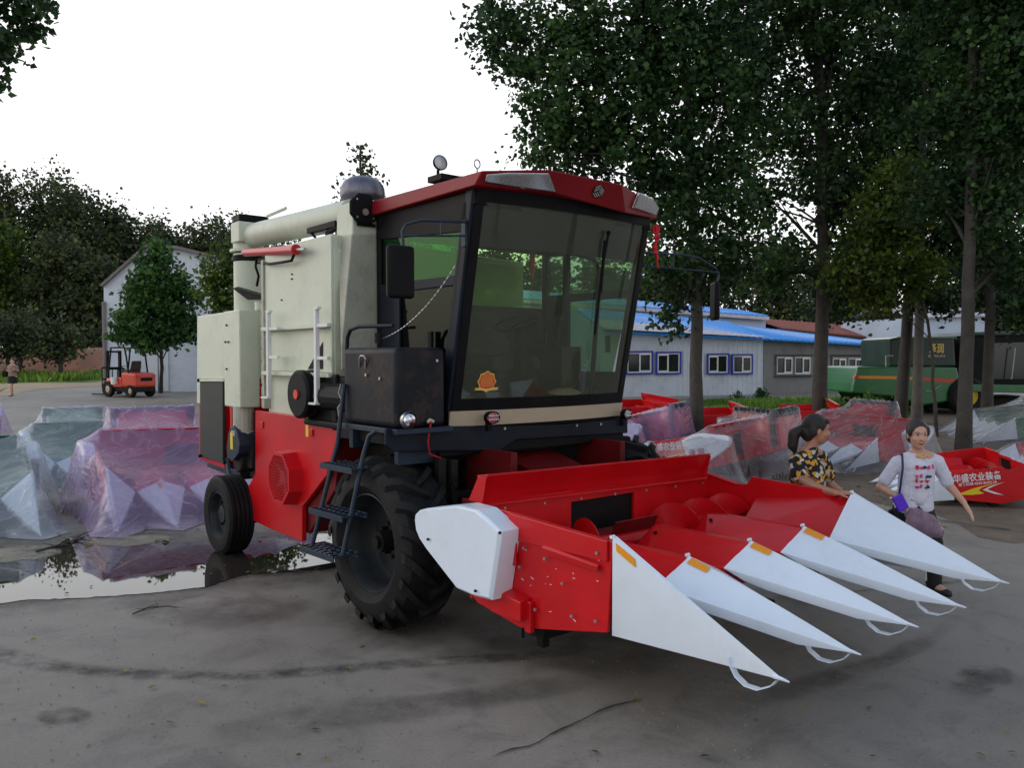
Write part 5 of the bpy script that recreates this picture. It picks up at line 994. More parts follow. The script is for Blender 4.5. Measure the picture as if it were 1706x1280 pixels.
# --- fuel tank
VT = -.95; t0, t1 = MV(571, 600, VT).x, MV(660, 600, VT).x; zt3, zb3 = 2.225, 1.615
mb = B_(); n = 6; rr_ = .07; prof = [(t0, zb3), (t1, zb3)]+[(t1, zt3)]+[(t0, zt3)]
mb.box(t0, t1, VT, -.50, zb3, zt3); ft = add(mb, 'fuel_tank', 'tank_black', .045, smooth=40, seg=4)
lp = MU(678, 700, t1+.02); mb = B_(); mb.lathe([(.0, .06), (.04, .055), (.058, .035), (.06, .01), (.05, 0)], lp, (1, 0, 0), 24); wl = add(mb, 'work_lamp', 'chrome', smooth=60, label='round clear work lamp on the fuel tank front')
mb = B_(); mb.lathe([(.062, .0), (.066, .03), (.062, .04)], lp, (1, 0, 0), 24); add(mb, 'lamp_rim', 'steel', parent=wl, smooth=60)
mb = B_(); a, b = MV(599, 598, VT), MV(607, 598, VT); mb.tube([MV(599, 612, VT), MV(599, 598, VT-.02), MV(601, 593, VT-.03), MV(606, 593, VT-.03), MV(609, 598, VT-.02), MV(609, 614, VT)], .008, 8); add(mb, 'tank_handle', 'steel', parent=ft)
bolts(ft, MO, [MV(x, y, VT-.002) for x, y in ((611, 625), (634, 631))], (0, -1, 0), .013); bolts(ft, MO, [MU(727, 601, t1+.002)], (1, 0, 0))
mb = B_(); mb.box(t0-.02, t1+.03, VT-.02, -.45, zb3-.045, zb3-.004); mb.box(t0+.1, t0+.16, VT-.0, -.45, zb3-.2, zb3-.045); mb.box(t1-.2, t1-.14, VT+.1, -.45, zb3-.3, zb3-.045); add(mb, 'tank_shelf', 'blue_steel', .006)
mb = B_(); mb.cyl(MV(630, 572, -.8), MV(630, 555, -.8), .03, 10); add(mb, 'tank_filler', 'machine_dark', parent=ft)
# --- cab
VC0, VC1 = -.42, 1.62
A_b, A_t = MV(752, 684, VC0), MV(793, 312, VC0); Cb, Ct = MV(1030, 676, VC1), MV(1070, 366, VC1); ub, ut_ = -2.71, -2.37; zb, zt = 1.74, 3.44; ure = MV(627, 450, VC0).x
def onA(z, v=VC0, du=0.0): t = (z-zb)/(zt-zb); return Vector((ub+(ut_-ub)*t+du, v, z))
for v, s in ((VC0, 1), (VC1, -1)):
    mb = B_(); a, b = onA(zb-.02, v), onA(zt, v); w_ = .055; mb.hexa([a+Vector((-.09, 0, 0)), a, a+Vector((0, s*w_, 0)), a+Vector((-.09, s*w_, 0)), b+Vector((-.10, 0, 0)), b, b+Vector((0, s*w_, 0)), b+Vector((-.10, s*w_, 0))]); add(mb, 'front_pillar', 'pillar_blue', .012)
for v, s in ((VC0, 1), (VC1, -1)): mb = B_(); mb.box(ure, ure+.07, min(v, v+s*.06), max(v, v+s*.06), zb-.1, zt); add(mb, 'rear_pillar', 'black', .01)
mb = B_(); mb.box(ure-.02, onA(zt).x, VC0+.01, VC1-.01, zt-.13, zt-.02); add(mb, 'cab_ceiling', 'black', .01)
mb = B_(); mb.box(ure-.02, ub, VC0+.005, VC1-.005, zb-.35, zb); add(mb, 'cab_base', 'black', .01)
zmid = MV(700, 472, VC0).z
# side windows and door (right flank) and the same on the left flank
for v, s in ((VC0, 1), (VC1, -1)):
    fu = lambda z: onA(z, v).x-.09
    pn = B_(); pn.prism([(ure+.07, v+s*.02, zmid+.03), (fu(zmid)-.03, v+s*.02, zmid+.03), (fu(zt)-.03, v+s*.02, zt-.30 if s == 1 else zt-.15), (ure+.07, v+s*.02, zt-.22 if s == 1 else zt-.15)], (0, s*.006, 0)); w1 = add(pn, 'side_window', 'green_film' if s == 1 else 'pale_glass')
    pn = B_(); pn.prism([(ure+.35, v+s*.02, zb+.25), (fu(zb)-.03, v+s*.02, zb+.25), (fu(zmid)-.03, v+s*.02, zmid-.04), (ure+.35, v+s*.02, zmid-.04)], (0, s*.006, 0)); add(pn, 'door_glass', 'dark_glass' if s == 1 else 'pale_glass')
    fr = B_(); fr.box(ure+.05, fu(zmid), min(v, v+s*.035), max(v, v+s*.035), zmid-.05, zmid+.03); fr.box(ure+.30, ure+.38, min(v, v+s*.04), max(v, v+s*.04), zb-.02, zmid if s == 1 else zt-.1); fr.box(ure+.0, ure+.31, min(v+s*.006, v+s*.034), max(v+s*.006, v+s*.034), zb-.1, zmid-.03); fr.box(ure+.3, fu(zb)+.03, min(v, v+s*.04), max(v, v+s*.04), zb-.02, zb+.27)
    fr.hexa([(fu(zb)-.04, v, zb), (fu(zb)+.01, v, zb), (fu(zb)+.01, v+s*.035, zb), (fu(zb)-.04, v+s*.035, zb), (fu(zt)-.04, v, zt-.1), (fu(zt)+.01, v, zt-.1), (fu(zt)+.01, v+s*.035, zt-.1), (fu(zt)-.04, v+s*.035, zt-.1)])
    ft_ = B_(); ft_.hexa([(ure+.05, v, zt-.24), (fu(zt), v, zt-.32), (fu(zt), v+s*.03, zt-.32), (ure+.05, v+s*.03, zt-.24), (ure+.05, v, zt-.10), (fu(zt), v, zt-.10), (fu(zt), v+s*.03, zt-.10), (ure+.05, v+s*.03, zt-.10)]); add(ft_, 'upper_panel', 'black')
    dr_ = add(fr, 'cab_door', 'pillar_blue', .006); hn = B_(); hn.box(-2.95, -2.90, v-s*.03, v-s*.0, 2.20, 2.36); add(hn, 'handle', 'black', .006, parent=dr_)
mb = B_(); zz = zb+.30; mb.box(ure-.02, ure+.02, VC0+.05, VC1-.05, zb-.1, 2.66); mb.box(ure-.02, ure+.02, VC0+.05, VC1-.05, zt-.22, zt-.02); add(mb, 'cab_rear_wall', 'interior', .006)
mb = B_(); mb.box(ure, ure+.006, VC0+.06, VC1-.06, 2.66, zt-.22); add(mb, 'rear_window', 'rear_glass')
mb = B_(); mb.box(ure+.02, ub-.05, VC0+.05, VC1-.05, zb-.14, zb-.04); mb.hexa([(ub-.34, VC0+.1, zb-.04), (ub-.10, VC0+.1, zb-.04), (ub-.10, VC1-.1, zb-.04), (ub-.34, VC1-.1, zb-.04), (ub-.30, VC0+.1, zb+.10), (ub-.12, VC0+.1, zb+.06), (ub-.12, VC1-.1, zb+.06), (ub-.30, VC1-.1, zb+.10)]); add(mb, 'cab_floor', 'interior')
mb = B_(); mb.box(-3.50, -3.02, .30, .86, 2.02, 2.16); mb.hexa([(-3.56, .30, 2.16), (-3.42, .30, 2.16), (-3.42, .86, 2.16), (-3.56, .86, 2.16), (-3.70, .34, 2.60), (-3.58, .34, 2.60), (-3.58, .82, 2.60), (-3.70, .82, 2.60)]); mb.box(-3.45, -3.1, .4, .76, 1.7, 2.02); add(mb, 'seat', 'seat_cloth', .05, seg=4)
mb = B_(); mb.cyl((-2.92, .58, 1.7), (-3.02, .58, 2.42), .035, 12); mb.hexa([(-3.02, .45, 1.7), (-2.82, .45, 1.7), (-2.82, .71, 1.7), (-3.02, .71, 1.7), (-3.0, .52, 2.25), (-2.93, .52, 2.25), (-2.93, .64, 2.25), (-3.0, .64, 2.25)]); sc_ = add(mb, 'steering_column', 'black', .01)
mb = B_(); cwh = Vector((-3.04, .58, 2.46)); axw = Vector((-.35, 0, 1)).normalized(); e_ = axw.orthogonal().normalized(); g_ = axw.cross(e_); mb.tube([cwh+(e_*math.cos(a)+g_*math.sin(a))*.2 for a in [i*math.pi/14 for i in range(28)]], .014, 8, closed=True)
for a in (0, 2.1, 4.2): mb.tube([cwh, cwh+(e_*math.cos(a)+g_*math.sin(a))*.2], .012, 6)
add(mb, 'steering_wheel', 'black', smooth=50, parent=sc_)
mb = B_(); mb.box(-3.5, -2.9, 1.0, 1.25, 1.7, 2.25); mb.tube([(-3.1, 1.12, 2.2), (-3.05, 1.12, 2.5)], .012, 6); mb.ell((-3.05, 1.12, 2.52), .03); mb.tube([(-3.3, 1.15, 2.2), (-3.28, 1.15, 2.4)], .012, 6); add(mb, 'control_console', 'interior', .02)
mb = B_(); mb.tube([(-2.80, 1.28, zb+.05), (-2.72, 1.28, 2.6), (-2.68, 1.27, 2.95), (-2.70, 1.20, 3.05), (-2.74, 1.05, 3.08)], .022, 8); add(mb, 'grab_rail', 'machine_dark', smooth=50)
mb = B_(); mb.ell((ub-.22, 1.05, zb+.05), (.10, .22, .08)); add(mb, 'straw_hat', 'cream', smooth=60)
mb = B_(); mb.box(-2.64, -2.62, .38, .42, 2.9, 3.25); mb.ell((-2.63, .40, 2.87), (.015, .015, .05)); add(mb, 'hanging_ribbon', 'ribbon')
# windscreen: gently bowed sheet
def ws(s, z, off=0.0):   # s 0..1 across
    p = onA(z); bow = .10*(1-(2*s-1)**2); return Vector((p.x+bow+off, VC0+.03+(VC1-VC0-.06)*s, z))
vs = []; NS = 12
for k in range(2):
    z = (zb+.03, zt-.03)[k]
    vs += [ws(i/NS, z, .004) for i in range(NS+1)]
mb = B_(); mb.add(vs, [(i, i+1, NS+2+i, NS+1+i) for i in range(NS)]); wsc = add(mb, 'windscreen', 'windscreen', smooth=60)
def wstrip(s0, s1, z0, z1, mat, name, off=.008, n=8, thick=.006):
    vs = [];
    for z, o_ in ((z0, off), (z1, off), (z1, off+thick), (z0, off+thick)): vs += [ws(s0+(s1-s0)*i/n, z, o_) for i in range(n+1)]
    mb = B_(); m_ = n+1; mb.add(vs, [(j*m_+i, j*m_+i+1, ((j+1) % 4)*m_+i+1, ((j+1) % 4)*m_+i) for j in range(4) for i in range(n)]+[(0, m_, 2*m_, 3*m_), (n, m_+n, 2*m_+n, 3*m_+n)]); return add(mb, name, mat)
wstrip(0, 1, zb-.02, zb+.075, 'black', 'lower_seal'); wstrip(0, 1, zt-.10, zt, 'black', 'upper_seal'); wstrip(0, .035, zb+.07, zt-.09, 'black', 'side_seal'); wstrip(.965, 1, zb+.07, zt-.09, 'black', 'side_seal')
wstrip(.035, .965, zt-.42, zt-.10, 'interior', 'sun_shade', -.05, thick=.003)
# cream band and dark skirt below the screen
wstrip(-.01, 1.0, zb-.145, zb-.022, 'cream', 'front_band', .01, thick=.02)
sk = [MU(x, y, -2.66) for x, y in ((643, 714), (745, 711), (940, 707), (1046, 698), (1046, 722), (860, 733), (835, 751), (655, 753), (643, 742))]
mb = B_(); mb.prism(sk, (-.03, 0, 0)); skp = add(mb, 'front_skirt', 'pillar_blue', .008)
bolts(skp, MO, [MU(x, y, -2.658) for x, y in ((668, 717), (748, 716), (840, 714), (960, 709), (1000, 707))], (1, 0, 0), .013)
mb = B_(); mb.box(-3.6, -2.67, -.9, 1.6, 1.47, 1.56); mb.box(-3.0, -2.7, -.5, 1.62, 1.36, 1.47); add(mb, 'cab_platform', 'black', .006)
def oval_lamp(px, py, u, rz_, ry_, lens, label):
    p = MU(px, py, u); mb = B_(); 
    def rg(k, du): return [(p.x+du, p.y+math.cos(a)*ry_*k, p.z+math.sin(a)*rz_*k) for a in [i*2*math.pi/24 for i in range(24)]]
    vs = rg(.55, -.05)+rg(.95, -.02)+rg(1, .02)+rg(.90, .03)+rg(.86, .018); mb.add(vs, [(k*24+i, k*24+(i+1) % 24, k*24+24+(i+1) % 24, k*24+24+i) for k in range(4) for i in range(24)]+[list(range(24))]); hs = add(mb, 'headlamp', 'black', smooth=50, label=label)
    mb = B_(); mb.add(rg(.86, .018)+rg(.5, .028), [(i, (i+1) % 24, 24+(i+1) % 24, 24+i) for i in range(24)]+[list(range(24, 48))]); add(mb, 'lens', lens, smooth=50, parent=hs)
    mb = B_()
    for q in range(-2, 3): 
        for r_ in (-1, 1):
            mb.ell((p.x+.03, p.y+q*ry_*.3, p.z+r_*rz_*.3), (.008, ry_*.11, rz_*.16), 8, 6)
    add(mb, 'led', 'chrome', parent=hs, smooth=60); mb = B_(); mb.box(p.x-.06, p.x-.02, p.y-.02, p.y+.02, p.z-rz_-.06, p.z-rz_*.5); add(mb, 'bracket', 'black', parent=hs)
paint('lamp_pink', (.45, .12, .14), .25, var=.3, scale=20)
oval_lamp(819, 696, -2.53, .052, .072, 'lamp_pink', 'oval lamp with pink lens on the cream band')
oval_lamp(1043, 690, -2.60, .052, .055, 'steel', 'oval clear lamp at the far end of the cream band')
# roof
zr0 = zt-.03
Bp = [Vector((ure-.06, VC0-.05, zr0)), MV(791, 309, VC0-.05), MU(925, 322, -2.17), MU(1042, 355, -2.15), MV(1094, 365, VC1+.06), Vector((ure-.06, VC1+.06, zr0))]
Tp = [Vector((ure-.06, VC0-.04, zr0+.13)), MV(803, 284, VC0-.02), MU(913, 282, -2.36), MU(1036, 307, -2.32), MV(1098, 346, VC1+.06), Vector((ure-.06, VC1+.04, zr0+.13))]
def on_plane(px, py, a, b, c):
    nn = (b-a).cross(c-a); r = ray(px, py); o = loc(0, 0, CAMH); d = Vector((r[0]*cu-r[1]*su, r[0]*su+r[1]*cu, r[2])); return o+d*((a-o).dot(nn)/d.dot(nn))
Tp[3] = on_plane(1036, 307, Bp[3], Bp[4], Tp[4]); Tp[2] = on_plane(913, 282, Bp[2], Bp[3], Tp[3]); Tp[1] = on_plane(803, 284, Bp[1], Bp[2], Tp[2]); mb = B_()
vs = Bp+Tp; n = 6; cx_ = Vector((-3.1, .6, zr0+.20)); vs += [cx_]
fs = [(i, (i+1) % n, n+(i+1) % n, n+i) for i in range(n)]+[(n+i, n+(i+1) % n, 2*n) for i in range(n)]+[list(range(n))[::-1]]
mb.add(vs, fs); rf = add(mb, 'roof', 'roof_red', .010, smooth=25, seg=2)
def fascia_pt(px, py, i):   # point on the sloping front facet i of the roof
    a, b, c = Bp[i], Bp[i+1], Tp[i]; nn = (b-a).cross(c-a).normalized(); r = ray(px, py); o = loc(0, 0, CAMH); d = Vector((r[0]*cu-r[1]*su, r[0]*su+r[1]*cu, r[2])); return o+d*((a-o).dot(nn)/d.dot(nn)), (nn if nn.x > 0 else -nn)
def roof_lamp(pl, i, label):
    Q = [fascia_pt(x, y, i) for x, y in pl]; nn = Q[0][1]; Q = [p for p, _ in Q]; mb = B_(); mb.prism([p+nn*.004 for p in Q], nn*.006); hl = add(mb, 'roof_lamp', 'reflector', .003, label=label)
    c = sum(Q, Vector())/len(Q); mb = B_(); mb.prism([c.lerp(p, 1.0)+nn*.014 for p in Q], nn*.016); add(mb, 'lens', 'lamp_glass', .008, parent=hl)
    mb = B_()
    for k in (.28, .62): q = Q[0].lerp(Q[len(Q)//2], k)*.5+c*.5; mb.lathe([(.045, .012), (.03, .006), (.008, .004)], q+nn*.004, nn, 16)
    add(mb, 'reflector', 'steel', smooth=60, parent=hl)
roof_lamp([(810, 290), (847, 287), (913, 288), (924, 318), (867, 310), (808, 301)], 1, 'long angular clear lamp set in the right front of the red roof')
roof_lamp([(1062, 320), (1084, 330), (1094, 345), (1089, 358), (1052, 346)], 3, 'yellowed angular lamp set in the left front of the red roof')
# emblem: hexagon of three sheaves of bars
c_, nn = fascia_pt(996, 318, 2); r_ = (Bp[3]-Bp[2]).normalized(); u_ = nn.cross(r_); u_ = u_ if u_.z > 0 else -u_
mb = B_(); hx = [c_+(r_*math.cos(math.pi/6+i*math.pi/3)+u_*math.sin(math.pi/6+i*math.pi/3))*.062+nn*.004 for i in range(6)]; mb.prism(hx, nn*.004); em = add(mb, 'emblem', 'black')
mb = B_()
for k in range(3):
    a0 = math.pi/2+k*2*math.pi/3; e1 = r_*math.cos(a0)+u_*math.sin(a0); a1 = a0+2*math.pi/3; e2 = r_*math.cos(a1)+u_*math.sin(a1)
    for j in range(3):
        s = .012+j*.018; p_ = c_+e1*s+nn*.0085; q_ = p_+e2*.052; w_ = e1*.009; mb.prism([p_, q_, q_+w_, p_+w_], nn*.003)
add(mb, 'emblem_bars', 'silver_mark', parent=em)
# roof top fittings
p = MV(733, 272, .1); k = p; mb = B_(); L0 = MU(732, 272, -2.9)
mb.lathe([(.0, -.035), (.035, -.03), (.06, 0), (.064, .02), (.058, .03)], L0, (1, -.15, .1), 24); lm = add(mb, 'spot_lamp', 'black', smooth=50, label='small round spot lamp on the cab roof edge')
mb = B_(); mb.lathe([(.057, .024), (.03, .032), (.001, .034)], L0, (1, -.15, .1), 24); add(mb, 'lens', 'steel', smooth=60, parent=lm)
mb = B_(); mb.tube([L0-Vector((.02, 0, .05)), L0-Vector((.02, 0, .12)), L0-Vector((.0, -.03, .17))], .014, 6); mb.box(L0.x-.1, L0.x+.1, L0.y-.05, L0.y+.2, L0.z-.15, L0.z-.10); mb.cyl(L0+Vector((0, .25, -.12)), L0+Vector((0, .42, -.10)), .035, 12); mb.tube([L0+Vector((0, .1, -.1)), L0+Vector((0, .3, -.07)), L0+Vector((0, .5, -.11))], .012, 6); add(mb, 'roof_bracket', 'black', .004, parent=lm)
rg_ = MU(795, 273, -2.9); mb = B_(); mb.tube([rg_+Vector((0, math.cos(a)*.030, math.sin(a)*.036)) for a in [i*math.pi/10 for i in range(20)]], .006, 6, closed=True); mb.tube([rg_-Vector((0, 0, .036)), rg_-Vector((0, 0, .10))], .008, 6); add(mb, 'lifting_eye', 'steel', smooth=50)
# wiper
mb = B_(); s_of = lambda px, py, off: MU(px, py, onA(MU(px, py, ut_+.1).z).x+.09+off)
pts = [s_of(x, y, .035) for x, y in ((1014, 388), (1005, 440), (1001, 488), (996, 520), (991, 557))]
mb.tube(pts[:3], .012, 6); mb.tube([s_of(1008, 400, .03), s_of(1001, 470, .03), s_of(991, 557, .03)], .011, 6); mb.ell(pts[0], .022); add(mb, 'wiper', 'black', smooth=50)
# sticker badge on the screen
bc = MU(811, 636, onA(1.98).x+.055); mb = B_(); nrm = Vector((1, -.15, -.18)).normalized(); bu = Vector((.2, 0, 1)); br_ = Vector((.15, 1, 0)).normalized(); br_ = (br_-nrm*br_.dot(nrm)).normalized(); bu = br_.cross(nrm)*-1; bu = bu if bu.z > 0 else -bu
def star(k, ro, ri, off, t, mat, name, parent=None):
    mb = B_(); mb.prism([bc+br_*math.cos(a)*(ro if i % 2 == 0 else ri)*k+bu*math.sin(a)*(ro if i % 2 == 0 else ri)*k*1.02+nrm*off for i, a in enumerate([math.pi/2+j*math.pi/8 for j in range(16)])], nrm*t); return add(mb, name, mat, parent=parent)
bd = star(1, .088, .076, .0, .002, 'gold', 'sticker_badge')
star(.87, .088, .078, .003, .0015, 'label_red', 'badge_centre', bd)
mb = B_()
for j, (w_, z_) in enumerate([(.045, .052), (.052, .036), (.058, .020), (.060, .005), (.060, -.010), (.058, -.025), (.050, -.040)]):
    o = bc+bu*z_+nrm*.0055
    for k in range(-4, 4): a = o+br_*(k*w_*.25+.002); b = o+br_*((k+1)*w_*.25-.003); mb.prism([a, b, b+bu*.007, a+bu*.007], nrm*.001)
add(mb, 'badge_lettering', 'gold', parent=bd)
mb = B_(); mb.prism([bc+br_*x+bu*y+nrm*.006 for x, y in ((-.115, -.048), (-.095, -.056), (-.115, -.068), (-.05, -.070), (0, -.078), (.05, -.070), (.115, -.066), (.097, -.056), (.115, -.046), (.05, -.050), (0, -.058), (-.05, -.050))], nrm*.002); add(mb, 'badge_ribbon', 'gold', parent=bd)
# mirrors
m0 = MU(667, 453, -2.45); mb = B_(); hw, hh = abs(MU(690, 453, -2.45).y-MU(645, 453, -2.45).y)/2, (MU(667, 408, -2.45).z-MU(667, 497, -2.45).z)/2
mb.box(m0.x-.03, m0.x+.03, m0.y-hw, m0.y+hw, m0.z-hh, m0.z+hh); mr_ = add(mb, 'mirror', 'black', .03, smooth=40, seg=4, label='black rear view mirror on a bent tube at the right cab pillar')
mb = B_(); A0 = MU(672, 410, -2.45); mb.tube([A0, MU(670, 385, -2.45), MU(676, 374, -2.43), MU(702, 367, -2.40), onA(MV(770, 372, VC0).z)+Vector((-.02, -.01, 0))], .011, 8); mb.tube([MU(671, 393, -2.45), onA(MV(772, 394, VC0).z)+Vector((-.02, -.01, 0))], .008, 6); mb.tube([MU(735, 369, -2.41), MU(735, 392, -2.41)], .007, 6); q = onA(3.1); mb.box(q.x-.06, q.x-.01, VC0-.02, VC0+.0, 3.0, 3.2); add(mb, 'mirror_arm', 'blue_steel', smooth=50, parent=mr_)
m1 = MU(1191, 502, -2.42); mb = B_(); Rm = Matrix.Translation(m1) @ Matrix.Rotation(R(-38), 4, 'Z'); hh = (MU(1191, 470, -2.42).z-MU(1191, 534, -2.42).z)/2; mb.box(-.10, .10, -.028, .028, -hh, hh, Rm); mr2 = add(mb, 'mirror', 'black', .025, smooth=40, seg=4, label='black mirror seen edge on at the left side of the cab')
at1 = onA(MV(1085, 420, VC1).z, VC1); at2 = onA(MV(1080, 442, VC1).z, VC1); mb = B_(); mb.tube([at1, MU(1135, 424, -2.42), MU(1163, 429, -2.42), MU(1192, 447, -2.42), MU(1198, 458, -2.42), MU(1195, 472, -2.42)], .010, 8); mb.tube([at2, MU(1197, 454, -2.42)], .008, 6); mb.tube([MU(1122, 422, -2.42), MU(1122, 446, -2.42)], .006, 6); add(mb, 'mirror_arm', 'blue_steel', smooth=50, parent=mr2)
# red ribbon on the far pillar
rd = random.Random(4); mb = B_(); a = onA(3.38, VC1+.03, .03)
for k in range(5):
    P_ = [a+Vector((rd.uniform(-.01, .02), rd.uniform(-.02, .05), -.02-j*.055*rd.uniform(.8, 1.2))) for j in range(6+k % 2)]; mb.tube(P_, [.016, .012, .015, .010, .013, .008, .006][:len(P_)], 5, flat=(0, 1, 0))
add(mb, 'ribbon', 'ribbon', smooth=60)
# door handrail, chain and boarding ladder
mb = B_(); v = -.88; mb.tube([MV(578, 650, v), MV(578, 580, v), MV(579, 562, v), MV(584, 549, v), MV(598, 544, v), MV(655, 543, v+.08)], .017, 10); add(mb, 'handrail', 'pillar_blue', smooth=50)
mb = B_(); P_ = [MV(628, 567, -.8).lerp(MV(760, 440, -.5), t)-Vector((0, 0, .22*4*t*(1-t)*.5)) for t in [i/26 for i in range(27)]]
for i in range(26): mb.tube([P_[i], P_[i].lerp(P_[i+1], .7)], .0055, 5)
add(mb, 'safety_chain', 'steel')
lt = [(574, 640, -.97), (562, 740, -1.03), (520, 910, -1.22)]; rt_ = [(648, 716, -.90), (627, 718, -.96), (615, 727, -1.0), (606, 757, -1.03), (570, 930, -1.20)]
mb = B_(); LP = [MV(*p) for p in lt]; RP = [MV(*p) for p in rt_]; mb.tube(LP, .019, 10); mb.tube(RP, .019, 10); lad = add(mb, 'ladder', 'blue_steel', smooth=50)
for (xa, ya, xb, yb, ta_) in ((543, 772, 601, 774, 1), (526, 848, 583, 850, 1), (509, 917, 566, 922, 1)):
    def along(P, y):
        best = None
        for i in range(len(P)-1):
            for k in range(21):
                q = P[i].lerp(P[i+1], k/20); w3 = wld(q); d = w3.y*math.cos(PITCH)-(w3.z-CAMH)*math.sin(PITCH); up = w3.y*math.sin(PITCH)+(w3.z-CAMH)*math.cos(PITCH); yy = CY-F*up/d
                if best is None or abs(yy-y) < best[0]: best = (abs(yy-y), q)
        return best[1]
    a = along(LP, ya); b = along(RP, yb); zt4 = (a.z+b.z)/2; a = Vector((a.x, a.y, zt4)); b = Vector((b.x, b.y, zt4)); dr2 = (b-a).normalized(); dp = Vector((-dr2.y, dr2.x, 0)); dp = dp if dp.y < 0 else -dp
    mb = B_(); q = [a-dr2*.02-dp*.13, b+dr2*.02-dp*.13, b+dr2*.02+dp*.09, a-dr2*.02+dp*.09]
    # tread: frame and slotted bars
    L_ = (b-a).length
    for (p_, q_) in ((q[0], q[1]), (q[3], q[2])): mb.prism([p_, q_, q_+Vector((0, 0, -.045)), p_+Vector((0, 0, -.045))], dp*.012)
    for k in range(8):
        t = k/7; p_ = q[0].lerp(q[1], t); e = q[3].lerp(q[2], t); wv_ = dr2*.010; mb.prism([p_-wv_, e-wv_, e+wv_, p_+wv_], (0, 0, -.014))
    for k in (.33, .66): p_ = q[0].lerp(q[3], k); e = q[1].lerp(q[2], k); mb.prism([p_-dp*.008, e-dp*.008, e+dp*.008, p_+dp*.008], (0, 0, -.012))
    add(mb, 'ladder_tread', 'blue_steel', .002, parent=lad)
mb = B_(); mb.tube([MU(712, 704, -2.6), MU(716, 700, -2.6), MU(722, 703, -2.6)], .014, 8); add(mb, 'lamp_socket', 'cream')
mb = B_(); mb.tube([MU(718, 705, -2.6), MU(716, 715, -2.6), MU(713, 735, -2.62), MU(716, 757, -2.64), MU(735, 764, -2.66)], .006, 6); add(mb, 'loose_wire', 'ribbon', smooth=50)
mb = B_(); mb.tube([MV(568, 640, -.97), MV(564, 655, -.98), MV(570, 668, -.98), MV(563, 680, -1.0), MV(565, 700, -1.0)], .005, 5); add(mb, 'loose_wire', 'steel', smooth=50)
mb = B_(); 
for z, v in ((1.28, -.45), (1.18, .1), (1.22, .4)): mb.tube([(-3.4, v, z+.1), (-3.0, v-.05, z), (-2.75, v+.03, z+.06), (-2.55, v, z-.15)], .018, 6)
add(mb, 'hoses_under_cab', 'black', smooth=50)
# ================================================= WRAPPED HEADERS STORED ON THE YARD
HO = Vector((-1.2, .585, .33)); GH = 'headers wrapped in clear plastic film'
TILT = R(9)
proto = empty('header_store', (0, 0, 0)); proto.name = 'corn_header'
build_header(proto, HO, far_guard=True, detail=False)
mb = MB(HO); mb.hexa([(-2.05, -.36, .45), (-2.05, .70, .45), (-2.85, .66, .62), (-2.85, -.32, .62), (-2.05, -.36, 1.10), (-2.05, .70, 1.08), (-2.85, .66, 1.42), (-2.85, -.32, 1.42)]); mb.build('feeder_box', M['red'], proto, bevel=.012)
mb = MB(HO); mb.cyl((-2.85, -.46, 1.36), (-2.85, .80, 1.36), .085, 18); mb.box(-2.80, -2.70, -.44, -.36, .7, 1.44); mb.box(-2.80, -2.70, .70, .78, .7, 1.44); mb.build('feeder_roller', M['machine_dark'], proto, smooth=40, bevel=.004)
GREEN = {'red': 'green_paint', 'red_dark': 'green_dark'}
def mesh_world_pts(root):
    out = []
    for o in kids(root):
        for oo in [o]+kids(o):
            if oo.type != 'MESH': continue
            me = oo.data; me.calc_loop_triangles(); co = np.empty(len(me.vertices)*3, np.float32); me.vertices.foreach_get('co', co); co = co.reshape(-1, 3); ti = np.empty(len(me.loop_triangles)*3, np.int32); me.loop_triangles.foreach_get('vertices', ti); out.append(co[ti.reshape(-1, 3)])
    return np.concatenate(out)
_cache = {}
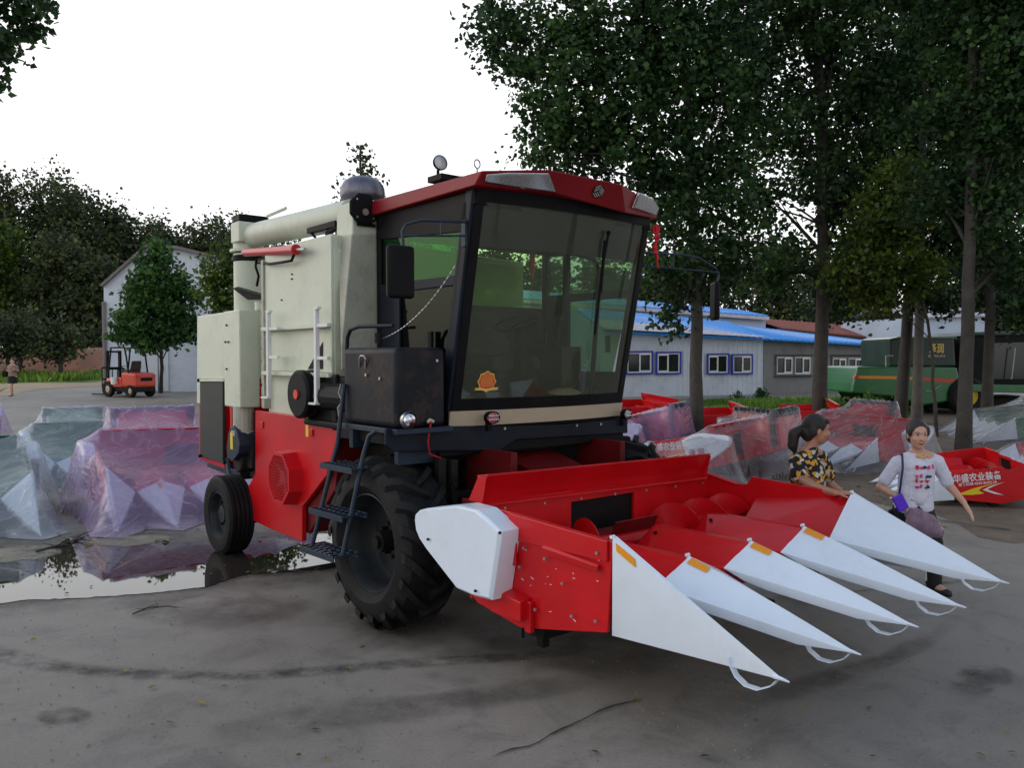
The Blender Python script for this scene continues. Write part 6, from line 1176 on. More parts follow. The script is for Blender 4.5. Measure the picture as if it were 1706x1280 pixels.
def drape(th, Y0, root, tilt, s, marg, seed, rag=.05):
    """taut sheet over the rastered shape: highest of the shape and of tent lines between its peaks"""
    T = mesh_world_pts(root)*s; c_, s_ = math.cos(tilt), math.sin(tilt); x = T[..., 0]*c_+T[..., 2]*s_; z = -T[..., 0]*s_+T[..., 2]*c_; T = np.stack([x, T[..., 1], z], -1)
    h = .042; x0, x1, y0, y1 = -2.25*s, 2.2*s, -2.0*s, 2.05*s; nx, ny = int((x1-x0)/h), int((y1-y0)/h); Z = np.zeros((nx, ny))
    k = 7; B = [(a/k, b/k) for a in range(k+1) for b in range(k+1-a)]
    for a, b in B:
        P = T[:, 0]*(1-a-b)+T[:, 1]*a+T[:, 2]*b; i = ((P[:, 0]-x0)/h).astype(int); j = ((P[:, 1]-y0)/h).astype(int); np.maximum.at(Z, (np.clip(i, 0, nx-1), np.clip(j, 0, ny-1)), P[:, 2])
    mask = Z > .02
    def dil(m):
        r = m.copy(); r[1:] |= m[:-1]; r[:-1] |= m[1:]; r[:, 1:] |= m[:, :-1]; r[:, :-1] |= m[:, 1:]; return r
    M1 = mask
    for _ in range(3): M1 = dil(M1)      # shape plus slack
    rn = np.random.RandomState(seed); O = np.where(mask, Z+.012, 0); D = O.copy(); md = M1
    for _ in range(marg): md = dil(md)
    for it in range(230):
        p = np.pad(D, 1); N, S_, E, W_ = p[:-2, 1:-1], p[2:, 1:-1], p[1:-1, :-2], p[1:-1, 2:]; a, b, c, d = p[:-2, :-2], p[2:, 2:], p[:-2, 2:], p[2:, :-2]
        mean = (N+S_+E+W_)/4; mx = np.maximum.reduce([(N+S_)/2, (E+W_)/2, (a+b)/2, (c+d)/2]); D = np.where(md, np.maximum(O, .72*mean+.28*mx), 0)
    D = D*md
    vid = -np.ones((nx, ny), int); vs = []; m2 = dil(md)
    for i in range(nx):
        for j in range(ny):
            if m2[i, j]:
                vid[i, j] = len(vs); X_, Y_, q = x0+(i+.5)*h, y0+(j+.5)*h, D[i, j]; n1 = mnoise.noise(Vector((X_*2.6+seed, Y_*2.6, q*3))); n2 = mnoise.noise(Vector((X_*7, Y_*7+seed, q*6))); fold = abs(mnoise.noise(Vector((X_*3.1, Y_*3.1, seed))))
                f = min(q/.2, 1); vs.append((X_+n1*.02, Y_+n2*.012, max(q+f*(.008+.018*fold+.003*n2), .014)+gz(Y0+X_*math.sin(th)+Y_*math.cos(th))-gz(Y0)))
    fs = [(vid[i, j], vid[i+1, j], vid[i+1, j+1], vid[i, j+1]) for i in range(nx-1) for j in range(ny-1) if min(vid[i, j], vid[i+1, j], vid[i+1, j+1], vid[i, j+1]) >= 0]
    me = bpy.data.meshes.new('plastic_sheet'); me.from_pydata(vs, [], fs); me.update(); me.polygons.foreach_set('use_smooth', [True]*len(fs)); return me
def wrapped(X, Y, th, s, label, flabel, mat='clear_film', green=False, marg=3, seed=1, first=None, side=False, tilt=TILT, skip=()):
    o = first or copy_tree(proto, None, GREEN if green else None, skip); o.location = (X, Y, gz(Y)+.0); o.rotation_euler = (0, tilt, R(th)); o.scale = (s, s, s)
    tag(o, label, 'corn header', GH)
    if not flabel: return o
    me = drape(R(th), Y, proto, tilt, s, marg, seed); me.materials.append(M[mat]); f = bpy.data.objects.new('plastic_sheet', me); COL.objects.link(f); f.location = (X, Y, gz(Y)); f.rotation_euler = (0, 0, R(th)); tag(f, flabel, 'plastic sheet', 'plastic films over the stored headers')
    return o
def side_text(root, line2=True):
    """dealer lettering, arrow and swoosh on the left flank panel, as part of that header"""
    v = HV[4]+.016; nr = (-1, 0, 0)
    t = text_mb("华盛农业装备", .17, (-.62, v, .905), (-1, 0, -.02), (0, 0, 1), .003, HO, width=.84); t.build('side_lettering', M['text_white'], root)
    if line2: t = text_mb("服务热线 0535-8635118", .065, (-.70, v, .820), (-1, 0, -.02), (0, 0, 1), .003, HO, width=.66); t.build('side_lettering', M['text_white'], root)
    mb = MB(HO); mb.prism([(-.64, v, .66), (-.95, v, .75), (-1.42, v, .82), (-1.10, v, .75), (-1.03, v, .70), (-1.12, v, .63), (-.9, v, .625)], (0, .002, 0)); mb.build('arrow_stripe', M['yellow_sticker'], root)
    mb = MB(HO); mb.prism([(-1.10, v, .70), (-1.25, v, .76), (-1.50, v, .81), (-1.30, v, .75), (-1.18, v, .70), (-1.45, v, .56), (-1.30, v, .60)], (0, .002, 0)); mb.build('arrow_stripe', M['text_white'], root)
# originals used as the first wrapped header (big pink one, left)
wrapped(-4.6, 11.93, -56.5, 1.0, 'large red header in lavender film beside the rear wheel, white points facing the puddle', 'lavender film stretched tightly over the big red header behind the rear wheel', 'milky_film', seed=3, first=proto)
wrapped(-7.75, 10.25, -55, 1.0, 'green header under milky film, nearest to the camera at the left frame edge', 'milky film over the green header cut by the left frame edge', 'silver_film', green=True, seed=5)
wrapped(-7.6, 15.0, -55, .84, 'green header with white points under loose film, third of the left group and farthest back', 'loose crumpled film on the green header at the back left', 'silver_film', green=True, seed=7, marg=4)
wrapped(-12.9, 17.6, -55, 1.0, 'red header at the far left, only a pink corner of it in the picture', 'film over the red header barely showing at the left frame edge', 'milky_film', seed=9)
hA = wrapped(3.75, 15.3, 142, .88, 'red header with white lettering on its flank seen just beyond the harvester hood', 'glossy film over the lettered header just beyond the harvester hood', 'clear_film', seed=11); side_text(hA, False)
t = text_mb("泽 润", .15, (-1.52, HV[4]+.16+.016, .74), (-1, 0, 0), (0, 0, 1), .003, HO, width=.34); t.build('guard_lettering', M['text_red'], hA)
hB = wrapped(7.08, 12.45, 165, .74, "red header with white lettering and yellow arrow beside the white tee woman's outstretched hand", None, 'clear_film', seed=13, skip=('drive_guard', 'hood', 'hood_end', 'feeder_box', 'feeder_roller')); side_text(hB); del hB['group']
wrapped(6.9, 16.6, 208, .84, 'red header with its white points turned left, wrapped behind the woman in the white tee', 'shiny loose film hanging to the ground behind the woman in the white tee', 'clear_film', seed=15, marg=4)
wrapped(5.9, 17.8, 25, .74, 'red header seen from its feeder box, wrapped, left of the woman in the flowered blouse', 'film over the feeder box between the two first tree trunks', 'clear_film', seed=17)
wrapped(2.45, 17.8, 150, .80, 'red header wrapped in pinkish film between the cab and the first poplar', 'pinkish film over the header between the cab and the first poplar', 'milky_film', seed=19)
wrapped(12.6, 20.0, 170, .9, 'green header wrapped in film under the green combine at the right edge', 'film over the green header at the right edge below the dark combine', 'clear_film', green=True, seed=21)
wrapped(9.7, 14.2, 160, .74, 'red header at the right frame edge behind the one with the yellow arrow', 'film over the red header cut off by the right frame edge', 'clear_film', seed=23)
# bare red header frames waiting for their points
def bare(X, Y, th, s, label):
    o = copy_tree(proto, None, None, skip=('divider', 'drive_guard', 'stiffener', 'corner_box', 'feeder_box', 'feeder_roller')); o.name = 'header_frame'; o.location = (X, Y, gz(Y)); o.rotation_euler = (0, 0, R(th)); o.scale = (s, s, s)
    return tag(o, label, 'header frame', 'bare red header frames')
bare(3.2, 21.5, 190, 1.0, 'bare red header frame farthest back, against the pale building beside the cab')
bare(4.9, 19.9, 175, .9, 'bare red header frame just right of the first poplar trunk')
bare(3.0, 19.6, 200, .8, 'bare red header frame hidden low behind the pink wrapped header')
bare(7.6, 21.0, 165, .9, 'bare red header frame behind the head of the woman in the flowered blouse')
# ================================================= GREEN COMBINE
Yg = 26.5; gc = empty('green_combine', (W(1560, 690, Yg).x, Yg+1.3, gz(Yg))); og = gc.location
tag(gc, 'dark green combine harvester with an orange and red stripe parked behind the tree trunks', 'combine harvester')
def gp(x, y, dy=0): p = W(x, y, Yg); return Vector((p.x, Yg+dy, p.z))
def gpr(name, pl, d0, d1, mat, bevel=.03, parent=None, **k):
    mb = MB(og); mb.prism([gp(x, y, d0) for x, y in pl], (0, d1-d0, 0)); return mb.build(name, M[mat], parent or gc, bevel=bevel, **k)
gpr('body', [(1418, 655), (1421, 640), (1429, 611), (1466, 611), (1595, 612), (1600, 640), (1590, 668), (1540, 676), (1490, 662), (1450, 658)], 0, 2.6, 'green_paint', .06)
gpr('stripe', [(1431, 626), (1493, 627), (1493, 632), (1429, 631)], -.012, -.002, 'orange_sticker', 0)
gpr('stripe', [(1493, 627), (1536, 629), (1536, 634), (1493, 632)], -.012, -.002, 'orange_sticker', 0)
gpr('stripe', [(1536, 629), (1591, 632), (1590, 638), (1536, 634)], -.012, -.002, 'label_red', 0)
gpr('tail_lamp', [(1422, 630), (1426, 624), (1431, 624), (1427, 631)], -.02, .1, 'label_red', 0)
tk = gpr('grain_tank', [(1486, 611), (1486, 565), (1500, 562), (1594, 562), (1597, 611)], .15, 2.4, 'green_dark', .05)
gpr('tank_rim', [(1484, 565), (1500, 561), (1597, 561), (1597, 564), (1500, 564)], .1, 2.45, 'green_paint', .01)
t = text_mb("泽润", .34, gp(1551, 587, .13), (1, 0, 0), (0, 0, 1), .004, og, width=.48); t.build('tank_lettering', M['gold'], tk)
t = text_mb("ZERUN", .1, gp(1549, 595, .13), (1, 0, 0), (0, 0, 1), .004, og, width=.56); t.build('tank_lettering', M['silver_mark'], tk)
cbn = gpr('cab', [(1618, 645), (1612, 562), (1640, 556), (1730, 556), (1735, 645)], .2, 2.3, 'black', .06)
gpr('cab_window', [(1655, 632), (1652, 572), (1722, 570), (1728, 632)], .17, .19, 'window_dark', 0, cbn)
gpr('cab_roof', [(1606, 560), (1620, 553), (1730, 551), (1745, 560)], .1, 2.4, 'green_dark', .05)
gpr('platform', [(1600, 640), (1740, 642), (1740, 656), (1600, 652)], -.2, 2.5, 'green_paint', .02)
gpr('underframe', [(1440, 656), (1600, 668), (1740, 662), (1740, 680), (1600, 684), (1450, 672)], .5, 2.2, 'machine_dark', .02)
for (x, y, r, dy) in ((1610, 672, .62, -.15), (1610, 672, .62, 2.4), (1470, 680, .36, .1), (1470, 680, .36, 2.2)):
    c = gp(x, y); c.z = gz(Yg)+r; mb = MB(og); mb.lathe([(r*.5, 0), (r*.85, -.02), (r, .06), (r, .34), (r*.85, .42), (r*.5, .4)], c+Vector((0, dy, 0)), (0, 1, 0), 28, True); wh = mb.build('wheel', M['rubber'], gc, smooth=40)
    mb = MB(og); mb.lathe([(r*.52, .02), (r*.4, .1), (.02, .08)], c+Vector((0, dy, 0)), (0, 1, 0), 20); mb.build('rim', M['yellow_sticker'], wh, smooth=40)
for pl in ([(1475, 611), (1475, 593), (1487, 593)], [(1540, 652), (1552, 652), (1566, 641)], [(1690, 580), (1688, 600), (1684, 632)]):
    mb = MB(og); mb.tube([gp(x, y, -.04) for x, y in pl], .02, 6); mb.build('handrail', M['silver_mark'], gc, smooth=50)
mb = MB(og); mb.prism([gp(1438, 655, -.01), gp(1440, 640, -.01), gp(1464, 641, -.01), gp(1464, 657, -.01)], (0, .02, 0)); mb.build('side_door', M['green_paint'], gc, bevel=.01)
# ================================================= FORKLIFT
fo = G(215, 661); fk = empty('forklift', fo, R(152)); tag(fk, 'orange red forklift with black overhead guard parked by the shed and round tree', 'forklift')
def fb(): return MB((0, 0, 0))
def fadd(mb, n, m, bevel=.02, par=None, smooth=None): return mb.build(n, M[m], par or fk, smooth, bevel)
mb = fb(); mb.hexa([(-1.15, -.50, .42), (-.25, -.58, .42), (-.25, .58, .42), (-1.15, .50, .42), (-1.12, -.52, 1.02), (-.25, -.58, 1.08), (-.25, .58, 1.08), (-1.12, .52, 1.02)]); fadd(mb, 'counterweight', 'fork_red', .10)
mb = fb(); mb.box(-1.165, -1.14, -.28, .28, .70, .84); fadd(mb, 'grille', 'black', .01)
mb = fb(); mb.box(-1.10, .9, -.50, .50, .22, .50); fadd(mb, 'chassis', 'machine_dark', .05)
mb = fb(); mb.hexa([(-.25, -.56, .42), (.85, -.56, .42), (.85, .56, .42), (-.25, .56, .42), (-.25, -.56, .85), (.80, -.50, .80), (.80, .50, .80), (-.25, .56, .85)]); fadd(mb, 'body', 'fork_red', .05)
mb = fb(); mb.box(-.45, .05, -.27, .27, 1.05, 1.18); mb.hexa([(-.5, -.25, 1.15), (-.38, -.25, 1.15), (-.38, .25, 1.15), (-.5, .25, 1.15), (-.58, -.22, 1.55), (-.48, -.22, 1.55), (-.48, .22, 1.55), (-.58, .22, 1.55)]); fadd(mb, 'seat', 'seat_cloth', .04)
mb = fb(); og_ = .47
for y in (-og_, og_): mb.tube([(-.62, y, 1.0), (-.50, y, 1.7), (-.38, y, 2.12)], .035, 6); mb.tube([(.72, y, .8), (.50, y, 2.12)], .035, 6); mb.tube([(-.38, y, 2.12), (.50, y, 2.12)], .035, 6)
for k in range(7): x = -.38+k*.145; mb.box(x-.02, x+.02, -og_, og_, 2.10, 2.13)
fadd(mb, 'overhead_guard', 'black', 0, smooth=50)
mb = fb()
for y in (-.30, .30): mb.box(.92, 1.05, y-.05, y+.05, .08, 2.0)
for z in (.5, 1.2, 1.95): mb.box(.95, 1.02, -.3, .3, z-.04, z+.04)
ms = fadd(mb, 'mast', 'black', .01); mb = fb()
for y in (-.28, .28): mb.box(1.10, 2.05, y-.06, y+.06, .06, .11); mb.box(1.06, 1.12, y-.06, y+.06, .06, .7)
fadd(mb, 'fork', 'machine_dark', .01, ms); mb = fb()
for y in (-.5, -.25, 0, .25, .5): mb.box(1.07, 1.10, y-.015, y+.015, .4, 1.25)
for z in (.4, .75, 1.25): mb.box(1.06, 1.11, -.5, .5, z-.03, z+.03)
fadd(mb, 'load_backrest', 'black', 0, ms)
for x, r, y in ((.62, .34, -.52), (.62, .34, .52), (-.75, .27, -.46), (-.75, .27, .46)):
    mb = fb(); mb.lathe([(r*.5, -.09), (r*.92, -.10), (r, -.06), (r, .06), (r*.92, .10), (r*.5, .09)], (x, y, r), (0, 1, 0), 24, True); wh = fadd(mb, 'wheel', 'rubber', 0, smooth=40); mb = fb(); mb.lathe([(r*.5, .05 if y > 0 else -.05), (.02, .08 if y > 0 else -.08)], (x, y, r), (0, 1, 0), 18); fadd(mb, 'rim', 'cream', 0, wh)
mb = fb(); mb.cyl((.45, 0, .85), (.30, 0, 1.25), .03, 8); mb.tube([Vector((.28, math.cos(a)*.16, 1.27+math.sin(a)*.06)) for a in [i*math.pi/8 for i in range(16)]], .014, 6, closed=True); fadd(mb, 'steering_wheel', 'black', 0)
mb = fb(); mb.cyl((-1.16, .40, .92), (-1.18, .40, .92), .04, 10); mb.cyl((-1.16, -.40, .92), (-1.18, -.40, .92), .04, 10); fadd(mb, 'tail_lamp', 'label_red', 0)
mb = fb(); mb.cyl((.1, .62, .55), (.1, .62, .85), .14, 12); fadd(mb, 'gas_bottle', 'frame_white', 0, smooth=50)
# small things by the bank: red sign and bollard
p = G(171, 628); mb = MB(p); mb.cyl(p, p+Vector((0, 0, .5)), .03, 8); mb.lathe([(.0, .45), (.20, .5), (.26, .8), (.20, 1.15), (.0, 1.2)], p, (0, 0, 1), 12); tag(mb.build('marker_drum', M['fork_red'], smooth=50), 'small red drum on a stake at the corner of the shed', 'marker')
# ================================================= PEOPLE
def capsule(mb, p, q, r1, r2, n=14):
    p, q = Vector(p), Vector(q); d = (q-p); L_ = d.length
    if L_ < 1e-5: return mb.ell(p, r1)
    d.normalize(); K = 5; prof = [(max(r1*math.sin(math.pi/2*k/K), 1e-4), -r1*math.cos(math.pi/2*k/K)) for k in range(K+1)]+[(max(r2*math.cos(math.pi/2*k/K), 1e-4), L_+r2*math.sin(math.pi/2*k/K)) for k in range(K+1)]
    return mb.lathe(prof, p, d, n)
def chain(mb, pts, rad):
    for i in range(len(pts)-1): capsule(mb, pts[i], pts[i+1], rad[i], rad[i+1])
def frame(f):
    f = Vector(f).normalized(); u = Vector((0, 0, 1)); r = f.cross(u).normalized(); u = r.cross(f); return f, r, u
def orient(f, up=(0, 0, 1)):
    f = Vector(f).normalized(); r = f.cross(Vector(up)).normalized(); u = r.cross(f); return Matrix((r, f, u)).transposed()
def remeshed(mb, name, mat, parent, vox, smooth_it=3):
    o = mb.build(name, M[mat], parent); o.modifiers.new('remesh', 'REMESH'); m_ = o.modifiers['remesh']; m_.mode = 'VOXEL'; m_.voxel_size = vox; m_.use_smooth_shade = True
    s_ = o.modifiers.new('smooth', 'SMOOTH'); s_.iterations = smooth_it; s_.factor = .5; return o
def hand(mb, w, d, palm, s=1.0, curl=.5, thumb=1):
    """palm, four unequal bent fingers and a side thumb; d points from the wrist along the hand, palm = palm normal"""
    d = Vector(d).normalized(); palm = Vector(palm); palm = (palm-d*palm.dot(d)).normalized(); side = d.cross(palm)*thumb; w = Vector(w)
    pc = w+d*.045*s
    for k in (-.5, 0, .5): capsule(mb, w+side*k*.03*s, w+d*.085*s+side*k*.06*s, .016*s, .014*s, 10)
    for k, ln in zip((-1.5, -.5, .5, 1.5), (.058, .072, .078, .070)):
        b = w+d*.088*s+side*k*.020*s; dd = d.copy(); p = b
        for j, f in enumerate((.45, .32, .23)): dd = (dd+palm*curl*(.45+.25*j)).normalized(); q = p+dd*ln*f*s; capsule(mb, p, q, (.0092-.001*j)*s, (.0085-.001*j)*s, 8); p = q
    b = w+d*.025*s+side*.026*s; m_ = b+(d*.6+side*.75+palm*.25).normalized()*.042*s; e = m_+(d*.9+side*.25+palm*.35).normalized()*.034*s; capsule(mb, b, m_, .0135*s, .011*s, 8); capsule(mb, m_, e, .0105*s, .009*s, 8)
def head(mb, c, f, s=1.0, up=(0, 0, 1)):
    Q = orient(f, up); t = lambda x, y, z: Vector(c)+Q @ Vector((x*s, y*s, z*s))
    mb.ell(t(0, -.012, .022), (.074*s, .092*s, .090*s), 20, 14, Q); mb.ell(t(0, .018, -.035), (.060*s, .066*s, .080*s), 20, 14, Q); mb.ell(t(0, .045, -.088), (.030*s, .028*s, .024*s), 14, 10, Q)
    for x in (-.036, .036): mb.ell(t(x, .052, -.030), (.026*s, .024*s, .026*s), 12, 8, Q)
    mb.ell(t(0, .074, .026), (.050*s, .012*s, .010*s), 12, 8, Q)
    capsule(mb, t(0, .076, .008), t(0, .094, -.028), .008*s, .0125*s, 10); mb.ell(t(0, .088, -.034), (.018*s, .012*s, .009*s), 12, 8, Q)
    mb.ell(t(0, .074, -.062), (.022*s, .012*s, .009*s), 12, 8, Q)
    for x in (-1, 1): mb.ell(t(x*.075, -.006, -.012), (.009*s, .018*s, .030*s), 10, 8, Q)
    return t, Q
def face_bits(root, org, t, Q, s, smile=True):
    def B2(): return MB(org)
    mb = B2()
    for x in (-.029, .029): mb.ell(t(x, .0675, .006), (.0130*s, .0065*s, .0048*s), 12, 8, Q)
    ew = mb.build('eyes', M['eye_white'], root, smooth=60); mb = B2()
    for x in (-.029, .029): mb.ell(t(x, .0735, .006), (.0075*s, .0035*s, .0058*s), 10, 8, Q)
    mb.build('iris', M['eye_dark'], ew, smooth=60); mb = B2()
    for x in (-1, 1): mb.tube([t(x*.017, .084, .027), t(x*.031, .081, .031), t(x*.045, .071, .027)], [.0016*s, .0026*s, .0012*s], 6)
    mb.build('eyebrows', M['hair'], root); mb = B2()
    mb.tube([t(-.024, .076, -.056), t(-.010, .0855, -.0625), t(0, .087, -.0635), t(.010, .0855, -.0625), t(.024, .076, -.056)], [.002*s, .0042*s, .0045*s, .0042*s, .002*s], 8)
    mb.tube([t(-.022, .077, -.058), t(0, .0865, -.071), t(.022, .077, -.058)], [.002*s, .005*s, .002*s], 8); mb.build('lips', M['lips'], root, smooth=60)
    if smile: mb = B2(); mb.ell(t(0, .0835, -.0655), (.013*s, .004*s, .0028*s), 10, 6, Q); mb.build('teeth', M['text_white'], root)
# --- woman in the white tee, walking, looking at the camera
Y2 = 7.45; org = G(1530, 985); org = Vector((W(1530, 900, Y2).x, Y2, 0)); w2 = lambda x, y, dy=0.0: W(x, y, Y2+dy)
hc = w2(1529, 724, -.02)
mb = MB(org); hs = 1.14; ff = Vector((-.10, -1, -.06)); t, Q = head(mb, hc, ff, hs)
nk = w2(1530, 753, .03); sL, sR = w2(1494, 771, .03), w2(1562, 769, .0); eL, wL = w2(1467, 812, .10), w2(1494, 828, -.06); eR, wR = w2(1580, 808, .02), w2(1606, 838, -.05)
ch, wa, hp = w2(1527, 786, .02), w2(1524, 826, .02), w2(1522, 850, .02)
chain(mb, [hc+Vector((0, .02, -.05)), nk, ch], [.050*1.0, .050, .085])
chain(mb, [nk, (sL+nk)/2+Vector((0, 0, -.005)), sL], [.045, .050, .050]); chain(mb, [nk, (sR+nk)/2, sR], [.045, .050, .050])
for k in (-1, 1): chain(mb, [ch+Vector((k*.055, 0, .02)), wa+Vector((k*.05, 0, 0)), hp+Vector((k*.065, 0, 0))], [.085, .080, .09])
chain(mb, [sL, eL], [.045, .040]); chain(mb, [eL, wL], [.042, .026]); chain(mb, [sR, eR], [.045, .040]); chain(mb, [eR, wR], [.042, .026])
hand(mb, wL, w2(1504, 838, -.10)-wL, Vector((.2, -.3, -1)), 1.0, .35, -1); hand(mb, wR, w2(1617, 856, -.10)-wR, Vector((-.6, .5, -.2)), 1.12, .22, 1)
hL, hR = hp+Vector((-.085, .02, -.03)), hp+Vector((.085, 0, -.03))
aR = Vector((w2(1546, 970).x, Y2-.10, .07)); aL = Vector((w2(1490, 950).x, Y2+.36, .13)); kR = Vector((aR.x-.02, Y2-.13, .47)); kL = Vector((hL.x-.06, Y2+.02, .47))
chain(mb, [hR, kR, aR], [.085, .058, .040]); chain(mb, [hL, kL, aL], [.085, .058, .040])
capsule(mb, aR, aR+Vector((.05, -.13, -.035)), .040, .028); capsule(mb, aL, aL+Vector((.02, -.10, -.085)), .038, .028)
pw = remeshed(mb, 'person', 'skin', None, .0065, 3); pw.location = org
tag(pw, 'smiling woman in printed white tee and black trousers walking with one arm held out', 'person')
face_bits(pw, org, t, Q, hs)
mb = MB(org); tt = lambda x, y, z: t(x, y, z)      # pulled-back hair
mb.ell(tt(0, -.020, .036), (.083*hs, .092*hs, .088*hs), 20, 14, Q); mb.ell(tt(0, -.055, -.02), (.072*hs, .055*hs, .072*hs), 16, 12, Q); mb.ell(tt(0, -.095, -.03), (.04*hs, .04*hs, .05*hs), 14, 10, Q)
for x in (-1, 1): mb.ell(tt(x*.068, .012, .028), (.017*hs, .040*hs, .045*hs), 12, 8, Q)
remeshed(mb, 'hair', 'hair_brown', pw, .006, 2)
mb = MB(org)    # tee
for k in (-1, 1): chain(mb, [ch+Vector((k*.062, -.0, .035)), ch+Vector((k*.064, 0, -.06)), wa+Vector((k*.062, -.005, 0)), hp+Vector((k*.072, -.005, .035))], [.095, .098, .096, .104])
chain(mb, [ch+Vector((0, -.03, .03)), wa+Vector((0, -.03, 0))], [.10, .10]); chain(mb, [nk+Vector((-.045, .0, -.032)), sL], [.050, .060]); chain(mb, [nk+Vector((.045, 0, -.032)), sR], [.050, .060]); chain(mb, [nk+Vector((-.03, .03, -.02)), nk+Vector((.03, .03, -.02))], [.05, .05])
chain(mb, [sL, sL.lerp(eL, .72)], [.058, .060]); chain(mb, [sR, sR.lerp(eR, .85)], [.058, .060])
tee = remeshed(mb, 't_shirt', 'tee_white', pw, .007, 2)
mb = MB(org)    # trousers
mb.ell(hp+Vector((0, .01, -.03)), (.15, .11, .10), 18, 12); chain(mb, [hR, kR, aR+Vector((0, 0, .02))], [.105, .078, .070]); chain(mb, [hL, kL, aL+Vector((0, .01, .02))], [.105, .078, .066]); capsule(mb, hp+Vector((-.05, 0, .0)), hp+Vector((.05, 0, .0)), .10, .10)
tr = remeshed(mb, 'trousers', 'trouser_black', pw, .008, 2)
mb = MB(org)
for (k, a, o_) in ((kR, aR, .075), (kL, aL, .07)):
    P_ = [k+Vector((-o_-.005, -.01, 0)), k.lerp(a, .5)+Vector((-o_-.002, -.01, 0)), a+Vector((-o_, -.01, .04))]; mb.tube(P_, .010, 6)
mb.build('trouser_stripe', M['stripe_white'], tr, smooth=60)
mb = MB(org)
capsule(mb, aR+Vector((0, .04, -.035)), aR+Vector((.055, -.15, -.04)), .042, .034); capsule(mb, aL+Vector((0, .03, -.02)), aL+Vector((.02, -.12, -.09)), .040, .032); remeshed(mb, 'shoes', 'shoe_black', pw, .007, 1)
# print on the tee: rows of pink and navy blots
mb = MB(org); mb2 = MB(org); mb3 = MB(org)
def blot(m_, x, y, rx, rz_): p = w2(x, y, -.112); m_.ell(p, (rx, .010, rz_), 12, 8)
rp_ = random.Random(8)
for (cx0, cy0, m_) in [(1528, 794, mb), (1536, 794, mb), (1544, 794, mb3), (1550, 794, mb3), (1528, 802, mb2), (1536, 803, mb2), (1545, 803, mb2), (1528, 811, mb), (1535, 811, mb), (1545, 811, mb3), (1528, 779, mb2), (1534, 780, mb), (1541, 779, mb3), (1547, 779, mb), (1553, 778, mb)]:
    for k in range(4): blot(m_, cx0+rp_.uniform(-2.2, 2.2), cy0+rp_.uniform(-2.6, 2.6), rp_.uniform(.006, .013), rp_.uniform(.005, .012))
for x, y, m_ in () and ((1526, 794, mb), (1535, 794, mb), (1542, 794, mb3), (1549, 794, mb3), (1527, 811, mb), (1534, 811, mb), (1545, 812, mb3), (1530, 802, mb2), (1540, 803, mb2), (1547, 803, mb2)): blot(m_, x, y, .023, .020 if m_ is not mb2 else .010)
mb.build('tee_print', M['pink'], tee, smooth=60); mb2.build('tee_print', M['ribbon'], tee, smooth=60); mb3.build('tee_print', M['navy'], tee, smooth=60)
# necklace, bag strap
mb = MB(org); mb.tube([nk+Vector((math.sin(a)*.060, -math.cos(a)*.055-.02, -.012-.028*max(math.cos(a), 0))) for a in [i*math.pi/12-math.pi for i in range(24)]], .005, 6, closed=True); mb.build('necklace', M['gold'], pw, smooth=60)
mb = MB(org); mb.tube([w2(1499, 758, .05), w2(1503, 757, -.055), w2(1504, 780, -.115), w2(1500, 812, -.12), w2(1496, 838, -.06), w2(1494, 850, .0)], .010, 8, flat=(1, 0, 0)); st = mb.build('shoulder_bag_strap', M['navy'], smooth=60); st.location = org
bagr = empty('shoulder_bag', w2(1492, 858, .06)); tag(bagr, "small dark shoulder bag on a navy strap at the white tee woman's hip", 'bag')
st.name = 'strap'; st.parent = bagr; st.matrix_parent_inverse = Matrix.Translation(-bagr.location)
mb = MB(bagr.location); p = w2(1493, 858, .05); mb.box(p.x-.07, p.x+.05, p.y-.03, p.y+.03, p.z-.07, p.z+.05); mb.build('bag_body', M['black'], bagr, bevel=.02)
p = w2(1500, 838, -.15); Rm = Matrix.Translation(p) @ Matrix.Rotation(R(-28), 4, 'Y'); mb = MB(p); mb.box(-.052, .052, -.012, .012, -.075, .075, Rm); cs = mb.build('phone_case', M['purple'], bevel=.01); cs.location = p; tag(cs, 'bright purple phone case held by the woman in the white tee', 'phone case')
mb = MB(p); q = w2(1518, 833, -.15); capsule(mb, q, q+Vector((.035, 0, -.012)), .007, .005, 8); kk = mb.build('key', M['steel'], cs)
# purple see-through shopping bag
c = w2(1523, 865, -.14); mb = MB(c); rn = random.Random(3); vs = []; K, Nn = 9, 20
for k in range(K):
    z = .10-.30*k/(K-1); rr_ = (.03, .075, .115, .14, .155, .16, .15, .11, .02)[k]
    for j in range(Nn): a = 2*math.pi*j/Nn; f = 1+.16*math.sin(a*5+k)+rn.uniform(-.06, .06); vs.append((c.x+.35*.06*k+math.cos(a)*rr_*f, c.y+math.sin(a)*rr_*.5*f, c.z+z+rn.uniform(-.008, .008)))
mb.add(vs, [(k*Nn+j, k*Nn+(j+1) % Nn, (k+1)*Nn+(j+1) % Nn, (k+1)*Nn+j) for k in range(K-1) for j in range(Nn)]); o = mb.build('shopping_bag', M['pink_bag'], smooth=50); o.location = c; tag(o, 'thin lilac plastic carrier bag hanging in front of the white tee woman', 'carrier bag')
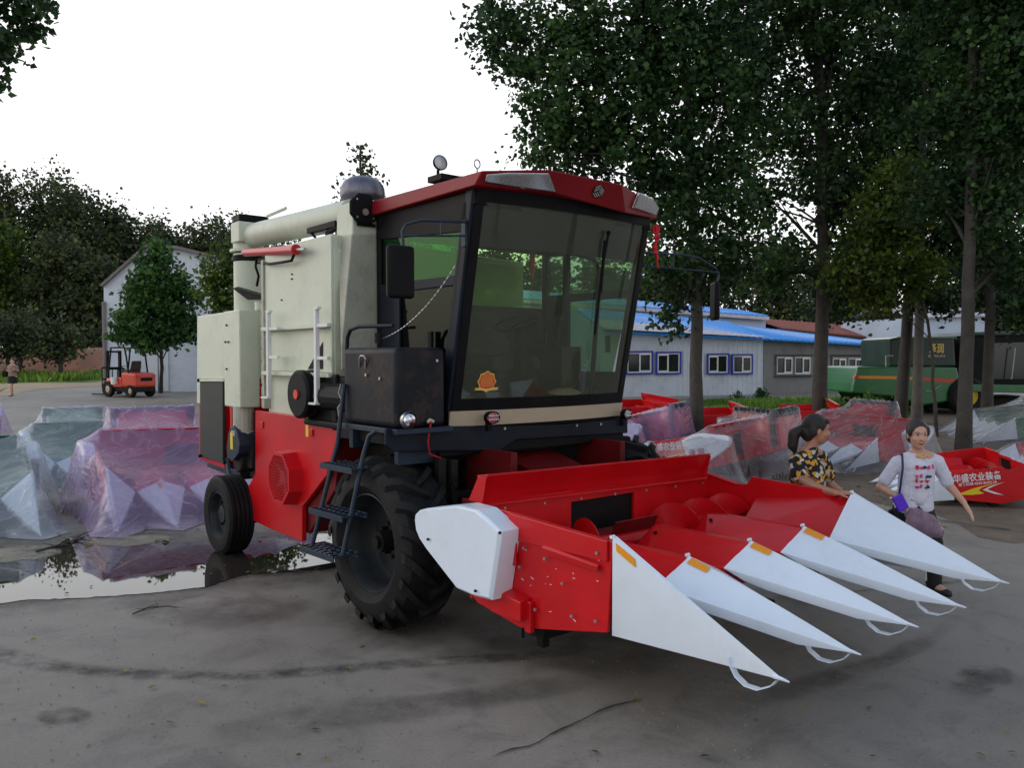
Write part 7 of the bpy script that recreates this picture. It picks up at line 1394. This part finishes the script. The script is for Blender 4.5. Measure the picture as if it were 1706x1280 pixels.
# --- woman in the flowered blouse, hand on the far divider, seen from behind right
Y1 = 7.15; org = Vector((W(1350, 900, Y1).x, Y1, 0)); w1 = lambda x, y, dy=0.0: W(x, y, Y1+dy)
hc = w1(1362, 716, 0); hs = 1.12; mb = MB(org); ff = Vector((.93, -.12, -.10)); t, Q = head(mb, hc, ff, hs)
nk = w1(1351, 744, .02); sN, sF = w1(1329, 770, -.07), w1(1367, 764, .14); eN, wN = w1(1338, 800, -.10), MU(1392, 822, -.70); wN = wld(wN); eN = w1(1334, 797, -.14); mid = eN.lerp(wN, .5)+Vector((-.02, 0, -.015))
ch, wa, hp = w1(1345, 786, .02), w1(1343, 832, .03), w1(1342, 862, .03)
chain(mb, [hc+Vector((-.01, .0, -.05)), nk, ch], [.050, .052, .09])
chain(mb, [nk, sN], [.048, .056]); chain(mb, [nk, sF], [.048, .056]); chain(mb, [sN, eN], [.052, .042]); chain(mb, [eN, mid, wN], [.042, .040, .026])
hand(mb, wN, Vector((.75, -.25, .06)), Vector((.1, 0, -1)), 1.05, .40, -1)
eF = sF+Vector((.10, .02, -.24)); wF = eF+Vector((.16, -.12, -.14)); chain(mb, [sF, eF, wF], [.052, .040, .026]); hand(mb, wF, Vector((.6, -.5, -.3)), Vector((0, 0, -1)), 1.0, .5, 1)
for k in (-1, 1): chain(mb, [ch+Vector((k*.02, k*.075, .02)), wa+Vector((k*.02, k*.07, 0)), hp+Vector((k*.02, k*.08, 0))], [.105, .10, .11])
hL, hR = hp+Vector((-.01, -.09, -.03)), hp+Vector((0, .09, -.03)); kL, kR = Vector((hL.x+.03, hL.y, .50)), Vector((hR.x-.02, hR.y, .50)); aL, aR = Vector((hL.x+.02, hL.y, .08)), Vector((hR.x-.08, hR.y+.02, .08))
chain(mb, [hL, kL, aL], [.095, .062, .042]); chain(mb, [hR, kR, aR], [.095, .062, .042])
for a in (aL, aR): capsule(mb, a, a+Vector((.14, 0, -.04)), .040, .028)
pf = remeshed(mb, 'person', 'skin_tan', None, .0068, 3); pf.location = org
tag(pf, 'woman with black ponytail and flowered blouse resting her hand on the farthest white point', 'person')
face_bits(pf, org, t, Q, hs, False)
mb = MB(org); mb.ell(t(0, -.026, .034), (.086*hs, .098*hs, .092*hs), 20, 14, Q); mb.ell(t(0, -.070, -.03), (.074*hs, .055*hs, .075*hs), 16, 12, Q); mb.ell(t(0, .050, .072), (.058*hs, .036*hs, .024*hs), 14, 10, Q)
for x in (-1, 1): mb.ell(t(x*.070, -.045, -.005), (.018*hs, .035*hs, .055*hs), 12, 8, Q)
chain(mb, [t(-.02, -.115, -.005), t(-.035, -.165, -.06), t(-.04, -.165, -.15), t(-.03, -.145, -.20)], [.034, .052, .046, .020]); hr = remeshed(mb, 'hair', 'hair', pf, .006, 2)
mb = MB(org); mb.ell(t(-.052, -.135, -.012), (.010, .016, .006), 8, 6, Q); mb.build('hair_clip', M['steel'], hr)
mb = MB(org)
for k in (-1, 1): chain(mb, [ch+Vector((0, k*.06, .03)), ch+Vector((0, k*.075, -.08)), wa+Vector((0, k*.075, 0)), hp+Vector((-.01, k*.08, .0))], [.128, .132, .128, .140])
chain(mb, [nk+Vector((-.0, -.02, -.045)), sN], [.058, .074]); chain(mb, [nk+Vector((0, .04, -.045)), sF], [.058, .074]); chain(mb, [sN, sN.lerp(eN, .80)], [.078, .086]); chain(mb, [sF, sF.lerp(eF, .6)], [.074, .080])
mb.lathe([(.062, -.012), (.070, .0), (.062, .012)], nk+Vector((0, 0, -.02)), (0, 0, 1), 18, True)
remeshed(mb, 'blouse', 'flowered', pf, .0075, 2)
mb = MB(org); mb.ell(hp, (.15, .18, .11), 18, 12); chain(mb, [hL, kL, aL+Vector((0, 0, .04))], [.115, .085, .075]); chain(mb, [hR, kR, aR+Vector((0, 0, .04))], [.115, .085, .075]); remeshed(mb, 'trousers', 'trouser_black', pf, .009, 2)
mb = MB(org)
for a in (aL, aR): capsule(mb, a+Vector((-.03, 0, -.03)), a+Vector((.15, 0, -.045)), .042, .034)
remeshed(mb, 'shoes', 'shoe_black', pf, .008, 1)
# --- woman far left, walking with a dark skirt and bag
p3 = G(20, 660); Y3 = p3.y; org = p3.copy(); k3 = 1.6/(62*Y3/F); s3 = 1.0
w3 = lambda x, y, dy=0.0: W(x, y, Y3+dy)
hc = w3(21, 602); mb = MB(org); t, Q = head(mb, hc, Vector((.25, -1, -.1)), 1.05)
nk = w3(21, 607); sL, sR = w3(15, 611), w3(27, 611); ch, wa, hp = w3(21, 614), w3(21, 622), w3(21, 628)
chain(mb, [hc, nk, ch], [.05, .055, .10]); chain(mb, [nk, sL], [.05, .06]); chain(mb, [nk, sR], [.05, .06]); chain(mb, [ch, wa, hp], [.15, .135, .15])
eL, wL = w3(13, 618, .05), w3(20, 618, -.18); eR, wR = w3(30, 618, .05), w3(26, 616, -.18); chain(mb, [sL, eL, wL], [.055, .045, .03]); chain(mb, [sR, eR, wR], [.055, .045, .03]); hand(mb, wL, (.7, -.3, .1), (0, 0, 1), 1, .4, 1); hand(mb, wR, (-.6, -.3, .2), (0, 0, 1), 1, .4, -1)
aL, aR = Vector((w3(17, 655).x, Y3+.15, org.z+.10)), Vector((w3(21, 658).x, Y3-.12, org.z+.08)); kL, kR = hp.lerp(aL, .5)+Vector((-.03, -.04, 0)), hp.lerp(aR, .5)+Vector((0, -.06, 0))
chain(mb, [hp+Vector((-.08, 0, 0)), kL, aL], [.10, .065, .042]); chain(mb, [hp+Vector((.08, 0, 0)), kR, aR], [.10, .065, .042]); capsule(mb, aL, aL+Vector((.02, -.12, -.06)), .04, .03); capsule(mb, aR, aR+Vector((.03, -.13, -.04)), .04, .03)
pl_ = remeshed(mb, 'person', 'skin', None, .012, 2); pl_.location = org
tag(pl_, 'distant woman at the far left in beige top and black skirt carrying a bag', 'person')
mb = MB(org); mb.ell(t(0, -.02, .035), (.09, .10, .095), 16, 10, Q); mb.ell(t(0, -.09, .06), (.05, .05, .05), 12, 8, Q); remeshed(mb, 'hair', 'hair', pl_, .012, 1)
mb = MB(org); chain(mb, [ch, wa, hp+Vector((0, 0, .03))], [.175, .155, .165]); chain(mb, [nk+Vector((-.04, 0, -.07)), sL, sL.lerp(eL, .5)], [.07, .075, .075]); chain(mb, [nk+Vector((.04, 0, -.07)), sR, sR.lerp(eR, .5)], [.07, .075, .075]); remeshed(mb, 'top', 'beige_top', pl_, .012, 1)
mb = MB(org); kz = org.z+.55; mb.lathe([(.15, hp.z+.08-kz), (.185, hp.z-.05-kz), (.19, .25), (.17, .0), (.14, .0), (.12, hp.z-kz)], (hp.x, hp.y, kz), (0, 0, 1), 20, True); mb.build('skirt', M['trouser_black'], pl_, smooth=50)
mb = MB(org)
for a in (aL, aR): capsule(mb, a+Vector((0, .02, -.04)), a+Vector((.02, -.14, -.06)), .04, .032)
remeshed(mb, 'shoes', 'shoe_black', pl_, .012, 1)
bp = w3(9, 622, .02); br = empty('handbag', bp); tag(br, 'dark handbag on the shoulder of the distant walking woman', 'bag'); mb = MB(bp); mb.box(bp.x-.13, bp.x+.10, bp.y-.06, bp.y+.06, bp.z-.16, bp.z+.10); mb.build('bag_body', M['black'], br, bevel=.04); mb = MB(bp); mb.tube([bp+Vector((-.08, 0, .1)), w3(14, 609), bp+Vector((.08, 0, .1))], .012, 6); mb.build('handle', M['black'], br)
